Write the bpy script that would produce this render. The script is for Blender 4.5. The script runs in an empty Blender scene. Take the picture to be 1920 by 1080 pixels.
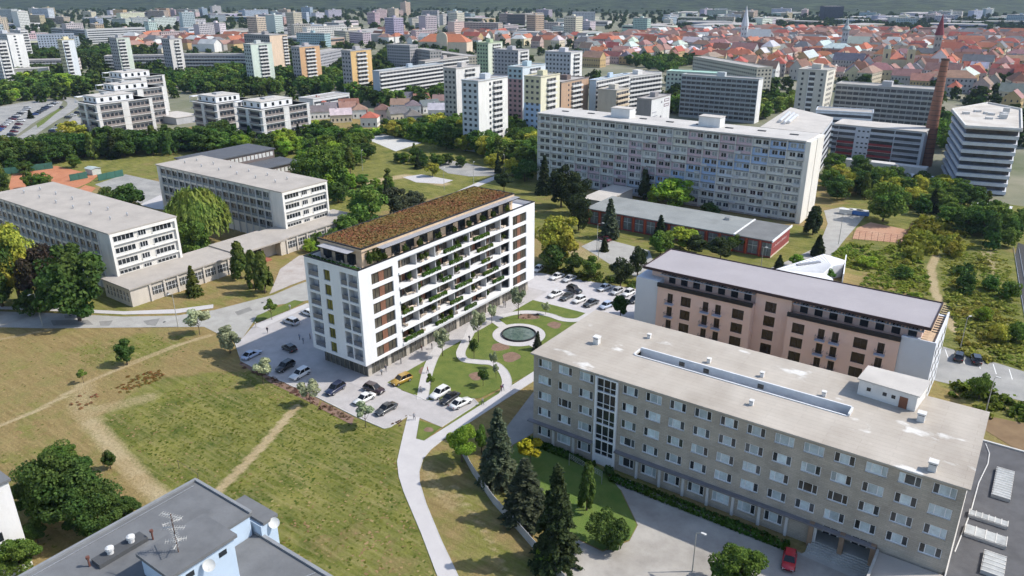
import bpy, bmesh, math, random
import numpy as np
from mathutils import Vector, Matrix

random.seed(7)
RNG = np.random.default_rng(7)
scene = bpy.context.scene
C = scene.collection
rad = math.radians

# ------------------------------------------------------------------ camera, sky, sun, exposure
# World axes follow the building grid of the quarter: X and Y run along the facades, Z up, metres.
CAM_H, FOCAL = 80.0, 1425.0                       # drone height; focal length in pixels of a 1920 px wide frame
PITCH, ROLL = math.atan(570.0 / FOCAL), rad(-0.25)
GA = rad(-35.5)
FX, FY = math.sin(GA), math.cos(GA)               # horizontal view direction on the grid
RX, RY = math.cos(GA), -math.sin(GA)              # horizontal right direction on the grid
_R = Vector((RX, RY, 0.0))
_F = Vector((FX * math.cos(PITCH), FY * math.cos(PITCH), -math.sin(PITCH)))
_U = Vector((FX * math.sin(PITCH), FY * math.sin(PITCH), math.cos(PITCH)))
_cr, _sr = math.cos(ROLL), math.sin(ROLL)
_RI, _UI = _cr * _R + _sr * _U, -_sr * _R + _cr * _U
cam_d = bpy.data.cameras.new('camera')
cam = bpy.data.objects.new('camera', cam_d)
C.objects.link(cam)
cam.matrix_world = Matrix(((_RI.x, _UI.x, -_F.x, 0), (_RI.y, _UI.y, -_F.y, 0), (_RI.z, _UI.z, -_F.z, CAM_H), (0, 0, 0, 1)))
cam_d.sensor_width = 36.0
cam_d.lens = FOCAL / 1920.0 * 36.0
cam_d.clip_start, cam_d.clip_end = 1.0, 30000.0
scene.camera = cam

SUN_EL, SUN_AZ = rad(47), math.atan2(0.80, 0.60)   # towards the sun: +X mostly, some +Y
world = bpy.data.worlds.new('World')
scene.world = world
world.use_nodes = True
wn = world.node_tree.nodes
sky = wn.new('ShaderNodeTexSky')
sky.sky_type = 'NISHITA'
sky.sun_disc = False
sky.sun_elevation = SUN_EL
sky.sun_rotation = SUN_AZ
wn['Background'].inputs[1].default_value = 0.135
world.node_tree.links.new(sky.outputs[0], wn['Background'].inputs[0])
sun_d = bpy.data.lights.new('sun', 'SUN')
sun_d.energy = 3.45
sun_d.angle = rad(0.55)
sun_d.color = (1.0, 0.945, 0.86)
sun = bpy.data.objects.new('sun', sun_d)
C.objects.link(sun)
_ts = Vector((math.sin(SUN_AZ) * math.cos(SUN_EL), math.cos(SUN_AZ) * math.cos(SUN_EL), math.sin(SUN_EL)))
sun.rotation_euler = (-_ts).to_track_quat('-Z', 'Y').to_euler()
sun.location = (0, 0, 300)
vs = scene.view_settings
vs.view_transform, vs.look, vs.exposure, vs.gamma, vs.use_curve_mapping = 'Standard', 'None', 0.56, 1.0, False
scene.render.engine = 'CYCLES'
cy = scene.cycles
cy.use_denoising = True
cy.max_bounces, cy.diffuse_bounces, cy.glossy_bounces, cy.transmission_bounces = 5, 2, 2, 2
cy.transparent_max_bounces, cy.volume_bounces = 6, 0
cy.use_adaptive_sampling = True
cy.adaptive_threshold = 0.03
cy.sample_clamp_indirect = 6.0

# ------------------------------------------------------------------ survey helpers
def at(px, py, z=0.0):
    """Point of the site at height z that was surveyed in the photograph at (px, py)."""
    x, y = px - 960.0, 540.0 - py
    d = x * _RI + y * _UI + FOCAL * _F
    t = (z - CAM_H) / d.z
    return (t * d.x, t * d.y)
def poly_at(pts, z=0.0):
    return [at(x, y, z) for x, y in pts]
def span_u(c, z, xl):
    """Length of an edge that runs along -X from corner c to the sight line xl."""
    X = (xl - 960.0) / FOCAL
    a = c[0] * RX + c[1] * RY
    b = c[0] * _F.x + c[1] * _F.y + (z - CAM_H) * _F.z
    return (a - X * b) / (RX - X * _F.x)
def span_v(c, z, xr):
    X = (xr - 960.0) / FOCAL
    a = c[0] * RX + c[1] * RY
    b = c[0] * _F.x + c[1] * _F.y + (z - CAM_H) * _F.z
    return (X * b - a) / (RY - X * _F.y)
def inside(p, poly):
    x, y = p
    r = False
    j = len(poly) - 1
    for i in range(len(poly)):
        xi, yi = poly[i]; xj, yj = poly[j]
        if (yi > y) != (yj > y) and x < (xj - xi) * (y - yi) / (yj - yi) + xi:
            r = not r
        j = i
    return r

# ------------------------------------------------------------------ materials
MATS = {}
def mat(name, col, rough=0.8, vary=0.12, scale=0.6, bump=0.0, bscale=8.0, metal=0.0, spec=0.3, col2=None, stretch=(1, 1, 1), objcol=False, objrand=0.0, coords='world'):
    if name in MATS:
        return MATS[name]
    m = bpy.data.materials.new(name)
    m.use_nodes = True
    nt = m.node_tree
    n, L = nt.nodes, nt.links
    b = n['Principled BSDF']
    b.inputs['Roughness'].default_value = rough
    b.inputs['Metallic'].default_value = metal
    b.inputs['Specular IOR Level'].default_value = spec
    g = n.new('ShaderNodeNewGeometry')
    mp = n.new('ShaderNodeMapping')
    mp.inputs['Scale'].default_value = stretch
    L.new(g.outputs['Position'], mp.inputs['Vector'])
    t = n.new('ShaderNodeTexNoise')
    t.inputs['Scale'].default_value = scale
    t.inputs['Detail'].default_value = 6
    t.inputs['Roughness'].default_value = 0.65
    L.new(mp.outputs[0], t.inputs['Vector'])
    r = n.new('ShaderNodeMapRange')
    r.inputs[1].default_value, r.inputs[2].default_value = 0.3, 0.7
    L.new(t.outputs[0], r.inputs[0])
    mx = n.new('ShaderNodeMix')
    mx.data_type = 'RGBA'
    if objcol:
        oi = n.new('ShaderNodeObjectInfo')
        src = oi.outputs['Color']
        hs = []
        for k in (1 - vary, 1 + vary):
            q = n.new('ShaderNodeMix'); q.data_type = 'RGBA'; q.blend_type = 'MULTIPLY'
            q.inputs[0].default_value = 1.0
            L.new(src, q.inputs[6]); q.inputs[7].default_value = (k, k, k, 1)
            hs.append(q.outputs[2])
        L.new(hs[0], mx.inputs[6]); L.new(hs[1], mx.inputs[7])
    else:
        if col2 is None:
            ca = tuple(max(0, c * (1 - vary)) for c in col); cb = tuple(min(1, c * (1 + vary)) for c in col)
        else:
            ca, cb = col, col2
        mx.inputs[6].default_value = (*ca, 1); mx.inputs[7].default_value = (*cb, 1)
    L.new(r.outputs[0], mx.inputs[0])
    out = mx.outputs[2]
    if objrand:
        oi = n.new('ShaderNodeObjectInfo')
        hv = n.new('ShaderNodeHueSaturation')
        rr = n.new('ShaderNodeMapRange')
        rr.inputs[3].default_value, rr.inputs[4].default_value = 1 - objrand, 1 + objrand
        L.new(oi.outputs['Random'], rr.inputs[0]); L.new(rr.outputs[0], hv.inputs['Value'])
        L.new(out, hv.inputs['Color']); out = hv.outputs[0]
    L.new(out, b.inputs['Base Color'])
    if bump:
        t2 = n.new('ShaderNodeTexNoise')
        t2.inputs['Scale'].default_value = bscale
        t2.inputs['Detail'].default_value = 5
        L.new(g.outputs['Position'], t2.inputs['Vector'])
        bp = n.new('ShaderNodeBump')
        bp.inputs['Strength'].default_value = 1.0
        bp.inputs['Distance'].default_value = bump
        L.new(t2.outputs[0], bp.inputs['Height'])
        L.new(bp.outputs[0], b.inputs['Normal'])
    MATS[name] = m
    return m
def paint(rgb, rough=0.75, vary=0.10):
    """Weathered render or paint of a given colour; rain streaks run down the walls."""
    key = 'paint_%02x%02x%02x_%d' % (*[int(c * 255) for c in rgb], int(rough * 100))
    return mat(key, rgb, rough, vary, 0.5, stretch=(1, 1, 0.25))
def glassy(name, col, rough=0.08, vary=0.35, objrand=0.0):
    return mat(name, col, rough, vary, 0.35, spec=0.5, objrand=objrand)
def leafmat(name, c1, c2, objrand=0.22, trans=0.25):
    if name in MATS:
        return MATS[name]
    m = bpy.data.materials.new(name)
    m.use_nodes = True
    nt = m.node_tree
    n, L = nt.nodes, nt.links
    n.remove(n['Principled BSDF'])
    g = n.new('ShaderNodeNewGeometry')
    oi = n.new('ShaderNodeObjectInfo')
    mx = n.new('ShaderNodeMix'); mx.data_type = 'RGBA'
    mx.inputs[6].default_value = (*c1, 1); mx.inputs[7].default_value = (*c2, 1)
    L.new(g.outputs['Random Per Island'], mx.inputs[0])
    hv = n.new('ShaderNodeHueSaturation')
    a = n.new('ShaderNodeMapRange'); a.inputs[3].default_value, a.inputs[4].default_value = 1 - objrand, 1 + objrand
    L.new(oi.outputs['Random'], a.inputs[0]); L.new(a.outputs[0], hv.inputs['Value'])
    t = n.new('ShaderNodeTexNoise'); t.inputs['Scale'].default_value = 0.09
    L.new(g.outputs['Position'], t.inputs['Vector'])
    hr = n.new('ShaderNodeMapRange'); hr.inputs[1].default_value, hr.inputs[2].default_value = 0.3, 0.7
    hr.inputs[3].default_value, hr.inputs[4].default_value = 0.465, 0.525
    L.new(t.outputs[0], hr.inputs[0]); L.new(hr.outputs[0], hv.inputs['Hue'])
    L.new(mx.outputs[2], hv.inputs['Color'])
    d = n.new('ShaderNodeBsdfDiffuse'); tr = n.new('ShaderNodeBsdfTranslucent')
    L.new(hv.outputs[0], d.inputs[0]); L.new(hv.outputs[0], tr.inputs[0])
    ms = n.new('ShaderNodeMixShader'); ms.inputs[0].default_value = trans
    L.new(d.outputs[0], ms.inputs[1]); L.new(tr.outputs[0], ms.inputs[2])
    L.new(ms.outputs[0], n['Material Output'].inputs[0])
    MATS[name] = m
    return m

WHITE = paint((0.76, 0.76, 0.765), 0.6, 0.05)
GLASS = glassy('dark_glass', (0.020, 0.025, 0.030))
GLASS_V = glassy('varied_glass', (0.055, 0.06, 0.065), 0.12, 0.5, 0.6)
CURTAIN = mat('curtained_glass', (0.50, 0.575, 0.60), 0.25, 0.25, 0.9, spec=0.5, objrand=0.3)
BLACK = mat('black_metal', (0.02, 0.02, 0.022), 0.5, 0.2)
STEEL = mat('galvanised_steel', (0.45, 0.46, 0.47), 0.4, 0.15, metal=0.6)
CONC = mat('concrete', (0.42, 0.41, 0.38), 0.9, 0.18, 0.4, bump=0.02)
GRAVEL = mat('gravel_roof', (0.40, 0.365, 0.325), 0.95, 0.12, 0.18, bump=0.03, bscale=3)
GRAVEL_L = mat('pale_gravel_roof', (0.50, 0.47, 0.43), 0.95, 0.12, 0.16, bump=0.03, bscale=3)
BITUMEN = mat('grey_bitumen', (0.15, 0.155, 0.16), 0.85, 0.22, 0.22, bump=0.02, bscale=2)
BITUMEN_L = mat('pale_bitumen', (0.26, 0.275, 0.27), 0.9, 0.16, 0.12, bump=0.02, bscale=2)
BITUMEN_D = mat('dark_bitumen', (0.075, 0.078, 0.082), 0.85, 0.2, 0.15)
WOOD = mat('beige_wood_panel', (0.56, 0.42, 0.29), 0.6, 0.15, 0.8)
BROWN = mat('brown_wood_panel', (0.20, 0.085, 0.05), 0.6, 0.2, 0.8)
BARK = mat('bark', (0.10, 0.075, 0.055), 0.95, 0.3, 2.0)

# ------------------------------------------------------------------ mesh helpers
class MB:
    def __init__(s):
        s.v, s.f, s.m = [], [], []
    def poly(s, pts, m=0):
        i = len(s.v); s.v += [tuple(p) for p in pts]; s.f.append(tuple(range(i, i + len(pts)))); s.m.append(m); return s
    def box(s, x0, x1, y0, y1, z0, z1, m=0, top=None, skip=''):
        i = len(s.v)
        s.v += [(x0, y0, z0), (x1, y0, z0), (x1, y1, z0), (x0, y1, z0), (x0, y0, z1), (x1, y0, z1), (x1, y1, z1), (x0, y1, z1)]
        for key, q in (('f', (0, 1, 5, 4)), ('r', (1, 2, 6, 5)), ('b', (2, 3, 7, 6)), ('l', (3, 0, 4, 7)), ('t', (4, 5, 6, 7)), ('d', (3, 2, 1, 0))):
            if key in skip: continue
            s.f.append(tuple(i + k for k in q)); s.m.append(top if (top is not None and key == 't') else m)
        return s
    def prism(s, pts, z0, z1, m=0, top=None):
        n = len(pts); i = len(s.v)
        s.v += [(x, y, z0) for x, y in pts] + [(x, y, z1) for x, y in pts]
        for k in range(n):
            s.f.append((i + k, i + (k + 1) % n, i + n + (k + 1) % n, i + n + k)); s.m.append(m)
        s.f.append(tuple(i + n + k for k in range(n))); s.m.append(m if top is None else top)
        return s
    def cyl(s, x, y, z0, z1, r0, r1=None, n=10, m=0, cap=True):
        r1 = r0 if r1 is None else r1
        i = len(s.v)
        for z, r in ((z0, r0), (z1, r1)):
            s.v += [(x + r * math.cos(2 * math.pi * k / n), y + r * math.sin(2 * math.pi * k / n), z) for k in range(n)]
        for k in range(n):
            s.f.append((i + k, i + (k + 1) % n, i + n + (k + 1) % n, i + n + k)); s.m.append(m)
        if cap:
            s.f.append(tuple(i + n + k for k in range(n))); s.m.append(m)
        return s
    def tube(s, a, b, r, n=6, m=0, r2=None):
        a, b = Vector(a), Vector(b); d = (b - a).normalized()
        p = d.orthogonal().normalized(); q = d.cross(p); i = len(s.v)
        for c, rr in ((a, r), (b, r if r2 is None else r2)):
            s.v += [tuple(c + rr * (math.cos(2 * math.pi * k / n) * p + math.sin(2 * math.pi * k / n) * q)) for k in range(n)]
        for k in range(n):
            s.f.append((i + k, i + (k + 1) % n, i + n + (k + 1) % n, i + n + k)); s.m.append(m)
        s.f.append(tuple(i + n + k for k in range(n))); s.m.append(m)
        s.f.append(tuple(i + n - 1 - k for k in range(n))); s.m.append(m)
        return s
    def gable(s, x0, x1, y0, y1, z, h, m=0, mg=None, o=0.4):
        """Pitched roof with its ridge along X; overhang o, walls of the gables in mg."""
        ym = (y0 + y1) / 2; k = h / ((y1 - y0) / 2); zo = z - o * k
        s.poly([(x0 - o, y0 - o, zo), (x1 + o, y0 - o, zo), (x1 + o, ym, z + h), (x0 - o, ym, z + h)], m)
        s.poly([(x1 + o, y1 + o, zo), (x0 - o, y1 + o, zo), (x0 - o, ym, z + h), (x1 + o, ym, z + h)], m)
        if mg is not None:
            s.poly([(x0, y1, z), (x0, y0, z), (x0, ym, z + h - 0.15)], mg); s.poly([(x1, y0, z), (x1, y1, z), (x1, ym, z + h - 0.15)], mg)
        return s
    def hip(s, x0, x1, y0, y1, z, h, m=0, o=0.4, k=0.5):
        x0 -= o; x1 += o; y0 -= o; y1 += o; ym = (y0 + y1) / 2; d = min((y1 - y0) * k, (x1 - x0) * 0.48)
        a, b = (x0 + d, ym, z + h), (x1 - d, ym, z + h)
        s.poly([(x0, y0, z), (x1, y0, z), b, a], m); s.poly([(x1, y1, z), (x0, y1, z), a, b], m)
        s.poly([(x0, y1, z), (x0, y0, z), a], m); s.poly([(x1, y0, z), (x1, y1, z), b], m)
        return s
    def mesh(s, name, mats):
        me = bpy.data.meshes.new(name)
        me.from_pydata(s.v, [], s.f)
        for q in (mats if isinstance(mats, (list, tuple)) else [mats]):
            me.materials.append(q)
        me.polygons.foreach_set('material_index', s.m)
        me.update()
        return me
def np_mesh(name, verts, quads, mats, smooth=False, mi=None):
    me = bpy.data.meshes.new(name)
    k = quads.shape[1]
    me.vertices.add(len(verts)); me.vertices.foreach_set('co', np.ascontiguousarray(verts, dtype=np.float32).ravel())
    me.loops.add(quads.size); me.loops.foreach_set('vertex_index', np.ascontiguousarray(quads, dtype=np.int32).ravel())
    me.polygons.add(len(quads)); me.polygons.foreach_set('loop_start', np.arange(0, quads.size, k, dtype=np.int32))
    if smooth: me.polygons.foreach_set('use_smooth', np.ones(len(quads), dtype=bool))
    for q in (mats if isinstance(mats, (list, tuple)) else [mats]):
        me.materials.append(q)
    if mi is not None: me.polygons.foreach_set('material_index', np.ascontiguousarray(mi, dtype=np.int32))
    me.update(calc_edges=True); me.validate()
    return me
def tag(o, label=None, cat=None, group=None, kind=None):
    if label: o['label'] = label
    if cat: o['category'] = cat
    if group: o['group'] = group
    if kind: o['kind'] = kind
    return o
def thing(name, label, cat, loc=(0, 0, 0), rz=0.0, group=None):
    o = bpy.data.objects.new(name, None); C.objects.link(o)
    o.empty_display_size = 0.5
    o.location = loc; o.rotation_euler = (0, 0, rz)
    return tag(o, label, cat, group)
def part(name, me, parent, loc=(0, 0, 0), rz=0.0, scale=None, label=None, kind=None, color=None, mats=None):
    if isinstance(me, MB): me = me.mesh(name, mats)
    o = bpy.data.objects.new(name, me); C.objects.link(o)
    o.parent = parent; o.location = loc
    if rz: o.rotation_euler = (0, 0, rz)
    if scale is not None: o.scale = scale if isinstance(scale, tuple) else (scale,) * 3
    if color: o.color = (*color, 1)
    return tag(o, label, None, None, kind)
def solo(name, me, label, cat, loc=(0, 0, 0), rz=0.0, group=None, mats=None, scale=None, color=None):
    o = part(name, me, None, loc, rz, scale, mats=mats, color=color)
    return tag(o, label, cat, group)
def struct(name, me, mats=None, parent=None):
    o = part(name, me, parent, mats=mats)
    if parent is None: o['kind'] = 'structure'
    return o
def copy_tree(o, parent=None):
    c = o.copy(); C.objects.link(c); c.parent = parent
    for ch in o.children: copy_tree(ch, c)
    return c
def facade(mb, axis, plane, out, th, s0, s1, z0, z1, cols, m=0):
    """Wall of thickness th with real openings. axis 'x': wall runs along X at y=plane, 'y': along Y at x=plane.
    out is the outward sign; cols is a list of (s0, s1, [(z0, z1), ...])."""
    def b(a0, a1, c0, c1):
        if a1 - a0 < 0.01 or c1 - c0 < 0.01: return
        p0, p1 = (plane - th, plane) if out > 0 else (plane, plane + th)
        if axis == 'x': mb.box(a0, a1, p0, p1, c0, c1, m)
        else: mb.box(p0, p1, a0, a1, c0, c1, m)
    x = s0
    for a0, a1, zs in sorted(cols):
        b(x, a0, z0, z1); z = z0
        for q0, q1 in sorted(zs):
            b(a0, a1, z, q0); z = q1
        b(a0, a1, z, z1); x = a1
    b(x, s1, z0, z1)
FOOT = []        # building footprints, kept clear of scattered trees
def foot(x0, x1, y0, y1, m=2.0):
    FOOT.append((x0 - m, x1 + m, y0 - m, y1 + m))
def free(p):
    return not any(a < p[0] < b and c < p[1] < d for a, b, c, d in FOOT)

# ------------------------------------------------------------------ ground, hills
def add_attr(me, name, arr):
    a = me.attributes.new(name, 'FLOAT', 'POINT'); a.data.foreach_set('value', np.ascontiguousarray(arr, dtype=np.float32))
def seg_dist(P, pts, closed=False):
    d = np.full(len(P), 1e9)
    n = len(pts)
    for i in range(n if closed else n - 1):
        a = np.array(pts[i]); b = np.array(pts[(i + 1) % n]); ab = b - a
        t = np.clip(((P - a) @ ab) / max(ab @ ab, 1e-9), 0, 1)
        d = np.minimum(d, np.linalg.norm(P - (a + t[:, None] * ab), axis=1))
    return d
def in_poly(P, poly):
    r = np.zeros(len(P), bool); n = len(poly); j = n - 1
    for i in range(n):
        xi, yi = poly[i]; xj, yj = poly[j]
        c = ((yi > P[:, 1]) != (yj > P[:, 1])) & (P[:, 0] < (xj - xi) * (P[:, 1] - yi) / (yj - yi + 1e-12) + xi)
        r ^= c; j = i
    return r
def grass_ground(name, base_tree=None):
    m = bpy.data.materials.new(name); m.use_nodes = True
    nt = m.node_tree; n, L = nt.nodes, nt.links
    b = n['Principled BSDF']; b.inputs['Roughness'].default_value = 0.95; b.inputs['Specular IOR Level'].default_value = 0.1
    g = n.new('ShaderNodeNewGeometry')
    def noise(s, d=6, stretch=None, rough=0.65):
        t = n.new('ShaderNodeTexNoise'); t.inputs['Scale'].default_value = s; t.inputs['Detail'].default_value = d; t.inputs['Roughness'].default_value = rough
        src = g.outputs['Position']
        if stretch:
            mp = n.new('ShaderNodeMapping'); mp.inputs['Scale'].default_value = stretch; mp.inputs['Rotation'].default_value = (0, 0, 0.62)
            L.new(src, mp.inputs[0]); src = mp.outputs[0]
        L.new(src, t.inputs['Vector']); return t.outputs[0]
    def ramp(src, a, bb):
        r = n.new('ShaderNodeMapRange'); r.inputs[1].default_value, r.inputs[2].default_value = a, bb; L.new(src, r.inputs[0]); return r.outputs[0]
    def mix(f, a, bb):
        q = n.new('ShaderNodeMix'); q.data_type = 'RGBA'
        if isinstance(f, float): q.inputs[0].default_value = f
        else: L.new(f, q.inputs[0])
        for k, x in ((6, a), (7, bb)):
            if isinstance(x, tuple): q.inputs[k].default_value = (*x, 1)
            else: L.new(x, q.inputs[k])
        return q.outputs[2]
    def math_(op, a, bb):
        q = n.new('ShaderNodeMath'); q.operation = op
        for k, x in ((0, a), (1, bb)):
            if isinstance(x, float): q.inputs[k].default_value = x
            else: L.new(x, q.inputs[k])
        return q.outputs[0]
    def attr(k):
        a = n.new('ShaderNodeAttribute'); a.attribute_name = k; return a.outputs['Fac']
    fine = noise(1.6, 8, None, 0.75); mid = noise(0.16, 5); big = noise(0.035, 4); streak = noise(0.5, 5, (0.25, 2.2, 1))
    dry = mix(ramp(streak, 0.35, 0.65), (0.225, 0.165, 0.068), (0.31, 0.235, 0.105))
    dry = mix(ramp(mid, 0.45, 0.75), dry, (0.215, 0.20, 0.07))
    gr = mix(ramp(mid, 0.32, 0.68), (0.072, 0.102, 0.018), (0.215, 0.21, 0.05))
    gr = mix(math_('MULTIPLY', ramp(streak, 0.42, 0.68), 0.6), gr, (0.31, 0.265, 0.115))
    gr = mix(ramp(fine, 0.58, 0.8), gr, (0.05, 0.085, 0.018))
    wgt = ramp(math_('ADD', attr('green'), math_('MULTIPLY', math_('SUBTRACT', math_('ADD', mid, big), 1.0), 1.7)), 0.3, 0.7)
    col = mix(wgt, dry, gr)
    bare = ramp(math_('ADD', attr('bare'), math_('MULTIPLY', math_('SUBTRACT', fine, 0.5), 0.8)), 0.35, 0.75)
    col = mix(bare, col, mix(ramp(mid, 0.3, 0.7), (0.36, 0.275, 0.145), (0.44, 0.36, 0.22)))
    fr = ramp(fine, 0.2, 0.8)
    hv = n.new('ShaderNodeHueSaturation'); L.new(col, hv.inputs['Color']); L.new(math_('ADD', math_('MULTIPLY', fr, 0.6), 0.7), hv.inputs['Value'])
    L.new(hv.outputs[0], b.inputs['Base Color'])
    bp = n.new('ShaderNodeBump'); bp.inputs['Distance'].default_value = 0.35; bp.inputs['Strength'].default_value = 0.9
    L.new(fine, bp.inputs['Height']); L.new(bp.outputs[0], b.inputs['Normal'])
    return m
GRASSM = grass_ground('meadow_ground')

CITY = mat('city_ground', (0.10, 0.12, 0.055), 0.95, scale=0.02, col2=(0.27, 0.25, 0.19))
gx = np.concatenate([np.linspace(-9000, -1500, 40), np.linspace(-1450, 700, 60), np.linspace(800, 7000, 40)])
gy = np.concatenate([np.linspace(-600, 1500, 50), np.linspace(1600, 12000, 90)])
X, Y = np.meshgrid(gx, gy)
P = np.c_[X.ravel(), Y.ravel()]
dist = P @ np.array([FX, FY]); side = P @ np.array([RX, RY])
def fbm(x, y, s, seed):
    r = np.zeros_like(x); a = 1.0; rg = np.random.default_rng(seed)
    for o in range(4):
        ph = rg.uniform(0, 6.28, 4); an = rg.uniform(0, 3.14, 2)
        r += a * (np.sin((x * math.cos(an[0]) + y * math.sin(an[0])) / s + ph[0]) * np.cos((x * math.cos(an[1] + 1.3) + y * math.sin(an[1] + 1.3)) / s * 1.3 + ph[1]))
        a *= 0.5; s *= 0.47
    return r
start = 2500 + 150 * np.clip(-side / 900, 0, 1.6) - 420 * np.clip(side / 900, 0, 1.3)
rise = np.clip((dist - start) / 1500, 0, 3.2)
Z = -0.06 + np.where(rise > 0, 150 * rise ** 1.15 * (1 + 0.22 * fbm(P[:, 0], P[:, 1], 620, 3)), 0)
nx, ny = len(gx), len(gy)
idx = np.arange(nx * ny).reshape(ny, nx)
Q = np.stack([idx[:-1, :-1].ravel(), idx[:-1, 1:].ravel(), idx[1:, 1:].ravel(), idx[1:, :-1].ravel()], 1)
fa = rise[Q].mean(1) > 0.02
HILL = mat('forested_hill', (0.004, 0.010, 0.006), 0.95, scale=0.022, col2=(0.055, 0.078, 0.028), bump=9.0, bscale=0.03)
struct('ground', np_mesh('ground', np.c_[P, Z], Q, [CITY, HILL], True, fa.astype(int)))

gx = np.arange(-430, 75, 1.25); gy = np.arange(15, 345, 1.25)
X, Y = np.meshgrid(gx, gy); P = np.c_[X.ravel(), Y.ravel()]
green = np.full(len(P), 0.18); bare = np.zeros(len(P))
for w, soft, pts in [
    (1.05, 2.5, [(165, 790), (300, 705), (470, 700), (620, 780), (760, 800), (775, 900), (800, 1000), (850, 1110), (560, 1110), (480, 990), (400, 925), (300, 935), (200, 840)]),
    (1.35, 5.0, [(330, 760), (470, 735), (560, 765), (700, 815), (738, 850), (700, 900), (560, 860), (430, 880), (330, 850)]),
    (0.55, 5.0, [(650, 985), (770, 990), (815, 1100), (620, 1100), (570, 1010)]),
    (0.6, 5.0, [(300, 720), (470, 700), (540, 745), (420, 745)]),
    (0.62, 4.0, [(810, 850), (900, 830), (1010, 960), (1075, 1100), (870, 1100)]),
    (0.72, 4.0, [(130, 655), (250, 632), (385, 617), (320, 668), (180, 690)]),
    (0.75, 3.0, [(-20, 530), (120, 490), (250, 560), (240, 592), (-20, 585)]),
    (0.5, 3.0, [(250, 590), (560, 520), (520, 560), (330, 592)]),
    (0.85, 4.0, [(640, 330), (780, 300), (1010, 330), (1120, 390), (1000, 440), (900, 350)]),
    (1.0, 5.0, [(420, 300), (700, 250), (1010, 270), (1010, 330), (760, 380), (640, 420), (440, 420)]),
    (0.85, 4.0, [(-30, 320), (330, 270), (420, 300), (330, 330), (-30, 380)]),
    (0.85, 4.0, [(1000, 330), (1120, 370), (1500, 425), (1570, 430), (1560, 520), (1480, 525), (1200, 485), (1090, 455), (1000, 440)]),
    (0.9, 3.0, [(960, 500), (1100, 470), (1260, 470), (1200, 540), (1000, 510)]),
    (1.2, 5.0, [(1560, 470), (1610, 440), (1760, 410), (1950, 500), (1950, 720), (1770, 680), (1740, 560)]),
    (0.9, 4.0, [(1540, 400), (1700, 330), (1950, 380), (1950, 470), (1720, 460), (1600, 430)]),
    (0.95, 3.0, [(1750, 700), (1950, 760), (1950, 830), (1840, 780)]),
    (0.35, 3.0, [(-30, 850), (200, 830), (300, 940), (120, 1100), (-60, 1100)])]:
    q = poly_at(pts)
    d = seg_dist(P, q, True); d = np.where(in_poly(P, q), d, -d)
    t = np.clip((d + soft) / (2 * soft), 0, 1); t = t * t * (3 - 2 * t)
    green = green * (1 - t) + w * t
for w, wid, pts in [(1.0, 0.75, [(556, 762), (505, 822), (455, 875), (405, 925)]), (0.75, 1.6, [(170, 790), (225, 855), (270, 905), (318, 945)]),
                    (0.8, 0.7, [(-20, 806), (80, 765), (160, 718), (250, 680), (330, 648), (395, 628)]), (0.55, 2.4, [(160, 725), (150, 760), (175, 795)]),
                    (0.7, 0.6, [(-20, 640), (60, 625), (100, 617)]), (0.6, 0.5, [(850, 905), (905, 990), (955, 1085)]), (0.5, 1.4, [(800, 870), (810, 905), (850, 950)]),
                    (1.0, 0.9, [(1756, 478), (1746, 500), (1752, 545), (1775, 590), (1790, 620)]), (0.8, 3.0, [(690, 385), (700, 340), (760, 330), (830, 345)]), (0.55, 2.2, [(280, 745), (180, 770)]),
                    (0.6, 4.0, [(1170, 480), (1100, 480), (1080, 470)]), (0.6, 2.0, [(1850, 470), (1860, 520)])]:
    d = seg_dist(P, poly_at(pts)); t = np.clip(1.35 - d / (wid * 1.6), 0, 1); bare = np.maximum(bare, w * t)
nx, ny = len(gx), len(gy); idx = np.arange(nx * ny).reshape(ny, nx)
Q = np.stack([idx[:-1, :-1].ravel(), idx[:-1, 1:].ravel(), idx[1:, 1:].ravel(), idx[1:, :-1].ravel()], 1)
me = np_mesh('meadow', np.c_[P, np.zeros(len(P))], Q, GRASSM, True)
add_attr(me, 'green', green); add_attr(me, 'bare', bare)
struct('meadow_terrain', me)
MEADOW_P, MEADOW_G, MEADOW_B = P, green, bare

# ------------------------------------------------------------------ paving
ASPH = mat('old_asphalt', (0.31, 0.30, 0.275), 0.95, scale=0.3, col2=(0.41, 0.40, 0.37), bump=0.02)
ASPH_D = mat('grey_asphalt', (0.23, 0.23, 0.22), 0.95, scale=0.12, col2=(0.38, 0.37, 0.345), bump=0.02)
PAVE = mat('concrete_pavers', (0.37, 0.35, 0.34), 0.85, scale=0.35, col2=(0.47, 0.445, 0.435), bump=0.015)
PATHM = mat('path_concrete', (0.47, 0.45, 0.445), 0.9, scale=0.4, col2=(0.53, 0.51, 0.50), bump=0.01)
LAWN = mat('mown_lawn', (0.080, 0.125, 0.022), 0.95, scale=0.35, col2=(0.16, 0.185, 0.042), bump=0.12, bscale=5)
LAWN2 = mat('watered_lawn', (0.085, 0.155, 0.028), 0.95, scale=0.35, col2=(0.15, 0.20, 0.045), bump=0.12, bscale=5)
CLAY = mat('clay_court', (0.40, 0.155, 0.075), 0.95, scale=0.2, col2=(0.50, 0.22, 0.12), bump=0.02)
CLAY_P = mat('worn_clay', (0.40, 0.21, 0.135), 0.95, scale=0.2, col2=(0.47, 0.30, 0.20), bump=0.02)
SOIL = mat('bare_soil_bed', (0.16, 0.105, 0.075), 0.95, scale=0.9, col2=(0.27, 0.17, 0.125), bump=0.08, bscale=4)
KERB = mat('kerb_concrete', (0.50, 0.49, 0.47), 0.9, 0.12, 0.8)
LINE = mat('road_paint', (0.72, 0.72, 0.70), 0.8, 0.1, 1.0)
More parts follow.
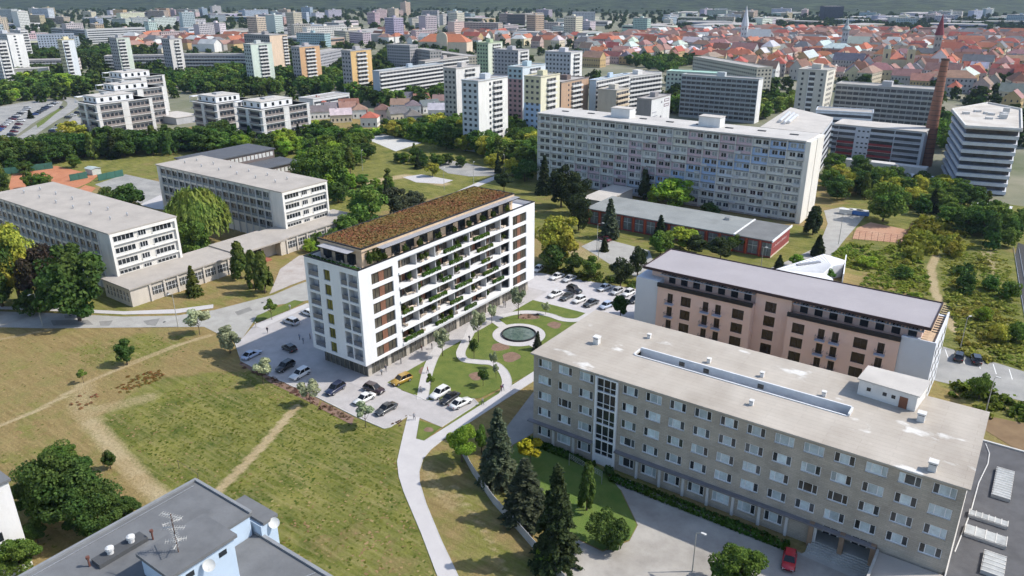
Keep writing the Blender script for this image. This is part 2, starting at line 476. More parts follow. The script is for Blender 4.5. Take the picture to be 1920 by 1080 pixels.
def sheet(name, px, z, m, world=False):
    pts = px if world else poly_at(px)
    a = sum(pts[i][0] * pts[(i + 1) % len(pts)][1] - pts[(i + 1) % len(pts)][0] * pts[i][1] for i in range(len(pts)))
    if a < 0: pts = pts[::-1]
    mb = MB(); mb.poly([(x, y, z) for x, y in pts])
    return struct(name, mb, m)
def smooth_line(pts, n=6):
    r = []
    P_ = [pts[0]] + list(pts) + [pts[-1]]
    for i in range(1, len(P_) - 2):
        p0, p1, p2, p3 = (np.array(P_[i + k]) for k in (-1, 0, 1, 2))
        for t in np.linspace(0, 1, n, endpoint=False):
            r.append(0.5 * (2 * p1 + (p2 - p0) * t + (2 * p0 - 5 * p1 + 4 * p2 - p3) * t * t + (3 * p1 - p0 - 3 * p2 + p3) * t ** 3))
    r.append(np.array(pts[-1])); return r
def ribbon_pts(line, w):
    l, r = [], []
    for i, p in enumerate(line):
        d = line[min(i + 1, len(line) - 1)] - line[max(i - 1, 0)]; d = d / (np.linalg.norm(d) + 1e-9); nn = np.array([-d[1], d[0]])
        l.append(p + nn * w / 2); r.append(p - nn * w / 2)
    return l, r
def ribbon(name, px, w, z, m, smooth=True, world=False, edge=0.0):
    pts = px if world else poly_at(px)
    line = smooth_line(pts) if smooth else [np.array(p) for p in pts]
    l, r = ribbon_pts(line, w)
    mb = MB()
    for i in range(len(line) - 1):
        mb.poly([(*r[i], z), (*r[i + 1], z), (*l[i + 1], z), (*l[i], z)])
    o = struct(name, mb, m)
    if edge:
        for s_, q in ((1, l), (-1, r)):
            e = MB()
            for i in range(len(q) - 1):
                a, b_ = q[i], q[i + 1]; d = (b_ - a) / (np.linalg.norm(b_ - a) + 1e-9); nn = np.array([-d[1], d[0]]) * s_ * edge
                pp = [a, b_, b_ + nn, a + nn]
                if s_ < 0: pp = pp[::-1]
                e.prism([tuple(k) for k in pp], 0.0, z + 0.05)
            struct('path_edging', e, KERB, o)
    return o
def kerb(px, w=0.18, h=0.14, world=False, parent=None):
    pts = [np.array(p) for p in (px if world else poly_at(px))]
    mb = MB()
    for a, b_ in zip(pts[:-1], pts[1:]):
        d = (b_ - a); Ln = np.linalg.norm(d); d = d / Ln; nn = np.array([-d[1], d[0]]) * w / 2
        k = max(1, int(Ln / 1.0))
        for i in range(k):
            s0, s1 = a + d * (Ln * i / k + 0.01), a + d * (Ln * (i + 1) / k - 0.01)
            mb.prism([tuple(s0 - nn), tuple(s1 - nn), tuple(s1 + nn), tuple(s0 + nn)], 0, h)
    return struct('kerb', mb, KERB, parent)

sheet('road', [(-40, 583), (90, 587), (233, 594), (330, 592), (400, 582), (513, 553), (560, 533), (600, 520), (600, 560), (520, 572), (490, 590), (474, 606), (455, 634), (413, 628), (383, 613), (90, 616), (-40, 613)], 0.05, ASPH)
for pp in ([(95, 601), (165, 600), (175, 609), (100, 611)], [(186, 603), (212, 601), (205, 611), (188, 611)], [(268, 602), (300, 597), (292, 611), (276, 610)], [(120, 590), (142, 589), (140, 596), (122, 597)], [(440, 585), (468, 576), (474, 582), (446, 592)]):
    sheet('asphalt_patch', pp, 0.056, mat('asphalt_patch', (0.235, 0.23, 0.215), 0.95, 0.15, 0.5))
for pp in (at(308, 604), at(132, 592), at(492, 568)):
    struct('drain_cover', MB().cyl(pp[0], pp[1], 0.05, 0.065, 0.38, 0.38, 12), BLACK)
sheet('pavement', [(-40, 574), (90, 577), (232, 584), (330, 580), (400, 571), (400, 578), (330, 588), (233, 590), (90, 583), (-40, 579)], 0.07, PATHM)
sheet('forecourt_paving', [(505, 552), (545, 535), (640, 500), (620, 470), (560, 480), (525, 505), (515, 530)], 0.06, mat('worn_forecourt', (0.36, 0.31, 0.275), 0.95, scale=0.3, col2=(0.48, 0.45, 0.42)))
parking = sheet('parking_lot', [(440, 642), (452, 677), (505, 705), (596, 746), (664, 780), (720, 804), (732, 801), (767, 779), (787, 784), (828, 801), (897, 757), (888, 748), (800, 752), (777, 741), (752, 732), (757, 716), (730, 712), (900, 590), (980, 540), (975, 520), (600, 560), (560, 575), (478, 608), (455, 634)], 0.055, PAVE)
kerb([(440, 640), (452, 677), (505, 705), (596, 746), (664, 780), (720, 804), (732, 801), (767, 779)], parent=parking)
kerb([(828, 801), (897, 757), (888, 748), (800, 752), (777, 741)], parent=parking)
sheet('grass_island', [(474, 606), (482, 592), (520, 577), (552, 563), (570, 566), (545, 580), (505, 597)], 0.09, LAWN)
sheet('island_walk', [(478, 611), (508, 599), (548, 581), (575, 569), (582, 573), (552, 588), (505, 609), (492, 617)], 0.085, PATHM)
sheet('garden_lawn', [(716, 712), (745, 695), (800, 657), (850, 622), (905, 588), (955, 560), (1000, 563), (1112, 591), (1085, 612), (1010, 694), (900, 747), (800, 751), (777, 741), (752, 731)], 0.075, LAWN)
sheet('lawn_triangle', [(786, 788), (828, 801), (795, 827), (781, 823)], 0.075, LAWN)
sheet('lawn_strip', [(900, 752), (1016, 690), (1028, 694), (905, 770), (835, 818), (800, 832), (826, 806)], 0.03, LAWN)
main_path = sheet('footpath', [(765, 780), (753, 830), (745, 866), (748, 893), (757, 922), (790, 1000), (826, 1095), (866, 1095), (828, 1015), (799, 945), (787, 905), (786, 884), (793, 861), (808, 843), (833, 823), (1028, 697), (1010, 691), (827, 807), (795, 827), (780, 823), (787, 783)], 0.085, PATHM)
kerb([(765, 780), (753, 830), (745, 866), (748, 893), (757, 922), (790, 1000), (826, 1095)], 0.10, 0.11, parent=main_path)
kerb([(866, 1095), (828, 1015), (799, 945), (787, 905), (786, 884), (793, 861), (808, 843), (833, 823), (1028, 697)], 0.10, 0.11, parent=main_path)
ribbon('garden_path', [(792, 750), (800, 705), (812, 672), (826, 650)], 2.3, 0.095, PATHM, True, edge=0.08)
ribbon('garden_path', [(888, 606), (880, 628), (870, 647), (864, 663), (871, 675), (894, 679), (924, 682), (941, 694), (950, 712), (949, 730), (944, 742)], 2.0, 0.10, PATHM, edge=0.08)
ribbon('garden_path', [(915, 603), (935, 595), (965, 588), (995, 586), (1029, 591), (1057, 600), (1085, 600), (1106, 589)], 2.0, 0.105, PATHM, edge=0.08)
ribbon('garden_path', [(917, 594), (930, 603), (945, 614)], 2.4, 0.11, PATHM)
ribbon('garden_path', [(997, 645), (1018, 655)], 2.2, 0.112, PATHM)
facade_walk = sheet('facade_walk', [(-126, 97.5), (-106.3, 97.5), (-106.3, 166), (-126, 166)], 0.09, PAVE, world=True)
sheet('rear_parking_lot', [(985, 520), (1001, 510), (1196, 543), (1260, 560), (1240, 640), (1112, 591), (1000, 563), (960, 556)], 0.055, mat('rear_paving', (0.44, 0.42, 0.42), 0.85, scale=0.5, col2=(0.53, 0.51, 0.51)))
sheet('flower_bed', [(455, 672), (508, 701), (504, 712), (448, 683)], 0.045, SOIL); sheet('flower_bed', [(508, 706), (600, 750), (596, 762), (500, 714)], 0.045, SOIL); sheet('flower_bed', [(604, 753), (664, 783), (660, 797), (598, 765)], 0.045, SOIL)
for i, (x, y, a, b_) in enumerate([(992, 594, 20, 6), (937, 651, 17, 8), (958, 670, 17, 9), (893, 706, 14, 7), (1040, 610, 13, 6), (795, 697, 9, 9), (804, 806, 9, 5)]):
    pts = [(x + a * math.cos(t) * (1 + 0.15 * math.sin(3 * t + i)), y + b_ * math.sin(t) * (1 + 0.15 * math.cos(2 * t + i))) for t in np.linspace(0, 2 * math.pi, 14, endpoint=False)]
    sheet('planting_bed', pts, 0.082, SOIL)
pc = at(973, 628)
ring = [(pc[0] + 6.5 * math.cos(t), pc[1] + 6.5 * math.sin(t)) for t in np.linspace(0, 2 * math.pi, 40, endpoint=False)]
sheet('pond_surround', ring, 0.115, PATHM, world=True)
# yard of the brick block, drives, courts, car parks
sheet('yard_asphalt', [(1052, 1100), (1078, 1010), (1130, 1035), (1180, 1015), (1196, 985), (1165, 920), (1135, 892), (1180, 900), (1560, 1062), (1640, 1100)], 0.05, mat('worn_yard_concrete', (0.27, 0.25, 0.225), 0.95, scale=0.16, col2=(0.45, 0.425, 0.385), bump=0.03))
sheet('driveway', [(905, 860), (1000, 735), (1010, 770), (1004, 810), (960, 835), (930, 900)], 0.05, ASPH_D)
sheet('brick_block_lawn', [(930, 890), (965, 833), (1003, 815), (1110, 866), (1140, 890), (1162, 918), (1194, 985), (1180, 1012), (1130, 1032), (1078, 1008), (1020, 985)], 0.06, LAWN2)
sheet('entrance_apron', [(1500, 1040), (1540, 1020), (1680, 1085), (1660, 1110)], 0.06, CONC)
sheet('school_road', [(1440, 505), (1482, 487), (1535, 462), (1552, 420), (1545, 395), (1580, 388), (1625, 402), (1605, 425), (1585, 448), (1560, 480), (1530, 515), (1480, 520)], 0.05, ASPH)
sheet('school_yard', [(1090, 462), (1118, 449), (1150, 452), (1218, 470), (1228, 500), (1190, 518), (1150, 500), (1120, 480)], 0.05, ASPH)
ribbon('service_road', [(800, 392), (860, 362), (935, 331), (1010, 312)], 4.0, 0.05, PATHM)
sheet('asphalt_court', [(818, 312), (838, 300), (880, 307), (936, 320), (925, 330), (880, 331), (840, 325)], 0.05, ASPH_D)
sheet('concrete_lot', [(683, 259), (720, 252), (790, 268), (742, 284)], 0.05, mat('pale_concrete', (0.50, 0.49, 0.46), 0.95, scale=0.1, col2=(0.58, 0.57, 0.54)))
sheet('bare_patch', [(755, 332), (790, 327), (850, 338), (830, 345), (780, 342)], 0.04, PATHM)
sheet('car_park', [(-40, 265), (-40, 208), (40, 192), (90, 186), (118, 190), (112, 202), (60, 232), (20, 262)], 0.04, ASPH_D)
ribbon('access_road', [(40, 262), (85, 232), (118, 212), (138, 196), (128, 186), (95, 181), (70, 178)], 8.0, 0.06, ASPH_D)
sheet('road_verge', [(68, 232), (112, 203), (120, 200), (82, 232), (70, 240)], 0.08, LAWN)
sheet('side_car_park', [(120, 235), (140, 215), (152, 222), (150, 250), (110, 262)], 0.05, ASPH_D)
lot = sheet('roadside_parking', [(1745, 712), (1768, 650), (1950, 706), (1950, 760)], 0.05, ASPH_D)
for i in range(7):
    a, b_ = np.array(at(1772 + i * 30, 655 + i * 9.3)), np.array(at(1778 + i * 30, 672 + i * 10))
    d = (b_ - a) / np.linalg.norm(b_ - a); nn = np.array([-d[1], d[0]]) * 0.09
    mb = MB(); mb.poly([(*(a - nn), 0.06), (*(b_ - nn), 0.06), (*(b_ + nn), 0.06), (*(a + nn), 0.06)])
    struct('bay_line', mb, LINE, lot)
sheet('clay_court', [(1606, 428), (1632, 417), (1706, 432), (1692, 456), (1598, 448)], 0.05, CLAY_P)
sheet('clay_court', [(15, 358), (22, 328), (105, 311), (185, 329), (168, 342), (146, 352), (90, 350)], 0.05, CLAY)
sheet('clay_court', [(143, 357), (160, 347), (180, 352), (170, 362)], 0.05, CLAY)
sheet('sports_court', [(178, 346), (235, 327), (318, 345), (316, 372), (262, 382)], 0.06, ASPH_D)
sheet('court_path', [(262, 384), (300, 366), (330, 376), (330, 395), (290, 392)], 0.07, PATHM)
sheet('railway_ballast', [(1903, 480), (1909, 455), (1950, 470), (1950, 690), (1925, 610), (1910, 545)], 0.05, mat('ballast', (0.06, 0.06, 0.06), 0.95, 0.3, 1.0))
sheet('allotment_soil', [(1836, 800), (1850, 780), (1950, 800), (1950, 870)], 0.05, mat('dry_soil', (0.17, 0.11, 0.06), 0.95, scale=0.3, col2=(0.24, 0.165, 0.09)))
for a_, z_ in ((0, 0), (3.2, 0)):
    for g_ in (-0.72, 0.72):
        p0, p1 = np.array(at(1905, 465)), np.array(at(1935, 640)); d = (p1 - p0) / np.linalg.norm(p1 - p0); nn = np.array([-d[1], d[0]])
        q0, q1 = p0 + nn * (a_ + g_), p1 + nn * (a_ + g_)
        mb = MB(); mb.tube((*q0, 0.2), (*q1, 0.2), 0.07, 4); struct('rail', mb, STEEL)

# ------------------------------------------------------------------ white apartment block with planted balconies
HEDGE = leafmat('hedge_leaves', (0.03, 0.075, 0.012), (0.075, 0.15, 0.025), 0.15)
SHRUB = leafmat('shrub_leaves', (0.035, 0.065, 0.015), (0.10, 0.13, 0.03))
def leaf_quads(pts, nrm, size, rg, aspect=1.0, upright=False):
    n = len(pts)
    nrm = nrm / (np.linalg.norm(nrm, axis=1)[:, None] + 1e-9)
    a = np.cross(nrm, rg.normal(size=(n, 3))); a /= np.linalg.norm(a, axis=1)[:, None] + 1e-9
    if upright:
        a = np.cross(nrm, np.array([0, 0, 1.0]) + rg.normal(0, .12, (n, 3))); a /= np.linalg.norm(a, axis=1)[:, None] + 1e-9
    b = np.cross(nrm, a)
    s = (size * rg.uniform(0.6, 1.4, n))[:, None]
    V = np.stack([pts - a * s - b * s * aspect, pts + a * s - b * s * aspect, pts + a * s * 0.8 + b * s * aspect, pts - a * s * 0.8 + b * s * aspect], 1).reshape(-1, 3)
    return V, np.arange(4 * n).reshape(n, 4)
def hedge_mesh(lx, ly, h, n, size, m, seed=1):
    rg = np.random.default_rng(seed)
    p = rg.uniform(0, 1, (n, 3)); f = rg.integers(0, 5, n)
    p[f == 0, 2] = 1; p[f == 1, 0] = 0; p[f == 2, 0] = 1; p[f == 3, 1] = 0; p[f == 4, 1] = 1
    q = (p - [0.5, 0.5, 0]) * [lx, ly, h] + rg.normal(0, size * 0.3, (n, 3))
    V, Qd = leaf_quads(q, p - [0.5, 0.5, 0.3] + rg.normal(0, 0.5, (n, 3)), size, rg)
    return np_mesh('hedge', V, Qd, m)
def blob_mesh(n, size, m, seed, sx=1.0, sz=1.0, z0=0.5, stem=True):
    rg = np.random.default_rng(seed)
    d = rg.normal(size=(n, 3)); d /= np.linalg.norm(d, axis=1)[:, None]
    r = rg.uniform(0.45, 1.0, n)[:, None] * (1 + 0.25 * np.sin(d[:, :1] * 5 + seed) * np.cos(d[:, 1:2] * 4))
    q = d * r * [0.5 * sx, 0.5 * sx, 0.5 * sz] + [0, 0, z0]
    V, Qd = leaf_quads(q, d + rg.normal(0, 0.7, (n, 3)), size, rg)
    if stem:
        k = len(V); V = np.r_[V, [[-.02, 0, 0], [.02, 0, 0], [.02, 0, z0], [-.02, 0, z0]]]; Qd = np.r_[Qd, [[k, k + 1, k + 2, k + 3]]]
    return np_mesh('plant', V, Qd, m)

nb = thing('apartment_block', 'new white apartment block with planted balconies and brown sedum roof', 'apartment block', (-118.5, 132.5, 0))
foot(-128, -108, 98, 167)
bx, by = -118.5, 132.5
def L(x, y, z=0): return (x - bx, y - by, z)
U0, U1, V0, V1, ZB, ZT = -126.8, -110.1, 100.2, 165.0, 3.7, 25.6
rows = [(4.35 + 3.4 * k, 6.85 + 3.4 * k) for k in range(6)]
mb = MB()
facade(mb, 'y', U1 - bx, 1, 0.4, V0 - by, V1 - by, ZB, ZT, [(103.7 - by, 110.1 - by, rows), (111.8 - by, 153.3 - by, [(4.6, 24.6)]), (154.8 - by, 161.1 - by, rows)])
lrows = [(4.5 + 3.4 * k, 7.35 + 3.4 * k) for k in range(6)]
facade(mb, 'x', V0 - by, -1, 0.4, U0 - bx, U1 - bx - 0.4, ZB, ZT, [(-125.9 - bx, -122.6 - bx, lrows), (-120.9 - bx, -118.9 - bx, rows), (-115.8 - bx, -113.7 - bx, lrows), (-113.45 - bx, -110.7 - bx, lrows)])
mb.box(U0 - bx, U0 - bx + 0.4, V0 - by + 0.4, V1 - by, ZB, ZT); mb.box(U0 - bx + 0.4, U1 - bx - 0.4, V1 - by - 0.4, V1 - by, ZB, ZT)
mb.box(U0 - bx + 0.4, U1 - bx - 0.4, V0 - by + 0.4, V1 - by - 0.4, ZB, ZB + 0.3)
mb.box(U0 - bx + 0.4, U1 - bx - 0.4, V0 - by + 0.4, V1 - by - 0.4, 24.2, 24.5)
wall = part('wall', mb, nb, mats=[WHITE])
mb = MB()   # dark coping on the parapet
for a in ((U0 - .05, U1 + .05, V0 - .05, V0 + .42), (U0 - .05, U1 + .05, V1 - .42, V1 + .05), (U0 - .05, U0 + .42, V0 + .42, V1 - .42), (U1 - .42, U1 + .05, V0 + .42, V1 - .42)):
    mb.box(a[0] - bx, a[1] - bx, a[2] - by, a[3] - by, ZT, ZT + 0.16)
part('coping', mb, nb, mats=[BLACK])
# paired windows with brown panel between them
WG = glassy('window_wall', (0.085, 0.075, 0.06), 0.15, 0.5, 0.3)
def bay_win(w, h, nm=2):
    m_ = MB(); m_.box(0, 0.06, 0, w, 0, h, 0)
    for i in range(nm + 1): m_.box(0.06, 0.13, i * (w - 0.07) / nm, i * (w - 0.07) / nm + 0.07, 0, h, 1)
    m_.box(0.06, 0.125, 0.07, w - 0.07, 0, 0.07, 1); m_.box(0.06, 0.125, 0.07, w - 0.07, h - 0.07, h, 1)
    return m_.mesh('window', [WG, BLACK])
wa = bay_win(2.35, 2.5, 2)
pm = MB(); pm.box(0, 0.1, 0, 1.55, 0, 2.5); pm = pm.mesh('panel', [mat('rust_panel', (0.20, 0.095, 0.06), 0.6, 0.2, 0.9)])
for y0 in (103.7, 154.8):
    for z0, z1 in rows:
        part('window', wa, nb, L(U1 - 0.42, y0 + 0.01, z0)); part('window', wa, nb, L(U1 - 0.42, y0 + 4.0, z0)); part('wood_panel', pm, nb, L(U1 - 0.42, y0 + 2.42, z0))
ew = MB(); ew.box(0, 2.0, 0, 0.05, 0, 2.5, 0); ew.box(0, .07, -.06, 0, 0, 2.5, 1); ew.box(1.93, 2.0, -.06, 0, 0, 2.5, 1); ew.box(.95, 1.03, -.06, 0, 0, 2.5, 1)
ewm = ew.mesh('window', [glassy('olive_curtain_glass', (0.16, 0.15, 0.03), 0.2, 0.4), BLACK])
for z0, z1 in rows: part('window', ewm, nb, L(-120.9, V0 + 0.33, z0))
# loggias on the short end: floor niche, dark balcony door, glass rail
def loggia(w):
    m_ = MB(); d = 1.5
    m_.box(-.05, w + .05, 0.41, d, -.12, 0, 0); m_.box(-.05, w + .05, d, d + .08, 0, 2.85, 0)
    m_.box(-.06, -.005, .41, d, 0, 2.85, 0); m_.box(w + .005, w + .06, .41, d, 0, 2.85, 0)
    m_.box(w * .42, w * .97, d - .06, d, 0.05, 2.4, 1)
    for k in (0.42, 0.68, 0.94): m_.box(w * k, w * k + .07, d - .1, d - .06, .05, 2.4, 2)
    return m_.mesh('loggia', [mat('loggia_render', (0.62, 0.62, 0.63), 0.7, 0.04), GLASS, BLACK])
def rail(w):
    m_ = MB(); m_.box(0, w, 0.18, 0.20, 0.02, 1.0, 0); m_.box(0, w, 0.16, 0.22, 1.0, 1.05, 1)
    return m_.mesh('rail', [glassy('rail_glass', (0.16, 0.17, 0.19), 0.05, 0.1), STEEL])
for x0, w in ((-125.9, 3.3), (-115.8, 2.1), (-113.45, 2.75)):
    lm, rm = loggia(w), rail(w)
    for z0, z1 in lrows:
        lo = part('loggia', lm, nb, L(x0, V0, z0)); part('glass_rail', rm, lo)
# long loggia front: slabs, parapets, partition fins, back wall bays, planted hedges
RD = 2.3
fl = [4.6 + 3.4 * k for k in range(6)]
rr = random.Random(3)
parm = MB(); parm.box(-RD, 0.0, 0, 41.5, -0.3, 0.0); parm.box(-0.22, 0.28, 0, 41.5, -0.38, 0.16); parm = parm.mesh('parapet', [WHITE])
finm = MB(); finm.box(-RD, -0.5, -0.12, 0.12, 0, 3.1); finm = finm.mesh('fin', [mat('pale_grey_render', (0.50, 0.50, 0.51), 0.7, 0.05)])
def bay(kind, w):
    m_ = MB()
    m_.box(-RD - .1, -RD, 0, w, 0, 3.1, 0)
    if kind < 3:
        m_.box(-RD, -RD + .08, 0.25, w - .35, 0.05, 2.5, 1)
        for k in range(4): m_.box(-RD + .08, -RD + .14, .25 + k * (w - .67) / 3, .32 + k * (w - .67) / 3, .05, 2.5, 2)
    else:
        m_.box(-RD, -RD + .5, w * .35, w * .85, 0.0, 2.9, 2)
    return m_.mesh('bay', [(BROWN, WOOD, mat('off_white_render', (0.62, 0.60, 0.57), 0.8, 0.06), BROWN)[kind], WG, BLACK])
BALH = leafmat('balcony_hedge_leaves', (0.05, 0.115, 0.015), (0.11, 0.20, 0.035), 0.1)
nB = 13; bw = 41.5 / nB
bays = [bay(k, bw) for k in range(4)]
FURN = MB()
FURN.box(-.5, .5, -.35, .35, .38, .44); FURN.box(-.06, .06, -.06, .06, 0, .38); FURN.box(.65, 1.15, -.3, .3, .2, .42); FURN.box(1.1, 1.18, -.3, .3, .42, .85); FURN.box(-1.15, -.65, -.3, .3, .2, .42); FURN.box(-1.18, -1.1, -.3, .3, .42, .85)
furn_m = FURN.mesh('furniture', [mat('garden_furniture', (0.62, 0.52, 0.42), 0.7, 0.2, objrand=0.4)])
hm = {k: hedge_mesh(k, 0.5, 0.8, int(260 * k), 0.08, BALH, int(k * 10)) for k in (3.0, 4.5, 6.0)}
plants = [blob_mesh(90, 0.13, SHRUB, s, 1.0, 1.2, 0.9) for s in (1, 2, 3)]
pots = []
for k, z in enumerate(fl):
    part('balcony_parapet', parm, nb, L(U1, 111.8, z))
    for b in range(nB):
        part('bay_wall', bays[(0, 1, 0, 3, 1, 0, 2, 3)[(b * 3 + k * 5) % 8]], nb, L(U1, 111.8 + b * bw, z))
        if rr.random() < .55: part('furniture', furn_m, nb, L(U1 - 1.2, 111.8 + (b + rr.uniform(.3, .7)) * bw, z), rr.uniform(0, 3))
        if rr.random() < .25: part('potted_plant', plants[b % 3], nb, L(U1 - 0.9, 111.8 + (b + rr.uniform(.2, .8)) * bw, z), rr.uniform(0, 6), (1.2, 1.2, 1.3))
    for b in range(0, nB + 1, 2):
        if 0 < b < nB: part('partition_fin', finm, nb, L(U1, 111.8 + b * bw, z))
    y = 112.5 + (k % 2) * 4.5
    while y < 149:
        w = rr.choice((3.0, 4.5, 6.0))
        if y + w < 153.2 and rr.random() < .85:
            part('planter_hedge', hm[w], nb, L(U1 + 0.06, y + w / 2, z + 0.17), math.pi / 2)
        y += w + rr.uniform(2.5, 6.5)
# set-back top storey with sedum roof, pergola and terrace
P0, P1, Q0, Q1 = -125.6, -112.8, 104.0, 158.5
mb = MB()
mb.box(P0 - bx, P1 - bx, Q0 - by, Q1 - by, 24.5, 28.2, 0)
part('penthouse_wall', mb, nb, mats=[WOOD])
gm = MB(); gm.box(0, .08, 0, 2.6, 0, 2.6, 0); gm.box(.08, .14, 0, .08, 0, 2.6, 1); gm.box(.08, .14, 1.26, 1.34, 0, 2.6, 1); gm.box(.08, .14, 2.52, 2.6, 0, 2.6, 1); gm = gm.mesh('window', [GLASS, BLACK])
y = Q0 + 4.2
while y < Q1 - 3:
    part('penthouse_window', gm, nb, L(P1, y, 24.7)); y += 4.6
for x in (-124.6, -120.8, -117.2): part('penthouse_window', gm, nb, L(x, Q0, 24.7), -math.pi / 2)
mb = MB(); mb.box(P0 - .35 - bx, P1 + .35 - bx, Q0 - .35 - by, Q1 + .35 - by, 28.2, 28.75, 0); part('roof_slab', mb, nb, mats=[WOOD])
mb = MB()
for a in ((P0 - .4, P1 + .4, Q0 - .4, Q0 - .1), (P0 - .4, P1 + .4, Q1 + .1, Q1 + .4), (P0 - .4, P0 - .1, Q0 - .1, Q1 + .1), (P1 + .1, P1 + .4, Q0 - .1, Q1 + .1)):
    mb.box(a[0] - bx, a[1] - bx, a[2] - by, a[3] - by, 28.75, 29.0)
part('roof_edge', mb, nb, mats=[BLACK])
rg = np.random.default_rng(5); n = 26000
q = np.c_[rg.uniform(P0, P1, n) - bx, rg.uniform(Q0, Q1, n) - by, rg.uniform(28.78, 28.95, n)]
V, Qd = leaf_quads(q, np.c_[rg.normal(0, .5, (n, 2)), np.ones(n)], 0.16, rg)
SED = leafmat('sedum', (0.27, 0.125, 0.06), (0.17, 0.155, 0.055), 0.1, 0.1)
part('sedum_planting', np_mesh('sedum', V, Qd, [SED]), nb, kind='stuff')
mb = MB(); mb.box(P0 - bx, P1 - bx, Q0 - by, Q1 - by, 28.755, 28.8); part('sedum_bed', mb, nb, mats=[mat('sedum_soil', (0.17, 0.095, 0.045), 0.95, scale=0.5, col2=(0.22, 0.14, 0.06), bump=0.05)])
PERG = mat('grey_pergola', (0.36, 0.36, 0.38), 0.6, 0.08)
slat = MB(); slat.box(0, 1.9, 0, .42, 0, .06); slat = slat.mesh('slat', [PERG])
beam = MB(); beam.box(1.78, 1.9, 0, Q1 - Q0 - 4, -.2, -.005); part('pergola_beam', beam, nb, L(P1 + .36, Q0 + 4, 28.15), mats=[BLACK])
y = Q0 + 4
while y < Q1: part('pergola_slat', slat, nb, L(P1 + .36, y, 28.15)); y += 0.52
x = P0 + 2
while x < P1 - 1.5: part('pergola_slat', slat, nb, L(x, Q0 - .36, 28.15), -math.pi / 2, (1.2, 1, 1)); x += .52
beam = MB(); beam.box(P0 + 1.6 - bx, P1 - 1.4 - bx, Q0 - 2.7 - by, Q0 - 2.58 - by, 27.95, 28.14); part('pergola_beam', beam, nb, mats=[BLACK])
for y in np.arange(Q0 + 6, Q1 - 2, 5.6):
    part('potted_plant', plants[int(y) % 3], nb, L(-111.4, y + rr.uniform(-1, 1), 24.5), rr.uniform(0, 6), (1.5, 1.5, 1.6))
    part('furniture', furn_m, nb, L(-111.7, y + 2.6, 24.5), rr.uniform(0, 3))
    pd = MB(); pd.box(-.08, .08, -.08, .08, 24.5, 28.1); 
for y in np.arange(Q0 + 1.5, Q0 + 4.4, 1.3): part('potted_plant', plants[int(y) % 3], nb, L(-112.0, y, 24.5), rr.uniform(0, 6), (1.6, 1.6, 2.4))
th = hedge_mesh(15.0, 0.8, 0.7, 900, 0.13, HEDGE, 77); part('terrace_hedge', th, nb, L(-118.5, V0 + .8, 25.1))
for x in (-124, -121.5, -118.6, -115.4, -113): part('furniture', furn_m, nb, L(x, 102.3, 24.5), rr.uniform(0, 3))
# glazed ground floor
mb = MB(); mb.box(-125.4 - bx, -111.6 - bx, 102.0 - by, 163.5 - by, 0.0, ZB - .002, 0); part('ground_floor_glazing', mb, nb, mats=[glassy('shop_glass', (0.10, 0.095, 0.08), 0.12, 0.5)])
mull = MB(); mull.box(0, .12, -.05, .05, 0, ZB - .01); mull = mull.mesh('mullion', [mat('bronze_mullion', (0.30, 0.27, 0.22), 0.5, 0.1)])
pier = MB(); pier.box(0, .16, -.55, .55, 0, ZB - .01); pier = pier.mesh('pier', [mat('beige_pier', (0.44, 0.40, 0.34), 0.8, 0.08)])
k = 0
for y in np.arange(102.5, 163.4, 1.52):
    part('pier' if k % 4 == 0 else 'mullion', pier if k % 4 == 0 else mull, nb, L(-111.595, y, 0)); k += 1
for x in np.arange(-124.8, -112, 1.5): part('mullion', mull, nb, L(x, 101.995, 0), -math.pi / 2)

# ------------------------------------------------------------------ pond
pond = thing('garden_pond', 'round garden pond with dark rim in the pale paved ring', 'pond', (pc[0], pc[1], 0.11))
mb = MB()
for k in range(36):
    a0, a1 = 2 * math.pi * k / 36, 2 * math.pi * (k + 1) / 36
    mb.prism([(4.0 * math.cos(a0), 4.0 * math.sin(a0)), (4.3 * math.cos(a0), 4.3 * math.sin(a0)), (4.3 * math.cos(a1), 4.3 * math.sin(a1)), (4.0 * math.cos(a1), 4.0 * math.sin(a1))], 0.006, 0.38)
part('rim', mb, pond, mats=[BLACK])
mb = MB(); mb.poly([(4.02 * math.cos(t), 4.02 * math.sin(t), 0.16) for t in np.linspace(0, 2 * math.pi, 36, endpoint=False)])
part('water', mb, pond, mats=[mat('pond_water', (0.035, 0.07, 0.06), 0.06, scale=1.1, col2=(0.13, 0.18, 0.15), spec=0.6, bump=0.03, bscale=5)])

# ------------------------------------------------------------------ long brick-faced block on the right
gx0, gx1, gy0, gy1, gt = -68.4, 0.5, 102.6, 125.6, 17.85
gb = thing('brick_block', 'long grey-beige brick block with gravel flat roof and white windows', 'office block', (-34, 114, 0)); foot(gx0 - 1, gx1 + 1, gy0 - 2, gy1 + 1)
bx, by = -34, 114
BRICK = bpy.data.materials.new('pale_brick'); BRICK.use_nodes = True
_n, _l = BRICK.node_tree.nodes, BRICK.node_tree.links
_g = _n.new('ShaderNodeNewGeometry'); _mp = _n.new('ShaderNodeMapping'); _mp.inputs['Rotation'].default_value = (math.pi / 2, 0, 0); _bt = _n.new('ShaderNodeTexBrick')
_bt.inputs['Color1'].default_value = (0.47, 0.41, 0.34, 1); _bt.inputs['Color2'].default_value = (0.40, 0.35, 0.285, 1); _bt.inputs['Mortar'].default_value = (0.35, 0.315, 0.265, 1)
_bt.inputs['Scale'].default_value = 1.0; _bt.inputs['Brick Width'].default_value = 0.8; _bt.inputs['Row Height'].default_value = 0.3; _bt.inputs['Mortar Size'].default_value = 0.03
_l.new(_g.outputs['Position'], _mp.inputs[0]); _l.new(_mp.outputs[0], _bt.inputs['Vector'])
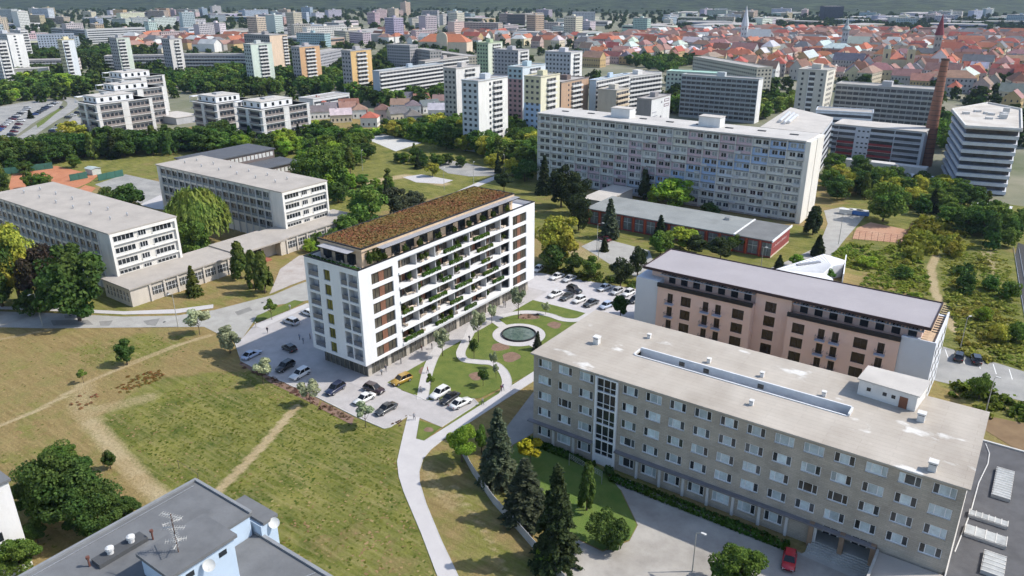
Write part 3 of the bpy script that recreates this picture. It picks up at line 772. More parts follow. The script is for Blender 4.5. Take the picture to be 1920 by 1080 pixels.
_no = _n.new('ShaderNodeTexNoise'); _no.inputs['Scale'].default_value = 0.35; _no.inputs['Detail'].default_value = 6; _l.new(_g.outputs['Position'], _no.inputs['Vector'])
_mr = _n.new('ShaderNodeMapRange'); _mr.inputs[1].default_value, _mr.inputs[2].default_value, _mr.inputs[3].default_value, _mr.inputs[4].default_value = .3, .7, .82, 1.12; _l.new(_no.outputs[0], _mr.inputs[0])
_hv = _n.new('ShaderNodeHueSaturation'); _l.new(_mr.outputs[0], _hv.inputs['Value']); _l.new(_bt.outputs[0], _hv.inputs['Color']); _l.new(_hv.outputs[0], _n['Principled BSDF'].inputs['Base Color']); _n['Principled BSDF'].inputs['Roughness'].default_value = .9
cols_u = [-66.0, -61.7, -57.4] + [-48.9 + 4.275 * i for i in range(12)]
zr = [(5.62 + 3.33 * k, 7.30 + 3.33 * k) for k in range(4)]
porch = (-17.6, -8.3)
cols = []
for u in cols_u:
    z = list(zr)
    if not (porch[0] - 2 < u < 2): z = [(1.35, 3.2)] + z
    cols.append((u - 1.45 - bx, u + 1.45 - bx, z))
cols.append((-55.2 - bx, -51.3 - bx, [(1.9, 17.2)]))
mb = MB()
facade(mb, 'x', gy0 - by, -1, 0.3, gx0 - bx, -17.45 - bx, 0, gt, [c for c in cols if c[1] + bx < -17.45])
facade(mb, 'x', gy0 - by, -1, 0.3, -17.45 - bx, gx1 - bx, 4.3, gt, [c for c in cols if c[0] + bx > -17.45])
mb.box(gx0 - bx, gx0 + .3 - bx, gy0 + .3 - by, gy1 - by, 0, gt); mb.box(gx1 - .3 - bx, gx1 - bx, gy0 + .3 - by, gy1 - by, 0, gt); mb.box(gx0 + .3 - bx, gx1 - .3 - bx, gy1 - .3 - by, gy1 - by, 0, gt)
mb.box(-17.45 - bx, gx1 - .3 - bx, gy0 + 2.8 - by, gy0 + 3.1 - by, 0, 4.3); mb.box(-8.3 - bx, gx1 - .3 - bx, gy0 - by, gy0 + .3 - by, 0, 4.3); mb.box(-17.45 - bx, -17.2 - bx, gy0 + .3 - by, gy0 + 2.8 - by, 0, 4.3)
part('wall', mb, gb, mats=[BRICK])
PATCH = bpy.data.materials.new('patched_gravel_roof'); PATCH.use_nodes = True
_n, _l = PATCH.node_tree.nodes, PATCH.node_tree.links
_g = _n.new('ShaderNodeNewGeometry')
def _nz(s, d, st=None):
    t = _n.new('ShaderNodeTexNoise'); t.inputs['Scale'].default_value = s; t.inputs['Detail'].default_value = d; src = _g.outputs['Position']
    if st:
        mp = _n.new('ShaderNodeMapping'); mp.inputs['Scale'].default_value = st; _l.new(src, mp.inputs[0]); src = mp.outputs[0]
    _l.new(src, t.inputs['Vector']); return t.outputs[0]
def _rm(s, a, b):
    r = _n.new('ShaderNodeMapRange'); r.inputs[1].default_value, r.inputs[2].default_value = a, b; _l.new(s, r.inputs[0]); return r.outputs[0]
_m1 = _n.new('ShaderNodeMix'); _m1.data_type = 'RGBA'; _m1.inputs[6].default_value = (.40, .355, .30, 1); _m1.inputs[7].default_value = (.48, .435, .375, 1); _l.new(_rm(_nz(.25, 6, (1, .5, 1)), .3, .7), _m1.inputs[0])
_m2 = _n.new('ShaderNodeMix'); _m2.data_type = 'RGBA'; _m2.inputs[7].default_value = (.66, .64, .60, 1); _l.new(_rm(_nz(.2, 5, (.7, 1.2, 1)), .63, .68), _m2.inputs[0]); _l.new(_m1.outputs[2], _m2.inputs[6])
_m3 = _n.new('ShaderNodeMix'); _m3.data_type = 'RGBA'; _m3.blend_type = 'MULTIPLY'; _m3.inputs[7].default_value = (.72, .70, .68, 1); _l.new(_rm(_nz(.09, 7, (1, .45, 1)), .48, .72), _m3.inputs[0]); _sb = _n.new('ShaderNodeTexBrick'); _sb.inputs['Scale'].default_value = 1.0; _sb.inputs['Brick Width'].default_value = 9.0; _sb.inputs['Row Height'].default_value = 1.1; _sb.inputs['Mortar Size'].default_value = .035; _sb.inputs['Color1'].default_value = (1, 1, 1, 1); _sb.inputs['Color2'].default_value = (.95, .95, .95, 1); _sb.inputs['Mortar'].default_value = (.8, .79, .78, 1); _l.new(_g.outputs['Position'], _sb.inputs['Vector']); _m4 = _n.new('ShaderNodeMix'); _m4.data_type = 'RGBA'; _m4.blend_type = 'MULTIPLY'; _m4.inputs[0].default_value = 1.0; _l.new(_m2.outputs[2], _m4.inputs[6]); _l.new(_sb.outputs[0], _m4.inputs[7]); _l.new(_m4.outputs[2], _m3.inputs[6]); _l.new(_m3.outputs[2], _n['Principled BSDF'].inputs['Base Color']); _n['Principled BSDF'].inputs['Roughness'].default_value = .95
# roof in four strips round the sunken light court
lx0, lx1, ly0, ly1 = -53, -16.8, 112.2, 114.6
mb = MB(); o_ = .45
for a in ((gx0 - o_, gx1 + o_, gy0 - o_, ly0), (gx0 - o_, gx1 + o_, ly1, gy1 + o_), (gx0 - o_, lx0, ly0, ly1), (lx1, gx1 + o_, ly0, ly1)):
    mb.box(a[0] - bx, a[1] - bx, a[2] - by, a[3] - by, gt, gt + .28, 0)
part('roof', mb, gb, mats=[PATCH])
mb = MB()
mb.box(lx0 - bx, lx1 - bx, ly1 - by, ly1 + .3 - by, gt + .285, gt + .75); mb.box(lx0 - bx, lx1 - bx, ly0 - .25 - by, ly0 - by, gt + .285, gt + .42); mb.box(lx1 - bx, lx1 + .3 - bx, ly0 - by, ly1 - by, gt + .285, gt + .75); mb.box(lx0 - .3 - bx, lx0 - bx, ly0 - by, ly1 - by, gt + .285, gt + .5)
mb.box(lx0 - bx, lx1 - bx, ly1 - .02 - by, ly1 - .005 - by, gt - 1.1, gt + .7); mb.box(lx0 - bx, lx1 - bx, ly0 - by, ly1 - .02 - by, gt - 1.2, gt - 1.1)
court = part('light_court', mb, gb, mats=[mat('whitewashed_parapet', (0.66, 0.67, 0.68), 0.9, 0.1)])
cw = MB(); cw.box(-.5, .5, -.06, 0, -.4, .4); cw = cw.mesh('window', [GLASS])
for u in (-45, -40.5, -31): part('court_window', cw, court, (u - bx, ly1 - .02 - by, gt - .2))
mb = MB()
mb.prism([(-17.2 - bx, 120.2 - by), (-8.6 - bx, 119.4 - by), (-8.0 - bx, 125.3 - by), (-16.8 - bx, 125.3 - by)], gt + .284, gt + 3.0, 0)
hut = part('roof_hut', mb, gb, mats=[mat('white_render', (0.70, 0.68, 0.65), 0.8, 0.08)])
mb = MB(); mb.prism([(-17.5 - bx, 119.9 - by), (-8.3 - bx, 119.1 - by), (-7.7 - bx, 125.6 - by), (-17.1 - bx, 125.6 - by)], gt + 3.003, gt + 3.2, 0); part('hut_roof', mb, hut, mats=[GRAVEL_L])
dm = MB(); dm.box(-.6, .6, -.06, 0, 0, 1.9); part('hut_door', dm, hut, (-10.4 - bx, 119.55 - by, gt + .3), -.09, mats=[BROWN])
dm = MB(); dm.box(-.3, .3, -.06, 0, 0, .6); dmm = dm.mesh('window', [GLASS])
for u in (-15.6, -13.2, -11.9): part('hut_window', dmm, hut, (u - bx, 120.05 + (-15.6 - u) * .085 - by, gt + 1.4), -.09)
def vent(w, h):
    m_ = MB(); m_.box(-w / 2, w / 2, -w / 2, w / 2, 0, h * .7); m_.box(-w * .45, w * .45, -w * .45, w * .45, h * .7, h * .82, 1); m_.box(-w * .6, w * .6, -w * .6, w * .6, h * .82, h)
    return m_.mesh('vent', [mat('vent_white', (0.66, 0.65, 0.63), 0.8, 0.1), BLACK])
vm, vs_ = vent(1.0, 1.5), vent(0.6, 0.9)
for u, v, k in ((-60.9, 112.3, 0), (-41, 116.9, 1), (-21.4, 116.4, 1), (-31.7, 117.2, 1), (-7.4, 117.1, 0), (-3.95, 104.1, 0), (-54, 120, 1), (-30, 107, 1)):
    part('roof_vent', vm if k == 0 else vs_, gb, (u - bx, v - by, gt + .283))
# windows: frame with three panes
def win3(w, h, lower=False):
    f = MB(); t = .11
    f.box(0, w, 0, .1, 0, t); f.box(0, w, 0, .1, h - t, h); f.box(0, t, 0, .1, t, h - t); f.box(w - t, w, 0, .1, t, h - t)
    for k in (.27, .73): f.box(w * k - t / 2, w * k + t / 2, 0, .1, t, h - t)
    f.box(-.06, w + .06, -.12, -.005, -.1, -.005)
    return f.mesh('window', [WHITE])
wf = win3(2.86, 1.66); wg = win3(2.86, 1.82)
def pane(w, h, m): q = MB(); q.box(0, w, 0, .02, 0, h); return q.mesh('pane', [m])
pv = [[pane(.61, 1.42, m) for m in (GLASS_V, CURTAIN)], [pane(1.21, 1.42, m) for m in (GLASS_V, CURTAIN)]]
for u in cols_u:
    zz = list(zr)
    if not (porch[0] - 2 < u < 2): zz = [(1.36, 3.2)] + zz
    for z0, z1 in zz:
        w_ = part('window', wg if z0 < 2 else wf, gb, (u - 1.43 - bx, gy0 + .12 - by, z0 + .01))
        sc_ = (1, 1, 1.11) if z0 < 2 else (1, 1, 1)
        part('pane', pv[0][rr.random() < .25], w_, (.11, .05, .11), 0, sc_); part('pane', pv[1][rr.random() < .86], w_, (.82, .05, .11), 0, sc_); part('pane', pv[0][rr.random() < .25], w_, (2.14, .05, .11), 0, sc_)
# glazed stair tower
st = MB(); a, b_ = -55.2 - bx, -51.3 - bx; y = gy0 - by
st.box(a - .25, a + .15, y - .35, y + .1, 0, 17.6); st.box(b_ - .15, b_ + .25, y - .35, y + .1, 0, 17.6)
for k in range(5): st.box(a + .15, b_ - .15, y - .3, y + .05, 2.0 + 3.2 * k - .22, 2.0 + 3.2 * k)
st.box(a + .15, b_ - .15, y - .3, y + .05, 17.3, 17.6); st.box(a + .15, b_ - .15, y - .22, y, 0, 1.78)
for x in (.36, .68): st.box(a + (b_ - a) * x - .05, a + (b_ - a) * x + .05, y - .2, y, 2.0, 17.3)
for k in range(5): st.box(a + .15, b_ - .15, y - .18, y - .05, 2.9 + 3.2 * k, 2.98 + 3.2 * k)
stp = part('stair_frame', st, gb, mats=[WHITE])
pm_ = pane(3.6, 2.9, GLASS)
for k in range(5): part('stair_pane', pm_, stp, (a + .15, y + .02, 2.05 + 3.2 * k), 0, (1, 1, 1 if k < 4 else .82))
# canopy, white pilasters, porch
mb = MB(); mb.box(gx0 - .8 - bx, -55.5 - bx, gy0 - .9 - by, gy0 - .003 - by, 3.95, 4.2); mb.box(-51 - bx, gx1 - bx - 8.9, gy0 - .9 - by, gy0 - .003 - by, 3.95, 4.2); part('canopy', mb, gb, mats=[mat('canopy_slate', (0.20, 0.19, 0.20), 0.8, 0.15)])
pl = MB(); pl.box(-.22, .22, -.3, -.004, 0, 3.94); pl = pl.mesh('pilaster', [mat('pilaster_white', (0.60, 0.59, 0.57), 0.8, 0.08)])
for i, u in enumerate(cols_u[:-1]):
    if u < -18 and i != 2: part('pilaster', pl, gb, (u + 2.14 - bx, gy0 - by, 0))
mb = MB()
for k in range(6): mb.box(-17.4 - bx, -8.5 - bx, gy0 - 2.2 + k * .42 - by, gy0 + 2.79 - by, k * .17, (k + 1) * .17)
part('porch_steps', mb, gb, mats=[CONC])
for u in (-17.4, -13.0, -8.7):
    q = MB(); q.box(-.35, .35, -.5, .2, 0, 4.28); part('porch_pier', q, gb, (u - bx, gy0 - .1 - by, 0), mats=[mat('porch_brick', (0.30, 0.20, 0.13), 0.9, 0.2)])
q = MB(); q.box(0, 2.4, 0, .1, 0, 2.5, 0); q.box(.2, 1.1, -.05, 0, 0, 2.2, 1); q.box(1.3, 2.2, -.05, 0, 0, 2.2, 1); q = q.mesh('door', [WHITE, GLASS])
for u in (-16.4, -12.2): part('entrance_door', q, gb, (u - bx, gy0 + 2.68 - by, 1.02))
# left driveway hedge bed in front of the block
hb = hedge_mesh(30, 1.6, .7, 2600, .2, HEDGE, 12)
solo('hedge', hb, 'clipped hedge along the foot of the long brick block', 'hedge', (-35, 99.8, 0))
solo('hedge', hedge_mesh(14, 1.2, .8, 1200, .2, HEDGE, 13), 'short hedge in front of the brick block beside the glazed stair', 'hedge', (-61.5, 101.0, 0))
# low wings to the right and in front of it
an = thing('low_wing', 'low dark bitumen-roofed wing with skylights beside the long brick block', 'building', (20, 115, 0)); foot(0, 40, 88, 144)
mb = MB(); mb.box(-19.5, 22, -28, 28.5, 0, 3.3, 0); part('wall', mb, an, mats=[paint((.5, .48, .44))])
mb = MB(); mb.box(-19.49, 22.3, -28.3, 28.8, 3.3, 3.55, 0); part('roof', mb, an, mats=[mat('weathered_dark_felt', (.10, .10, .105), .9, .25, .3, bump=.02)])
mb = MB(); mb.box(-19.48, 22.35, 28.45, 28.85, 3.552, 3.8); mb.box(-19.48, -19.3, -28, 28.4, 3.552, 3.72); part('roof_edge', mb, an, mats=[mat('edge_concrete', (.55, .54, .51), .9, .12)])
def skylight(lx, ly, n, along):
    s = MB(); s.box(-lx / 2, lx / 2, -ly / 2, ly / 2, 0, .5, 0); s.box(-lx / 2 + .15, lx / 2 - .15, -ly / 2 + .15, ly / 2 - .15, .503, .58, 1)
    for k in range(n + 1):
        if along == 'y': yy = -ly / 2 + k * (ly - .12) / n; s.box(-lx / 2, lx / 2, yy, yy + .12, .52, .64, 2)
        else: xx = -lx / 2 + k * (lx - .12) / n; s.box(xx, xx + .12, -ly / 2, ly / 2, .52, .64, 2)
    return s.mesh('skylight', [mat('skylight_kerb', (.45, .44, .42), .9, .15), mat('skylight_glass', (.40, .41, .40), .3, .25, .6), mat('skylight_bar', (.60, .59, .56), .8, .1)])
for p, lx, ly, n, al in (((1880, 910), 2.6, 9.0, 12, 'y'), ((1852, 976), 5.2, 1.6, 6, 'x'), ((1847, 1008), 5.4, 2.6, 4, 'x'), ((1862, 1062), 2.8, 5.0, 5, 'y')):
    q = at(*p, 3.6); part('skylight', skylight(lx, ly, n, al), an, (q[0] - 20, q[1] - 115, 3.552))
cable = MB()
pp = [(1848, 832), (1855, 850), (1852, 870), (1835, 905), (1820, 960), (1800, 1010), (1790, 1035)]
for a, b_ in zip(pp[:-1], pp[1:]):
    q0, q1 = at(*a, 3.6), at(*b_, 3.6); cable.tube((q0[0] - 20, q0[1] - 115, 3.62), (q1[0] - 20, q1[1] - 115, 3.62), .09, 5)
part('roof_cable', cable, an, mats=[mat('white_cable', (.62, .61, .58), .8, .1)])
pw = thing('porch_wing', 'low gravel-roofed wing jutting out beside the brick block entrance', 'building', (-3, 95, 0)); foot(-9, 1, 86, 103)
mb = MB(); mb.box(-5.0, 3.4, -12, 7.28, 0, 3.2, 0); part('wall', mb, pw, mats=[BRICK]); mb = MB(); mb.box(-5.2, 3.48, -12.2, 7.29, 3.2, 3.5); part('roof', mb, pw, mats=[GRAVEL]); mb = MB(); mb.box(-5.25, -4.9, -12.2, 7.25, 3.503, 3.9); part('parapet', mb, pw, mats=[CONC])

# ------------------------------------------------------------------ peach block with lilac roof
PEACH = mat('peach_render', (0.80, 0.56, 0.46), 0.8, 0.05, 0.4)
pb = thing('peach_block', 'peach-coloured apartment block with white ends and wide lilac-grey flat roof', 'apartment block', (-42, 163, 0)); foot(-75, -8, 150, 175)
bx, by = -42, 163
prow = [13.4 - 3.3 * k for k in range(4)]
wz = [(z - 2.35, z) for z in prow]
mb = MB()
facade(mb, 'x', 153.5 - by, -1, .35, -67.8 - bx, -45.6 - bx, 0, 14.6, [(a - bx, b - bx, wz) for a, b in ((-65.2, -63.9), (-61.9, -59.5), (-56.6, -55.3), (-53.7, -52.4), (-49.8, -47.2))])
facade(mb, 'x', 153.5 - by, -1, .35, -37.9 - bx, -16.1 - bx, 0, 14.6, [(a - bx, b - bx, wz) for a, b in ((-36.7, -34.2), (-31.4, -30.1), (-28.6, -27.3), (-24.4, -21.8), (-19.9, -18.6))])
mz = [(z + 1.2, z + 3.6) for z in (12.3, 9.0, 5.7, 2.4)]
facade(mb, 'x', 155.6 - by, -1, .35, -45.6 - bx, -37.9 - bx, 0, 17.6, [(-43.4 - bx, -41.0 - bx, mz)])
mb.box(-45.95 - bx, -45.6 - bx, 153.86 - by, 156 - by, 0, 14.6); mb.box(-37.9 - bx, -37.55 - bx, 153.86 - by, 156 - by, 0, 14.6)
mb.box(-72 - bx, -12 - bx, 157.6 - by, 172 - by, 0, 14.3); mb.box(-67.8 - bx, -45.96 - bx, 153.86 - by, 157.6 - by, 14.2, 14.45); mb.box(-37.54 - bx, -16.1 - bx, 153.86 - by, 157.6 - by, 14.2, 14.45)
mb.box(-71 - bx, -45.6 - bx, 157 - by, 169.6 - by, 14.5, 17.6); mb.box(-37.9 - bx, -13 - bx, 157 - by, 169.6 - by, 14.5, 17.6); mb.box(-45.6 - bx, -37.9 - bx, 155.96 - by, 169.6 - by, 14.5, 17.6)
part('wall', mb, pb, mats=[PEACH])
PWH = mat('cool_white_render', (0.66, 0.68, 0.72), 0.8, 0.04, 0.4)
mb = MB(); mb.box(-73.6 - bx, -67.8 - bx, 154.0 - by, 172.3 - by, 0, 15.6); part('white_end', mb, pb, mats=[PWH])
mb = MB(); mb.box(-16.1 - bx, -10.0 - bx, 154.0 - by, 172.3 - by, 0, 14.9)
mb.box(-16.1 - bx, -10.0 - bx, 154.0 - by, 154.3 - by, 14.905, 15.7); mb.box(-10.3 - bx, -10.0 - bx, 154.3 - by, 172.3 - by, 14.905, 15.7); part('white_end', mb, pb, mats=[PWH])
mb = MB(); mb.box(-72.3 - bx, -11.6 - bx, 155.0 - by, 170.2 - by, 17.65, 18.0, 0); part('roof', mb, pb, mats=[mat('lilac_roof', (0.36, 0.335, 0.345), 0.9, 0.06, 0.15, bump=0.02)])
mb = MB()
for a in ((-72.5, -11.4, 154.8, 154.99), (-72.5, -11.4, 170.21, 170.4), (-72.5, -72.31, 154.99, 170.21), (-11.59, -11.4, 154.99, 170.21)): mb.box(a[0] - bx, a[1] - bx, a[2] - by, a[3] - by, 17.6, 18.22)
part('roof_edge', mb, pb, mats=[mat('dark_brown_edge', (0.05, 0.03, 0.03), .6, .1)])
mb = MB()
for a in ((-67.9, -45.5), (-38, -16.0)): mb.box(a[0] - bx, a[1] - bx, 153.2 - by, 153.75 - by, 14.605, 15.5)
part('balcony_band', mb, pb, mats=[BLACK])
mb = MB()
for a in ((-67.9, -46), (-37.5, -12.5)):
    mb.box(a[0] - bx, a[1] - bx, 154.6 - by, 154.75 - by, 17.0, 17.2)
    for x in np.arange(a[0], a[1], .7): mb.box(x - bx, x + .42 - bx, 154.76 - by, 157 - by, 17.05, 17.12)
part('pergola', mb, pb, mats=[PERG])
tw = MB(); tw.box(0, 1.6, -.05, 0, 0, 2.3, 0); tw = tw.mesh('window', [GLASS])
for u in list(np.arange(-66.6, -47, 3.0)) + list(np.arange(-36.4, -14, 3.0)): part('terrace_window', tw, pb, (u - bx, 157 - by, 14.6))
DKW = glassy('brown_black_glass', (0.030, 0.022, 0.02), .12, .4)
def pw_(w, h):
    m_ = MB(); m_.box(0, w, .2, .26, 0, h, 0)
    for k in range(3): m_.box(k * (w - .08) / 2, k * (w - .08) / 2 + .08, .12, .2, 0, h, 1)
    m_.box(.08, w - .08, .13, .19, .3, .38, 1); return m_.mesh('window', [DKW, mat('dark_frame', (.045, .03, .028), .5, .1)])
bal = MB(); bal.box(-.35, 1.65, -1.0, 0, -.18, -.02, 0); bal = bal.mesh('balcony', [mat('pale_blue_slab', (.52, .55, .66), .7, .04)])
brl = MB()
for x in np.linspace(-.33, 1.6, 9): brl.box(x, x + .04, -.98, -.94, -.02, .95)
brl.box(-.35, 1.65, -1.0, -.92, .95, 1.0)
for x in (-.35, 1.61): brl.box(x, x + .04, -.94, 0, .95, 1.0)
brl = brl.mesh('rail', [BLACK])
for us, pl_, zs in (((-65.2, -61.9, -56.6, -53.7, -49.8, -36.7, -31.4, -28.6, -24.4, -19.9), 153.5, wz), ((-43.4,), 155.6, mz)):
    for u in us:
        wd = 1.3 if u in (-65.2, -56.6, -53.7, -31.4, -28.6, -19.9) else (2.5 if u == -36.7 else 2.4 if u in (-61.9, -43.4) else 2.6)
        wm_ = pw_(wd, 2.35 if us[0] != -43.4 else 2.4)
        for z0, z1 in zs:
            part('window' if wd > 2 else 'balcony_door', wm_, pb, (u - bx, pl_ - by, z0))
            if wd < 2:
                bo = part('balcony', bal, pb, (u - bx, pl_ - by, z0)); part('balcony_rail', brl, bo)
ew2 = MB(); ew2.box(0, .05, 0, 1.5, 0, 1.6); ew2 = ew2.mesh('window', [DKW])
for v in (156, 160, 164, 168.5):
    for z in (2, 5.3, 8.6, 11.9): part('end_window', ew2, pb, (-10.0 - bx, v - by, z))
mb = MB(); mb.box(-12.9 - bx, -10.4 - bx, 155 - by, 171 - by, 14.91, 14.96); tr = part('terrace_deck', mb, pb, mats=[WOOD])
for v in np.arange(155.2, 171, 1.3):
    q = MB(); q.box(-11.3 - bx, -10.1 - bx, v - by, v + .2 - by, 17.3, 17.45); part('pergola_slat', q, pb, mats=[BLACK])

# ------------------------------------------------------------------ generic flat-roofed block
FARGLASS = glassy('far_window_glass', (0.045, 0.052, 0.062), 0.25, 0.6)
LOGGIA_SHADE = mat('painted_loggia_shade', (0.11, 0.11, 0.115), 0.8, 0.35, 0.5)  # dark colour on flat wall panels stands in for shade inside balcony recesses
BALW = mat('balcony_white', (0.66, 0.655, 0.64), 0.8, 0.12, 0.6)
ROOFG = mat('far_flat_roof', (0.37, 0.35, 0.325), 0.95, 0.2, 0.08)
def face_fill(win, bal, F, n0, n1, z0, h, style, fh=2.9, mats=None, pitch=3.0, zones=None):
    """Windows and balconies on one face. F(s, d, z) maps along-face metres, outward offset and height to local space."""
    def bx(mb, a, b, d0, d1, c0, c1, m):
        pts = [F(a, d0, c0), F(b, d0, c0), F(b, d1, c0), F(a, d1, c0), F(a, d0, c1), F(b, d0, c1), F(b, d1, c1), F(a, d1, c1)]
        i = len(mb.v); mb.v += pts
        for q in ((3, 2, 6, 7), (2, 1, 5, 6), (0, 3, 7, 4), (4, 7, 6, 5), (1, 2, 3, 0)): mb.f.append(tuple(i + k for k in q)); mb.m.append(m)
    nf = max(1, int(round((h - 0.6) / fh))); fh = (h - 0.6) / nf
    for a, b, st in (zones or [(0, 1, style)]):
        s0, s1 = n0 + (n1 - n0) * a, n0 + (n1 - n0) * b
        nc = max(1, int(round((s1 - s0) / pitch))); w = (s1 - s0) / nc
        for f in range(nf):
            zz = z0 + f * fh
            if st == 'band':
                bx(win, s0 + .4, s1 - .4, 0, .04, zz + .95, zz + 2.35, 0); continue
            if st == 'rail':
                bx(win, s0, s1, 0, .04, zz + .2, zz + fh - .3, 1); bx(bal, s0, s1, .02, 1.1, zz, zz + .95, 0)
                for c in range(nc): bx(win, s0 + (c + .2) * w, s0 + (c + .6) * w, .04, .07, zz + .9, zz + 2.3, 0)
                continue
            for c in range(nc):
                x = s0 + c * w
                if st == 'win': bx(win, x + w * .26, x + w * .74, 0, .05, zz + .95, zz + 2.3, 0)
                elif st == 'wide': bx(win, x + w * .12, x + w * .88, 0, .05, zz + .85, zz + 2.35, 0)
                elif st == 'bal':
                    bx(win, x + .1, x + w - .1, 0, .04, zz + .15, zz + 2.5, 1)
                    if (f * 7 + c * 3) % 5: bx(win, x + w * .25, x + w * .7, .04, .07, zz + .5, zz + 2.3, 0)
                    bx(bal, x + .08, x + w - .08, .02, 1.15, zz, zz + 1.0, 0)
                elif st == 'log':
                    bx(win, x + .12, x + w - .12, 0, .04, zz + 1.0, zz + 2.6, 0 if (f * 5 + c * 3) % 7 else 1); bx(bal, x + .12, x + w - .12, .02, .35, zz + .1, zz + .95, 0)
                    bx(bal, x - .12, x + .12, .02, .4, zz, zz + fh, 0)
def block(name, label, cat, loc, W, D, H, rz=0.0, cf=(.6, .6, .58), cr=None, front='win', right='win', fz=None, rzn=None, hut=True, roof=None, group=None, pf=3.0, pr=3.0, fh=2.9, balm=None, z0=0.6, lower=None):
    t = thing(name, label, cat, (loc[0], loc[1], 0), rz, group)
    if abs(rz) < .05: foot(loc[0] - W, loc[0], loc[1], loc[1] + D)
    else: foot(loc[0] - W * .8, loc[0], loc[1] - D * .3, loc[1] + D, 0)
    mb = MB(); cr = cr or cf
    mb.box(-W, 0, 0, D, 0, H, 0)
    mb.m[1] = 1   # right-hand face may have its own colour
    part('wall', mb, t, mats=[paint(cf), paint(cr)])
    if lower:
        m2 = MB(); m2.box(-W, 0, -.06, -.01, 0, H * lower[0], 0); part('painted_band', m2, t, mats=[paint(lower[1])])
    win, bal = MB(), MB()
    o = .06 if lower else 0
    if front: face_fill(win, bal, lambda s, d, z: (s, -d - o, z), -W + .3, -.3, z0, H - z0, front, fh, None, pf, fz)
    if right: face_fill(win, bal, lambda s, d, z: (d, s, z), .3, D - .3, z0, H - z0, right, fh, None, pr, rzn)
    if win.f: part('windows', win, t, mats=[FARGLASS, LOGGIA_SHADE], kind='stuff')  # also holds the flat panels that paint the shade behind balconies
    if bal.f: part('balconies', bal, t, mats=[balm or BALW], kind='stuff')
    mb = MB(); mb.box(-W - .15, .15, -.15, D + .15, H, H + .25, 0); mb.box(-W - .15, .15, -.15, .2, H + .252, H + .7, 1); mb.box(-.2, .15, .2, D + .15, H + .252, H + .7, 1); mb.box(-W - .15, -W + .2, .2, D + .15, H + .252, H + .7, 1); mb.box(-W + .2, -.2, D - .2, D + .15, H + .252, H + .7, 1)
    part('roof', mb, t, mats=[roof or ROOFG, paint(cf)])
    if hut:
        mb = MB(); w, d = min(5.0, W * .35), min(4.5, D * .4); mb.box(-W / 2 - w / 2, -W / 2 + w / 2, D / 2 - d / 2, D / 2 + d / 2, H + .252, H + 2.9); part('roof_hut', mb, t, mats=[paint(tuple(min(.8, c * 1.1) for c in cf))])
    return t
def tower(label, xl, xc, yc, xr, H, cat='tower block', name='tower_block', **k):
    c = at(xc, yc, H); W, D = span_u(c, H, xl), span_v(c, H, xr)
    return block(name, label, cat, c, W, D, H, **k)
def slab2(label, Lp, Rp, H, D, cat='apartment block', name='apartment_slab', **k):
    a, b = np.array(at(*Lp, H)), np.array(at(*Rp, H)); d = b - a
    return block(name, label, cat, tuple(b), float(np.linalg.norm(d)), D, H, rz=math.atan2(d[1], d[0]), **k)

# ------------------------------------------------------------------ long pastel slab behind
sb = thing('apartment_slab', 'huge long apartment slab with pastel pink and blue panels and white end wall', 'apartment block', (-123.5, 281, 0)); foot(-181, -66, 270, 291)
W0, W1, F0, F1, SH = -180.0, -67.5, 272.3, 289.0, 28.9
bx, by = -123.5, 281
mb = MB(); mb.box(W0 - bx, W1 - 1.6 - bx, F0 + .5 - by, F1 - by, 0, SH); part('wall', mb, sb, mats=[paint((.56, .57, .56))])
mb = MB(); mb.box(W1 - 1.59 - bx, W1 - bx, F0 - .6 - by, F0 + 7.4 - by, 0, SH + .3); mb.box(W1 - 1.59 - bx, W1 - bx, F0 + 8.2 - by, F1 + .2 - by, 0, SH + .3); mb.box(W1 - 1.58 - bx, W1 - .6 - bx, F0 + 7.4 - by, F0 + 8.2 - by, 0, SH); part('end_wall', mb, sb, mats=[paint((.74, .71, .65))])
mb = MB(); mb.box(W0 - .4 - bx, W1 - 1.6 - bx, F0 - .7 - by, F1 + .3 - by, SH + .003, SH + .55); part('roof', mb, sb, mats=[mat('slab_roof', (.50, .48, .45), .95, .14, .1)])
for x in (.31, .645): 
    q = MB(); q.box(-4.2, 4.2, -2.6, 2.6, 0, 3.6, 0); q.box(-4.4, 4.4, -2.8, 2.8, 3.6, 3.8, 1); part('roof_hut', q, sb, (W0 + (W1 - W0) * x - bx, 282 - by, SH + .552), mats=[paint((.66, .66, .65)), GRAVEL_L])
q = MB(); q.box(-1.5, 1.5, -.5, .5, 0, .3); q = q.mesh('hatch', [BITUMEN_D])
for i in range(9): part('roof_hatch', q, sb, (W0 + 8 + i * 12 - bx, 281 + (i % 2) - by, SH + .552))
NBAY, NFL = 18, 9; bwid = (W1 - 1.7 - W0) / NBAY; fh = (SH - 1.0) / NFL
PC = {'w': paint((.62, .63, .60)), 'y': paint((.60, .60, .53)), 'p': paint((.52, .40, .44)), 'b': paint((.33, .45, .65)), 'l': paint((.52, .58, .64))}
pan = {}
for k, m in PC.items():
    q = MB(); q.box(.1, bwid - .1, -.12, .48, 0, 1.0, 0); q.box(.1, bwid - .1, .1, .48, 1.001, fh - .35, 0); pan[k] = q.mesh('panel', [m])
wn_ = MB(); wn_.box(0, 1.9, .02, .09, 0, 1.45, 0); wn_.box(.9, 1.0, 0, .02, 0, 1.45, 1); wn_.box(-.06, 0, 0, .09, -.06, 1.51, 1); wn_.box(1.9, 1.96, 0, .09, -.06, 1.51, 1); wn_.box(0, 1.9, 0, .09, -.06, 0, 1); wn_.box(0, 1.9, 0, .09, 1.45, 1.51, 1)
wns = [wn_.mesh('window', [m, WHITE]) for m in (GLASS, glassy('mid_glass', (.09, .10, .11), .12, .4), mat('curtain_far', (.26, .28, .28), .4, .3, .8))]
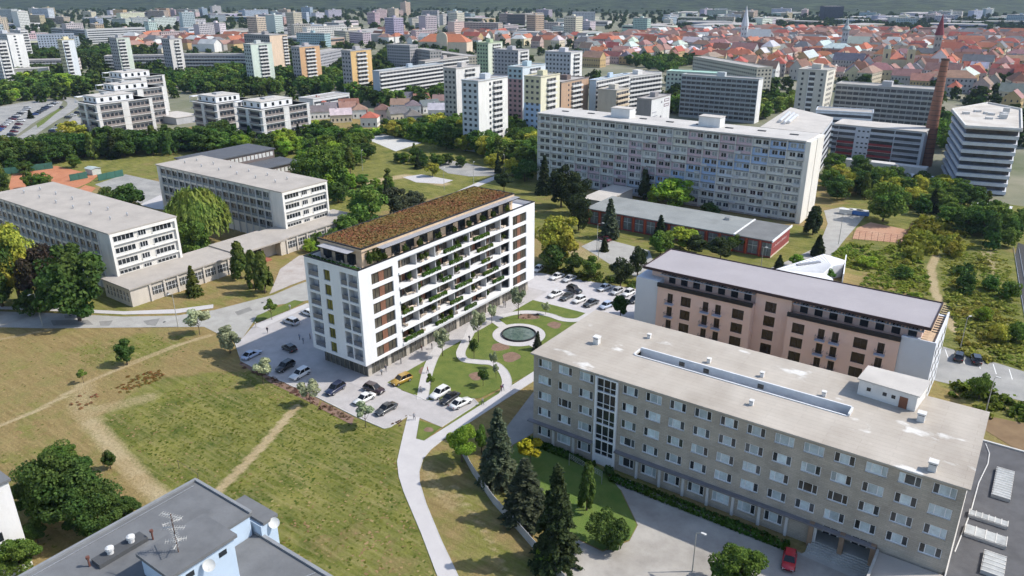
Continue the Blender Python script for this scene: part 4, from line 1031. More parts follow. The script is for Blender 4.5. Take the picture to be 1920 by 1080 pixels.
blc = MB(); blc.box(0, 2.2, -1.1, -.14, -.1, .02, 0); blc.box(0, 2.2, -1.1, -1.04, .02, .95, 1); blc = blc.mesh('balcony', [paint((.45, .45, .45)), paint((.50, .51, .52))])
pat = ["wwyywwyywwypwppwbb", "wywwyywwypyywppbbw", "wwyywwyppwwpppbbww", "ywwyywwpwpwpbbbwwy", "wwywwyppwppbblwwyw", "yywwypwpppblbwwyyw", "wwyppwpwlbbllwywwy", "wypwppplbblwwyywwy", "ywppwpplblwwyywwyw"]
wcount = 0; rest = MB()
for f in range(NFL):
    z = SH - .35 - (f + 1) * fh
    for b in range(NBAY):
        x = W0 + b * bwid - bx
        part('facade_panel', pan[pat[f][b]], sb, (x, F0 - by, z))
        for k in (.17, .60):
            if b >= 2: part('window', wns[rr.choice((0, 0, 1, 2, 2))], sb, (x + bwid * k, F0 + .0 - by, z + 1.12))
            else:
                xx = x + bwid * k; rest.box(xx, xx + 1.9, F0 + .02 - by, F0 + .09 - by, z + 1.12, z + 2.57)
        if (b + f) % 3 == 0: part('balcony', blc, sb, (x + (bwid - 2.4 if b % 2 else .2), F0 - by, z + .1))
part('far_windows', rest, sb, mats=[GLASS_V], kind='stuff')
fin = MB(); fin.box(-.13, .13, -.6, .1, .5, SH - .01); fin = fin.mesh('fin', [paint((.60, .60, .58))])
for b in range(NBAY + 1): part('facade_fin', fin, sb, (W0 + b * bwid - bx, F0 - by, 0))
q = MB()
for f in range(NFL + 1): q.box(W0 + .11 - bx, W1 - 1.62 - bx, F0 - .2 - by, F0 + .45 - by, SH - .36 - f * fh, SH - .2 - f * fh)
part('floor_edges', q, sb, mats=[paint((.27, .26, .26))], kind='stuff')

# ------------------------------------------------------------------ dormitories and their low link building
DW = paint((.66, .64, .59)); DB = mat('blue_grey_spandrel', (.21, .25, .28), .5, .2, .5)
dwm = MB(); dwm.box(.12, 3.6, -.02, .04, 1.0, 2.7, 0); dwm.box(.12, 3.6, -.10, .04, .1, .97, 1); dwm.box(1.8, 1.9, -.06, -.02, 1.0, 2.7, 2); dwm.box(2.7, 2.78, -.06, -.02, 1.0, 2.7, 2); dwm = dwm.mesh('window', [GLASS_V, DB, WHITE])
def strip(w, n):
    m_ = MB(); m_.box(-.04, .02, 0, w, 0, 1.35, 0)
    for k in range(n + 1): m_.box(.02, .1, k * (w - .1) / n, k * (w - .1) / n + .1, 0, 1.35, 1)
    return m_.mesh('window_strip', [GLASS, WHITE])
s5, s3 = strip(5.9, 5), strip(2.4, 3)
def parapet(w): m_ = MB(); m_.box(0, .28, 0, w, 0, 1.05); return m_.mesh('parapet', [paint((.62, .62, .60))])
p5, p3 = parapet(6.1), parapet(2.8)
def dormitory(label, x0, x1, y0, y1, H):
    t = thing('dormitory', label, 'dormitory', ((x0 + x1) / 2, (y0 + y1) / 2, 0)); cx, cy_ = (x0 + x1) / 2, (y0 + y1) / 2; foot(x0, x1, y0, y1)
    mb = MB(); mb.box(x0 - cx, x1 - .6 - cx, y0 + .12 - cy_, y1 - cy_, 0, H); mb.box(x1 - 6.2 - cx, x1 - .6 - cx, y0 - cy_, y0 + .115 - cy_, 0, H); part('wall', mb, t, mats=[DW])
    mb = MB(); mb.box(x1 - .6 - cx, x1 - cx, y0 - cy_, y0 + .7 - cy_, 0, H); mb.box(x1 - .6 - cx, x1 - cx, y1 - .7 - cy_, y1 - cy_, 0, H); mb.box(x1 - .6 - cx, x1 - cx, y0 + .7 - cy_, y1 - .7 - cy_, H - .9, H)
    for z in (4.9, 7.9, 11.3, 14.7): mb.box(x1 - .59 - cx, x1 - .02 - cx, y0 + .7 - cy_, y1 - .7 - cy_, z - .35 - .15, z - .15)
    part('end_frame', mb, t, mats=[paint((.76, .74, .69))])
    mb = MB(); mb.box(x0 - .3 - cx, x1 + .05 - cx, y0 - .3 - cy_, y1 + .3 - cy_, H + .002, H + .35, 0); rf = part('roof', mb, t, mats=[GRAVEL])
    for f in range(4):
        z = 15.05 - 3.37 * f - (0 if f < 3 else .0)
        for y, m_, pm_, w in ((y0 + 1.0, s5, p5, 6.1), (y0 + 8.1, s3, p3, 2.8), (y0 + 12.3, s5, p5, 6.1)):
            sc_ = 1 if f < 3 else .6
            part('window_strip', m_, t, (x1 - .55 - cx, y - cy_, z if f < 3 else 5.7), 0, (1, 1, sc_))
            if f < 3: part('balcony_parapet', pm_, t, (x1 - .55 - cx, y - .1 - cy_, z - 1.1))
    n = int((x1 - 6.4 - x0) / 3.74)
    for f in range(4):
        for k in range(n): part('window', dwm, t, (x1 - 6.4 - (k + 1) * 3.74 - cx, y0 + .1 - cy_, 13.9 - 3.37 * f))
    fm = MB(); fm.box(-.1, .12, -.28, .11, 0, H - .3); fm = fm.mesh('fin', [paint((.58, .58, .56))])
    for k in range(n + 1): part('facade_fin', fm, t, (x1 - 6.4 - k * 3.74 - cx, y0 + .0 - cy_, 0))
    vp = MB(); vp.cyl(0, 0, 0, .8, .22, .22, 8); vp.cyl(0, 0, .8, 1.1, .34, .1, 8); vp = vp.mesh('vent', [STEEL])
    for k in range(6):
        for dy in (7, 12): part('roof_vent', vp, rf, (x1 - 12 - k * 10.5 - cx, y0 + dy - cy_, H + .35))
    return t
dormitory('left gravel-roofed dormitory block with balcony strips on its end wall', -275.5, -202.5, 96.5, 116.3, 17.55)
dormitory('dormitory block with pale roof beyond the weeping willow', -272.0, -199.6, 152.0, 171.0, 17.55)
ann = thing('link_building', 'low flat-roofed link building with pilasters in front of the dormitories', 'building', (-197.5, 132, 0)); foot(-206, -188, 93, 178)
bx, by = -197.5, 132
ABG = paint((.56, .51, .445))
mb = MB(); mb.box(-204.8 - bx, -191.4 - bx, 93.5 - by, 126.5 - by, 0, 5.0); mb.box(-204.6 - bx, -195.0 - bx, 126.5 - by, 143.5 - by, 0, 5.3); mb.box(-204.8 - bx, -192.4 - bx, 143.5 - by, 177 - by, 0, 5.0); part('wall', mb, ann, mats=[ABG])
mb = MB(); mb.box(-205.1 - bx, -190.9 - bx, 93.1 - by, 126.6 - by, 5.003, 5.4); mb.box(-205 - bx, -190.2 - bx, 126.62 - by, 144.5 - by, 5.303, 5.8); mb.box(-205.1 - bx, -191.9 - bx, 144.52 - by, 177.3 - by, 5.003, 5.4); part('roof', mb, ann, mats=[GRAVEL])
awm = MB(); awm.box(0, .05, 0, 1.0, 0, 2.2, 0); awm.box(.05, .1, .45, .55, 0, 2.2, 1); awm.box(.05, .1, 0, 1, 1.1, 1.2, 1); awm = awm.mesh('window', [GLASS_V, WHITE])
apm = MB(); apm.box(0, .35, -.25, .25, 0, 5.0); apm = apm.mesh('pilaster', [paint((.60, .55, .49))])
for y in np.arange(99, 126, 4.1): 
    part('pilaster', apm, ann, (-191.395 - bx, y - by, 0))
    for k in (.55, 1.65, 2.75): part('window', awm, ann, (-191.39 - bx, y + k - by, 1.6))
for y in np.arange(146, 176, 4.1):
    part('pilaster', apm, ann, (-192.395 - bx, y - by, 0))
    for k in (.55, 1.65, 2.75): part('window', awm, ann, (-192.39 - bx, y + k - by, 1.6))
for x in np.arange(-203.5, -192.5, 1.7): part('slit_window', awm, ann, (x - bx, 93.49 - by, 1.2), -math.pi / 2, (1, .7, 1.2))
q = MB(); q.box(0, .1, 0, 6, 0, 3.6, 0); q.box(.1, .16, 2.9, 3.1, 0, 3.6, 1); part('entrance_door', q, ann, (-194.99 - bx, 132 - by, 0), mats=[GLASS, WHITE])
q = MB(); q.box(0, 3.5, 0, 8, 0, .5); part('entrance_steps', q, ann, (-194.98 - bx, 131 - by, 0), mats=[mat('brick_steps', (.36, .13, .09), .9, .15)])
# hall with dark roofs behind dormitory two
hl = thing('school_hall', 'hall with dark grey standing roof and white window band behind the dormitories', 'building', (-298, 205, 0)); foot(-318, -276, 183, 228)
mb = MB(); mb.box(-16, 3, -20, 18, 0, 9, 0); mb.box(3, 18, 0, 20, 0, 4.8, 0); part('wall', mb, hl, mats=[paint((.16, .13, .12))])
mb = MB(); mb.box(-16.6, 3.4, -20.6, 18.6, 9.003, 9.5); mb.box(3.41, 18.6, -.4, 20.6, 4.803, 5.2); part('roof', mb, hl, mats=[mat('dark_slate_roof', (.10, .105, .115), .7, .12, .2)])
q = MB(); q.box(0, .05, 0, 1.5, 0, 1.9); q = q.mesh('window', [mat('white_blind', (.55, .55, .53), .6, .2)])
for y in np.arange(-18, 17, 2.1): part('window', q, hl, (3.0, y, 6.3))
for y in np.arange(1, 19, 2.1): part('window', q, hl, (18.0, y, 1.8))

# ------------------------------------------------------------------ red school pavilion
RED = mat('red_cladding', (.27, .065, .065), .6, .12, .6)
rs = thing('school_pavilion', 'long low red pavilion with grey flat roof in front of the pastel slab', 'school building', (-97, 238.5, 0)); foot(-131, -63, 228, 250)
mb = MB(); mb.box(-33.4, 32.5, -9.0, 10, 0, 5.4); part('wall', mb, rs, mats=[RED])
mb = MB(); mb.box(-33.9, 20.3, -9.6, 10.4, 5.403, 5.75); part('roof', mb, rs, mats=[BITUMEN_L]); mb = MB(); mb.box(20.8, 32.7, -9.6, 10.4, 5.403, 5.7); part('roof', mb, rs, mats=[mat('darker_felt', (.17, .175, .175), .9, .15, .2)])
mb = MB(); mb.box(20.31, 20.79, -9.6, 10.4, 5.403, 5.95); mb.box(32.71, 33.0, -9.7, 10.5, 5.3, 6.0); part('roof_trim', mb, rs, mats=[WHITE])
q = MB(); q.box(-.8, .8, -.8, .8, 0, .9); part('roof_cowl', q, rs, (13, 5, 5.752), mats=[STEEL])
q = MB(); q.box(0, 3.0, -.06, 0, 0, 4.2, 0); q.box(0, 3.0, -.1, -.06, 2.6, 2.75, 1); q.box(1.45, 1.55, -.1, -.06, 0, 4.2, 1); q = q.mesh('window', [mat('grey_glazing', (.16, .18, .19), .2, .4, .6), paint((.5, .5, .5))])
for i, x in enumerate(np.arange(-32, 30, 4.4)): part('glazed_bay', q, rs, (x, -9.003, .5))
q = MB(); q.box(0, .45, -.45, -.005, 0, 5.4); q = q.mesh('post', [mat('orange_red_post', (.45, .09, .04), .6, .1)])
for x in np.arange(-32.8, 31, 4.4): part('facade_post', q, rs, (x, -9.0, 0))
mb = MB(); rl = random.Random(4)
y = -6.4
while y < 6.5:   # faded white lettering along the gable, too worn to read
    h_ = rl.uniform(.35, .75); mb.box(32.505, 32.53, y, y + rl.uniform(.2, .5), 2.7, 2.7 + h_); y += rl.uniform(.55, 1.0)
part('wall_lettering', mb, rs, mats=[mat('faded_white_lettering', (.55, .40, .40), .8, .2)], kind='stuff')
mb = MB(); mb.box(32.49, 32.62, -9, 10, 0, .45); part('plinth', mb, rs, mats=[paint((.58, .50, .40))])
la = thing('link_corridor', 'pale flat-roofed link corridor at the far end of the red pavilion', 'building', (-136, 262, 0))
mb = MB(); mb.box(-5, 4, -18, 6, 0, 4.2); part('wall', mb, la, mats=[paint((.58, .56, .52))]); mb = MB(); mb.box(-5.4, 4.4, -18.4, 6.4, 4.203, 4.6); part('roof', mb, la, mats=[GRAVEL_L]); foot(-142, -131, 243, 269)
# white membrane-roofed house
wh = thing('white_house', 'white modern house with ribbed white roof and courtyard beyond the peach block', 'house', (0, 0, 0)); foot(-58, -38, 206, 232)
pq = [at(x, y, 4) for x, y in ((1450, 506), (1545, 476), (1585, 488), (1580, 525), (1562, 530))]
pin = [at(x, y, 4) for x, y in ((1538, 511), (1558, 498), (1575, 494))]
mb = MB(); mb.prism([pq[0], at(1570, 545, 4), at(1561, 522, 4), at(1545, 512, 4), at(1562, 499, 4), at(1581, 495, 4), pq[2], pq[1]], 0, 4.0); part('wall', mb, wh, mats=[WHITE])
mb = MB()
a, b_ = np.array(pq[0]), np.array(pq[1])
for k in range(14):
    t = (k + .5) / 14; p = a + (b_ - a) * t; e = np.array(at(1547, 513, 4)) + (np.array(at(1560, 499, 4)) - np.array(at(1547, 513, 4))) * t
    mb.tube((*(p + (e - p) * .03), 4.04), (*(p + (e - p) * .96), 4.04), .07, 4)
part('roof_ribs', mb, wh, mats=[paint((.66, .66, .66))], kind='stuff')
q = MB(); q.box(-4, 4, -.5, .5, 0, .4); part('roof_light', q, wh, (*at(1516, 495, 4), 4.01), .95, mats=[mat('roof_light_glass', (.25, .26, .28), .2, .2)])
q = MB(); c0, c1 = np.array(at(1580, 525, 2)), np.array(at(1585, 488, 2)); d = (c1 - c0) / np.linalg.norm(c1 - c0); nn = np.array([-d[1], d[0]]) * .15
q.prism([tuple(c0 - nn), tuple(c1 - nn), tuple(c1 + nn), tuple(c0 + nn)], 0, 3.8); part('court_wall', q, wh, mats=[WHITE])

# ------------------------------------------------------------------ pale blue block whose roof fills the lower left
BLUE = mat('pale_blue_render', (.47, .57, .68), .8, .05, .5)
bb = thing('blue_apartment_block', 'pale blue apartment block with grey bitumen roof, aerials and dishes', 'apartment block', (-64.5, 25, 0)); foot(-77, -40, -5, 42, 1)
bx, by = -64.5, 25
mb = MB(); mb.box(-74.8 - bx, -64.6 - bx, -20 - by, 39.6 - by, 0, 24.6); mb.box(-64.59 - bx, -50 - bx, -20 - by, 39.9 - by, 0, 21.8); mb.box(-69 - bx, -63.2 - bx, 39.91 - by, 42.0 - by, 0, 23.6); part('wall', mb, bb, mats=[BLUE])
mb = MB(); mb.box(-75.1 - bx, -64.5 - bx, -20 - by, 39.9 - by, 24.603, 25.0); mb.box(-64.49 - bx, -49.8 - bx, -20 - by, 40.2 - by, 21.803, 22.1); mb.box(-69.1 - bx, -63.1 - bx, 40.21 - by, 42.2 - by, 23.603, 24.0); rf = part('roof', mb, bb, mats=[BITUMEN])
mb = MB(); mb.box(-75.2 - bx, -74.85 - bx, -20 - by, 39.9 - by, 25.003, 25.25); mb.box(-74.85 - bx, -64.5 - bx, 39.6 - by, 39.95 - by, 25.003, 25.25); mb.box(-64.45 - bx, -49.8 - bx, 39.85 - by, 40.25 - by, 22.103, 22.35); part('roof_edge', mb, bb, mats=[mat('edge_flashing', (.24, .25, .26), .6, .15)])
mb = MB(); mb.box(-65.2 - bx, -60.0 - bx, 27.6 - by, 34.6 - by, 22.0, 27.3); lh = part('lift_house', mb, bb, mats=[BLUE])
mb = MB(); mb.box(-65.5 - bx, -59.7 - bx, 27.3 - by, 34.9 - by, 27.303, 27.7); part('lift_house_roof', mb, lh, mats=[BITUMEN])
q = MB(); q.box(0, .04, -.45, .45, -.3, .3); q = q.mesh('window', [GLASS])
for y in (29.5, 33.2): part('lift_house_window', q, lh, (-60.0 - bx, y - by, 26.3))
def dish(r):
    m_ = MB(); n = 20; rings = [(0, .0), (.35, .03), (.7, .1), (1, .2)]
    for k in range(3):
        for j in range(n):
            a0, a1 = 2 * math.pi * j / n, 2 * math.pi * (j + 1) / n; (q0, h0), (q1, h1) = rings[k], rings[k + 1]
            m_.poly([(h0 * r, q0 * r * math.cos(a0), q0 * r * math.sin(a0)), (h1 * r, q1 * r * math.cos(a0), q1 * r * math.sin(a0)), (h1 * r, q1 * r * math.cos(a1), q1 * r * math.sin(a1)), (h0 * r, q0 * r * math.cos(a1), q0 * r * math.sin(a1))])
    m_.tube((0, 0, -r), (.55 * r, 0, -.1 * r), .02, 4); return m_.mesh('dish', [mat('dish_white', (.72, .71, .67), .6, .08)])
for k, (x, y, z, r) in enumerate(((-59.3, 31.2, 26.6, .62), (-59.2, 28.1, 26.2, .62), (-62.8, 41.4, 23.4, .62))):
    o = solo('satellite_dish', dish(r), ('white satellite dish on the wall of the lift house, nearer the blue notch', 'white satellite dish on the lift house cut by the lower picture edge', 'white satellite dish on the blue wall beside the meadow')[k], 'satellite dish', (x, y, z), -.9)
    o.rotation_euler = (0, -.5, -.7)
am = thing('roof_aerial', 'rusty lattice aerial mast with branching antennas on the lift house', 'antenna', (-62.2, 29.9, 27.7))
mb = MB(); mb.tube((0, 0, 0), (0, 0, 4.6), .06, 6); part('mast', mb, am, mats=[mat('rusty_mast', (.13, .075, .055), .8, .2)])
AL = mat('aerial_metal', (.50, .49, .46), .5, .15)
for z, a0, ln in ((4.4, .3, 2.4), (3.7, 1.2, 1.8), (3.0, .6, 2.2), (2.2, -.3, 2.6), (1.5, .9, 2.0), (1.0, 2.2, 1.6)):
    q = MB(); c, s = math.cos(a0), math.sin(a0); q.tube((-c * ln / 2, -s * ln / 2, z), (c * ln / 2, s * ln / 2, z), .045, 5)
    for k in np.linspace(-.48, .48, 9):
        q.tube((c * ln * k - s * .35, s * ln * k + c * .35, z), (c * ln * k + s * .35, s * ln * k - c * .35, z), .018, 4)
    part('antenna', q, am, mats=[AL])
def cowl():
    m_ = MB(); m_.cyl(0, 0, 0, .5, .32, .32, 12); m_.cyl(0, 0, .45, .75, .42, .42, 12); m_.cyl(0, 0, .75, .9, .42, .2, 12); return m_.mesh('cowl', [mat('cowl_white', (.66, .66, .65), .4, .08)])
cwl = cowl()
for x, y in ((-70.4, 27.0), (-70.3, 29.2)): part('vent_cowl', cwl, rf, (x - bx, y - by, 25.5))
mb = MB(); mb.box(-71.2 - bx, -69.6 - bx, 25.4 - by, 30.6 - by, 25.003, 25.5); part('vent_plinth', mb, rf, mats=[BITUMEN_D])
mb = MB(); mb.box(-58.6 - bx, -57 - bx, 29.5 - by, 31.5 - by, 22.103, 22.9); part('vent_plinth', mb, rf, mats=[BITUMEN_D]); part('vent_cowl', cwl, rf, (-57.8 - bx, 31 - by, 22.9))
q = MB(); q.cyl(0, 0, 0, 1.0, .1, .1, 8); q.cyl(0, 0, 1.0, 1.25, .2, .2, 8); q = q.mesh('pipe', [mat('rusty_pipe', (.14, .06, .045), .8, .2)])
for x, y, z in ((-70.9, 25.0, 25.0), (-69.4, 31.0, 25.0), (-57.2, 29.8, 22.9)): part('vent_pipe', q, rf, (x - bx, y - by, z))
mb = MB(); mb.tube((-60 - bx, 26 - by, 22.16), (-54 - bx, 39.6 - by, 22.16), .05, 5); mb.tube((-74.2 - bx, 5 - by, 25.06), (-74.2 - bx, 39 - by, 25.06), .04, 5); part('lightning_wire', mb, rf, mats=[STEEL])
lw = thing('white_end_house', 'white rendered block corner at the left picture edge', 'building', (*at(15, 902, 15), 0))
mb = MB(); mb.box(-14, 0, -12, 0, 0, 15.0); part('wall', mb, lw, mats=[paint((.74, .73, .72))]); mb = MB(); mb.box(-14.3, .3, -12.3, .3, 15.003, 15.4); part('roof', mb, lw, mats=[BITUMEN]); q = MB(); q.box(0, .05, -2.2, -1.0, 0, 1.4); q = q.mesh('window', [GLASS])
for z in (3, 6.4, 9.8): part('window', q, lw, (.002, -1.5, z))

# ------------------------------------------------------------------ white terrace-roofed flats (left background)
BROWNP = paint((.27, .235, .22)); 
def white_flats(label, xl, xc, yc, xr, H, pent=3.3):
    c = at(xc, yc, H); W, D = span_u(c, H, xl), span_v(c, H, xr); D = min(D, 32)
    t = thing('terrace_flats', label, 'apartment block', (c[0], c[1], 0), 0, 'white flats with roof terraces'); foot(c[0] - W, c[0], c[1], c[1] + D)
    mb = MB(); mb.box(-W, 0, 0, D, 0, H, 0); part('wall', mb, t, mats=[paint((.50, .49, .48))])
    nf = 5; fh_ = H / nf
    bd, rl_, gl, fr = MB(), MB(), MB(), MB()
    for f in range(nf + 1):
        z = f * fh_; bd.box(-W - 1.1, 1.2, -1.2, D + .4, z - .28, z + .0)
    for f in range(nf):
        z = f * fh_
        for a, b in ((.06, .44), (.56, .94)):
            gl.box(.003, .06, D * a, D * b, z + .1, z + 2.5); rl_.box(1.05, 1.15, D * a, D * b, z + .003, z + 1.05)
            for y in np.arange(D * a, D * b, 2.4): fr.box(.061, .1, y, y + .6, z + .1, z + 2.5)
            gl.box(-W * b, -W * a, -.06, -.003, z + .1, z + 2.5); rl_.box(-W * b, -W * a, -1.15, -1.05, z + .003, z + 1.05)
    part('floor_bands', bd, t, mats=[paint((.64, .63, .61))]); part('balcony_rails', rl_, t, mats=[BROWNP], kind='stuff'); part('glazing', gl, t, mats=[FARGLASS], kind='stuff'); part('panel_strips', fr, t, mats=[BROWNP], kind='stuff')
    pm_ = MB()
    for a in (0, .44, .94): pm_.box(.002, 1.1, D * a, D * (a + .06 if a != .44 else .56), 0, H - .3)
    for a in (.44,): pm_.box(-W * .56, -W * a, -1.1, -.002, 0, H - .3)
    part('white_piers', pm_, t, mats=[paint((.64, .63, .61))])
    mb = MB(); mb.box(-W + 3.0, -2.2, 2.2, D * .72, H + .002, H + pent); pe = part('penthouse', mb, t, mats=[WHITE])
    mb = MB(); mb.box(-W + 2.8, -2.0, 2.0, D * .72 + .2, H + pent + .003, H + pent + .35); part('penthouse_roof', mb, pe, mats=[GRAVEL_L])
    q = MB(); q.box(0, .05, 0, 1.6, 0, 1.8); q = q.mesh('window', [GLASS])
    for y in np.linspace(4.5, D * .72 - 4, 4): part('penthouse_window', q, pe, (-2.19, y, H + .8))
    for x in np.linspace(-W + 4, -5, 3): part('penthouse_window', q, pe, (x, 2.19, H + .8), -math.pi / 2)
    q = MB(); q.box(-W * .6, -W * .4, D * .3, D * .5, H + pent + .353, H + pent + 1.2); part('roof_plant', q, pe, mats=[paint((.4, .4, .4))])
    mb = MB(); mb.box(-W - .9, -W + 2.6, -1.0, 4, H + 2.6, H + 2.85); mb.box(-W - .8, -W - .6, -.9, -.7, H + .002, H + 2.59); mb.box(-W - .8, -W - .6, 3.7, 3.9, H + .002, H + 2.59); part('terrace_awning', mb, pe, mats=[WHITE])
    return t
white_flats('white terrace-roofed flats nearest the car park, front left of the group', 147, 178, 196, 286, 20.5)
white_flats('white terrace-roofed flats in the middle of the left group', 186, 212, 172, 311, 22)
white_flats('white terrace-roofed flats farthest back in the left group', 198, 226, 148, 308, 24)
white_flats('white terrace-roofed flats at the left of the right-hand pair', 362, 403, 195, 475, 19)
white_flats('white terrace-roofed flats at the right of the right-hand pair', 445, 488, 206, 580, 19)
q = at(330, 222, 4); t = thing('flats_podium', 'low podium with roof garden between the white flats', 'building', (*q, 0)); mb = MB(); mb.box(-24, 0, 0, 16, 0, 4); part('wall', mb, t, mats=[paint((.42, .42, .43))]); mb = MB(); mb.box(-24.3, .3, -.3, 16.3, 4.003, 4.4); part('roof', mb, t, mats=[GRAVEL_L]); foot(q[0] - 24, q[0], q[1], q[1] + 16)

# ------------------------------------------------------------------ tower blocks and slabs of the housing estates
BZ = [(0, .28, None), (.28, .72, 'bal'), (.72, 1, None)]
def Z(*a): return [z for z in a if z[2]]
mid_bal = Z((.3, .75, 'bal'), (.8, .95, 'win'))
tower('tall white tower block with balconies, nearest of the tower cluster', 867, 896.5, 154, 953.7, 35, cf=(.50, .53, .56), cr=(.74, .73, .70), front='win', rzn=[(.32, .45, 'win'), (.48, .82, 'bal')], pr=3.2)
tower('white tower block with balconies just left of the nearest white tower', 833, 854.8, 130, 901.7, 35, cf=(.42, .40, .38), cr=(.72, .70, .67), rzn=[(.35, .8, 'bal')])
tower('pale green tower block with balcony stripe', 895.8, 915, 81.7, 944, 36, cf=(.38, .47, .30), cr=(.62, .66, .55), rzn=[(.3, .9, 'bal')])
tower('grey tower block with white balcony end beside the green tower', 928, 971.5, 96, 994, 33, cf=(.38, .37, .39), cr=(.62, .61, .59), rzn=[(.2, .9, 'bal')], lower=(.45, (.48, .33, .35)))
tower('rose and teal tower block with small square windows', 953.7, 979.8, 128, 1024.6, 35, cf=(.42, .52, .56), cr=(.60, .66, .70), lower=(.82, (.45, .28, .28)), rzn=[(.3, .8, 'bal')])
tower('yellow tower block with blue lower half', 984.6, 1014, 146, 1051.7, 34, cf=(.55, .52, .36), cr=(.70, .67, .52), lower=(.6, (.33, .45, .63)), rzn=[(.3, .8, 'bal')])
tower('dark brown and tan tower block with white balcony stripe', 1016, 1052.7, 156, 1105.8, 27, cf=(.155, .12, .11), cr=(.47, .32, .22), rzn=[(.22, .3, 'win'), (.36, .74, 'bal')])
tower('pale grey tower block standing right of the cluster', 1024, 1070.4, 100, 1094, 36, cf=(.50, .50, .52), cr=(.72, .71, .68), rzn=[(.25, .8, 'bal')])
tower('beige six-storey block with tan balconies', 1122.5, 1156, 171, 1181, 22, cf=(.47, .44, .38), cr=(.60, .52, .40), front=None, right='bal', cat='apartment block', name='apartment_slab', balm=paint((.62, .52, .38)))
tower('blue-ended slab with long white balconies', 1107, 1118, 152, 1182, 26, cf=(.42, .52, .62), cr=(.62, .61, .58), front=None, right='bal', cat='apartment block', name='apartment_slab')
slab2('curved-looking pale slab with loggia rows behind the blue-ended slab', (1180, 145), (1241, 137), 24, 14, front='bal', cf=(.60, .59, .57))
adv = tower('grey advert block with white poster wall behind the pastel slab', 1196, 1222, 188, 1259, 20, cf=(.26, .245, .245), cr=(.68, .68, .68), front=None, right=None, cat='building', name='advert_block')
Dp = span_v(at(1222, 188, 20), 20, 1259)
for y0, y1, z0, z1, rgb in ((.66, .93, 17.2, 18.9, (.22, .16, .18)), (.66, .93, 14.4, 16.1, (.22, .16, .18)), (.06, .28, 12.6, 13.1, (.35, .36, .4)), (.06, .34, 10.4, 10.9, (.35, .36, .4)), (.06, .31, 8.2, 8.7, (.35, .36, .4)), (.5, .56, 17, 18, (.2, .2, .22)), (.48, .56, 8.6, 10, (.2, .2, .22)), (.46, .54, 4.4, 5.6, (.2, .2, .22))):
    q = MB(); q.box(.003, .06, Dp * y0, Dp * y1, z0, z1); po = part('poster_block', q, adv, mats=[paint(rgb)])
    if z1 - z0 > 1.65: q = MB(); q.box(.061, .09, Dp * (y0 + .03), Dp * (y1 - .03), z0 + .45, z1 - .45); part('poster_line', q, po, mats=[paint((.62, .62, .63))])
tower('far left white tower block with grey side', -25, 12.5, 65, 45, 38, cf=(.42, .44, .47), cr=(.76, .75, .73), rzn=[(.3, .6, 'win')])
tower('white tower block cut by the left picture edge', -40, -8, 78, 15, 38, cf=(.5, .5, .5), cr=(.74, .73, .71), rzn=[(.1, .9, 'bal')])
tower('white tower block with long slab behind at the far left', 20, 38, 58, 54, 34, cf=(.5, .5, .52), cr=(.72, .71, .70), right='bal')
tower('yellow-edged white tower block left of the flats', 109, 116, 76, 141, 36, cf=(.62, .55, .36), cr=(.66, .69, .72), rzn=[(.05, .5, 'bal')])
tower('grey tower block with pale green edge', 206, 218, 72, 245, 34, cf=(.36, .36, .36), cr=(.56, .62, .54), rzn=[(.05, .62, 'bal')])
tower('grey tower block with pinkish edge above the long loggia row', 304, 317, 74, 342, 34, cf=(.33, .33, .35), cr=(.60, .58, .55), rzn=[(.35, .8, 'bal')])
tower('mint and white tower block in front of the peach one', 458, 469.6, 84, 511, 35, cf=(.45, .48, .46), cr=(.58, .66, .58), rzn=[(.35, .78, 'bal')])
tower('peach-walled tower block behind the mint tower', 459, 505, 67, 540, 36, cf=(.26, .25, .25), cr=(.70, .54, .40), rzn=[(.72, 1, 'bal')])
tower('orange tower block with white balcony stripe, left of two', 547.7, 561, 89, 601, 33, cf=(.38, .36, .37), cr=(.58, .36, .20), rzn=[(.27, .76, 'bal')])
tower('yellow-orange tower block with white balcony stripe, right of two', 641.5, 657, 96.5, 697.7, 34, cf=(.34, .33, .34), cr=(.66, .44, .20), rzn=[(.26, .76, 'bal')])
tower('long white slab with blue-grey end wall and eight balcony rows', 700, 711, 135, 833, 23, cf=(.36, .42, .48), cr=(.62, .61, .59), front=None, right='rail', pr=3.4, cat='apartment block', name='apartment_slab')
tower('white slab with balconies behind the two white towers', 786, 797, 116, 880, 22, cf=(.4, .36, .34), cr=(.60, .59, .57), front=None, right='rail', cat='apartment block', name='apartment_slab')
tower('grey-green loggia slab with white end in front of the old town', 1280, 1423, 150, 1433, 26, cf=(.40, .43, .44), cr=(.74, .74, .73), front='log', right=None, pf=3.3, cat='apartment block', name='apartment_slab', balm=paint((.36, .39, .41)))
tower('beige tower block with dark balcony stripe before the old town', 1499, 1551, 134, 1569, 35, cf=(.47, .45, .40), cr=(.68, .64, .55), fz=[(.08, .25, 'win'), (.4, .62, 'log'), (.78, .95, 'win')], rzn=[(.2, .8, 'win')])
tower('grey loggia slab left of the brick chimney', 1569, 1757, 170.5, 1766, 26, cf=(.38, .38, .38), cr=(.6, .6, .6), front='log', right=None, pf=3.2, cat='apartment block', name='apartment_slab', balm=paint((.40, .40, .39)))
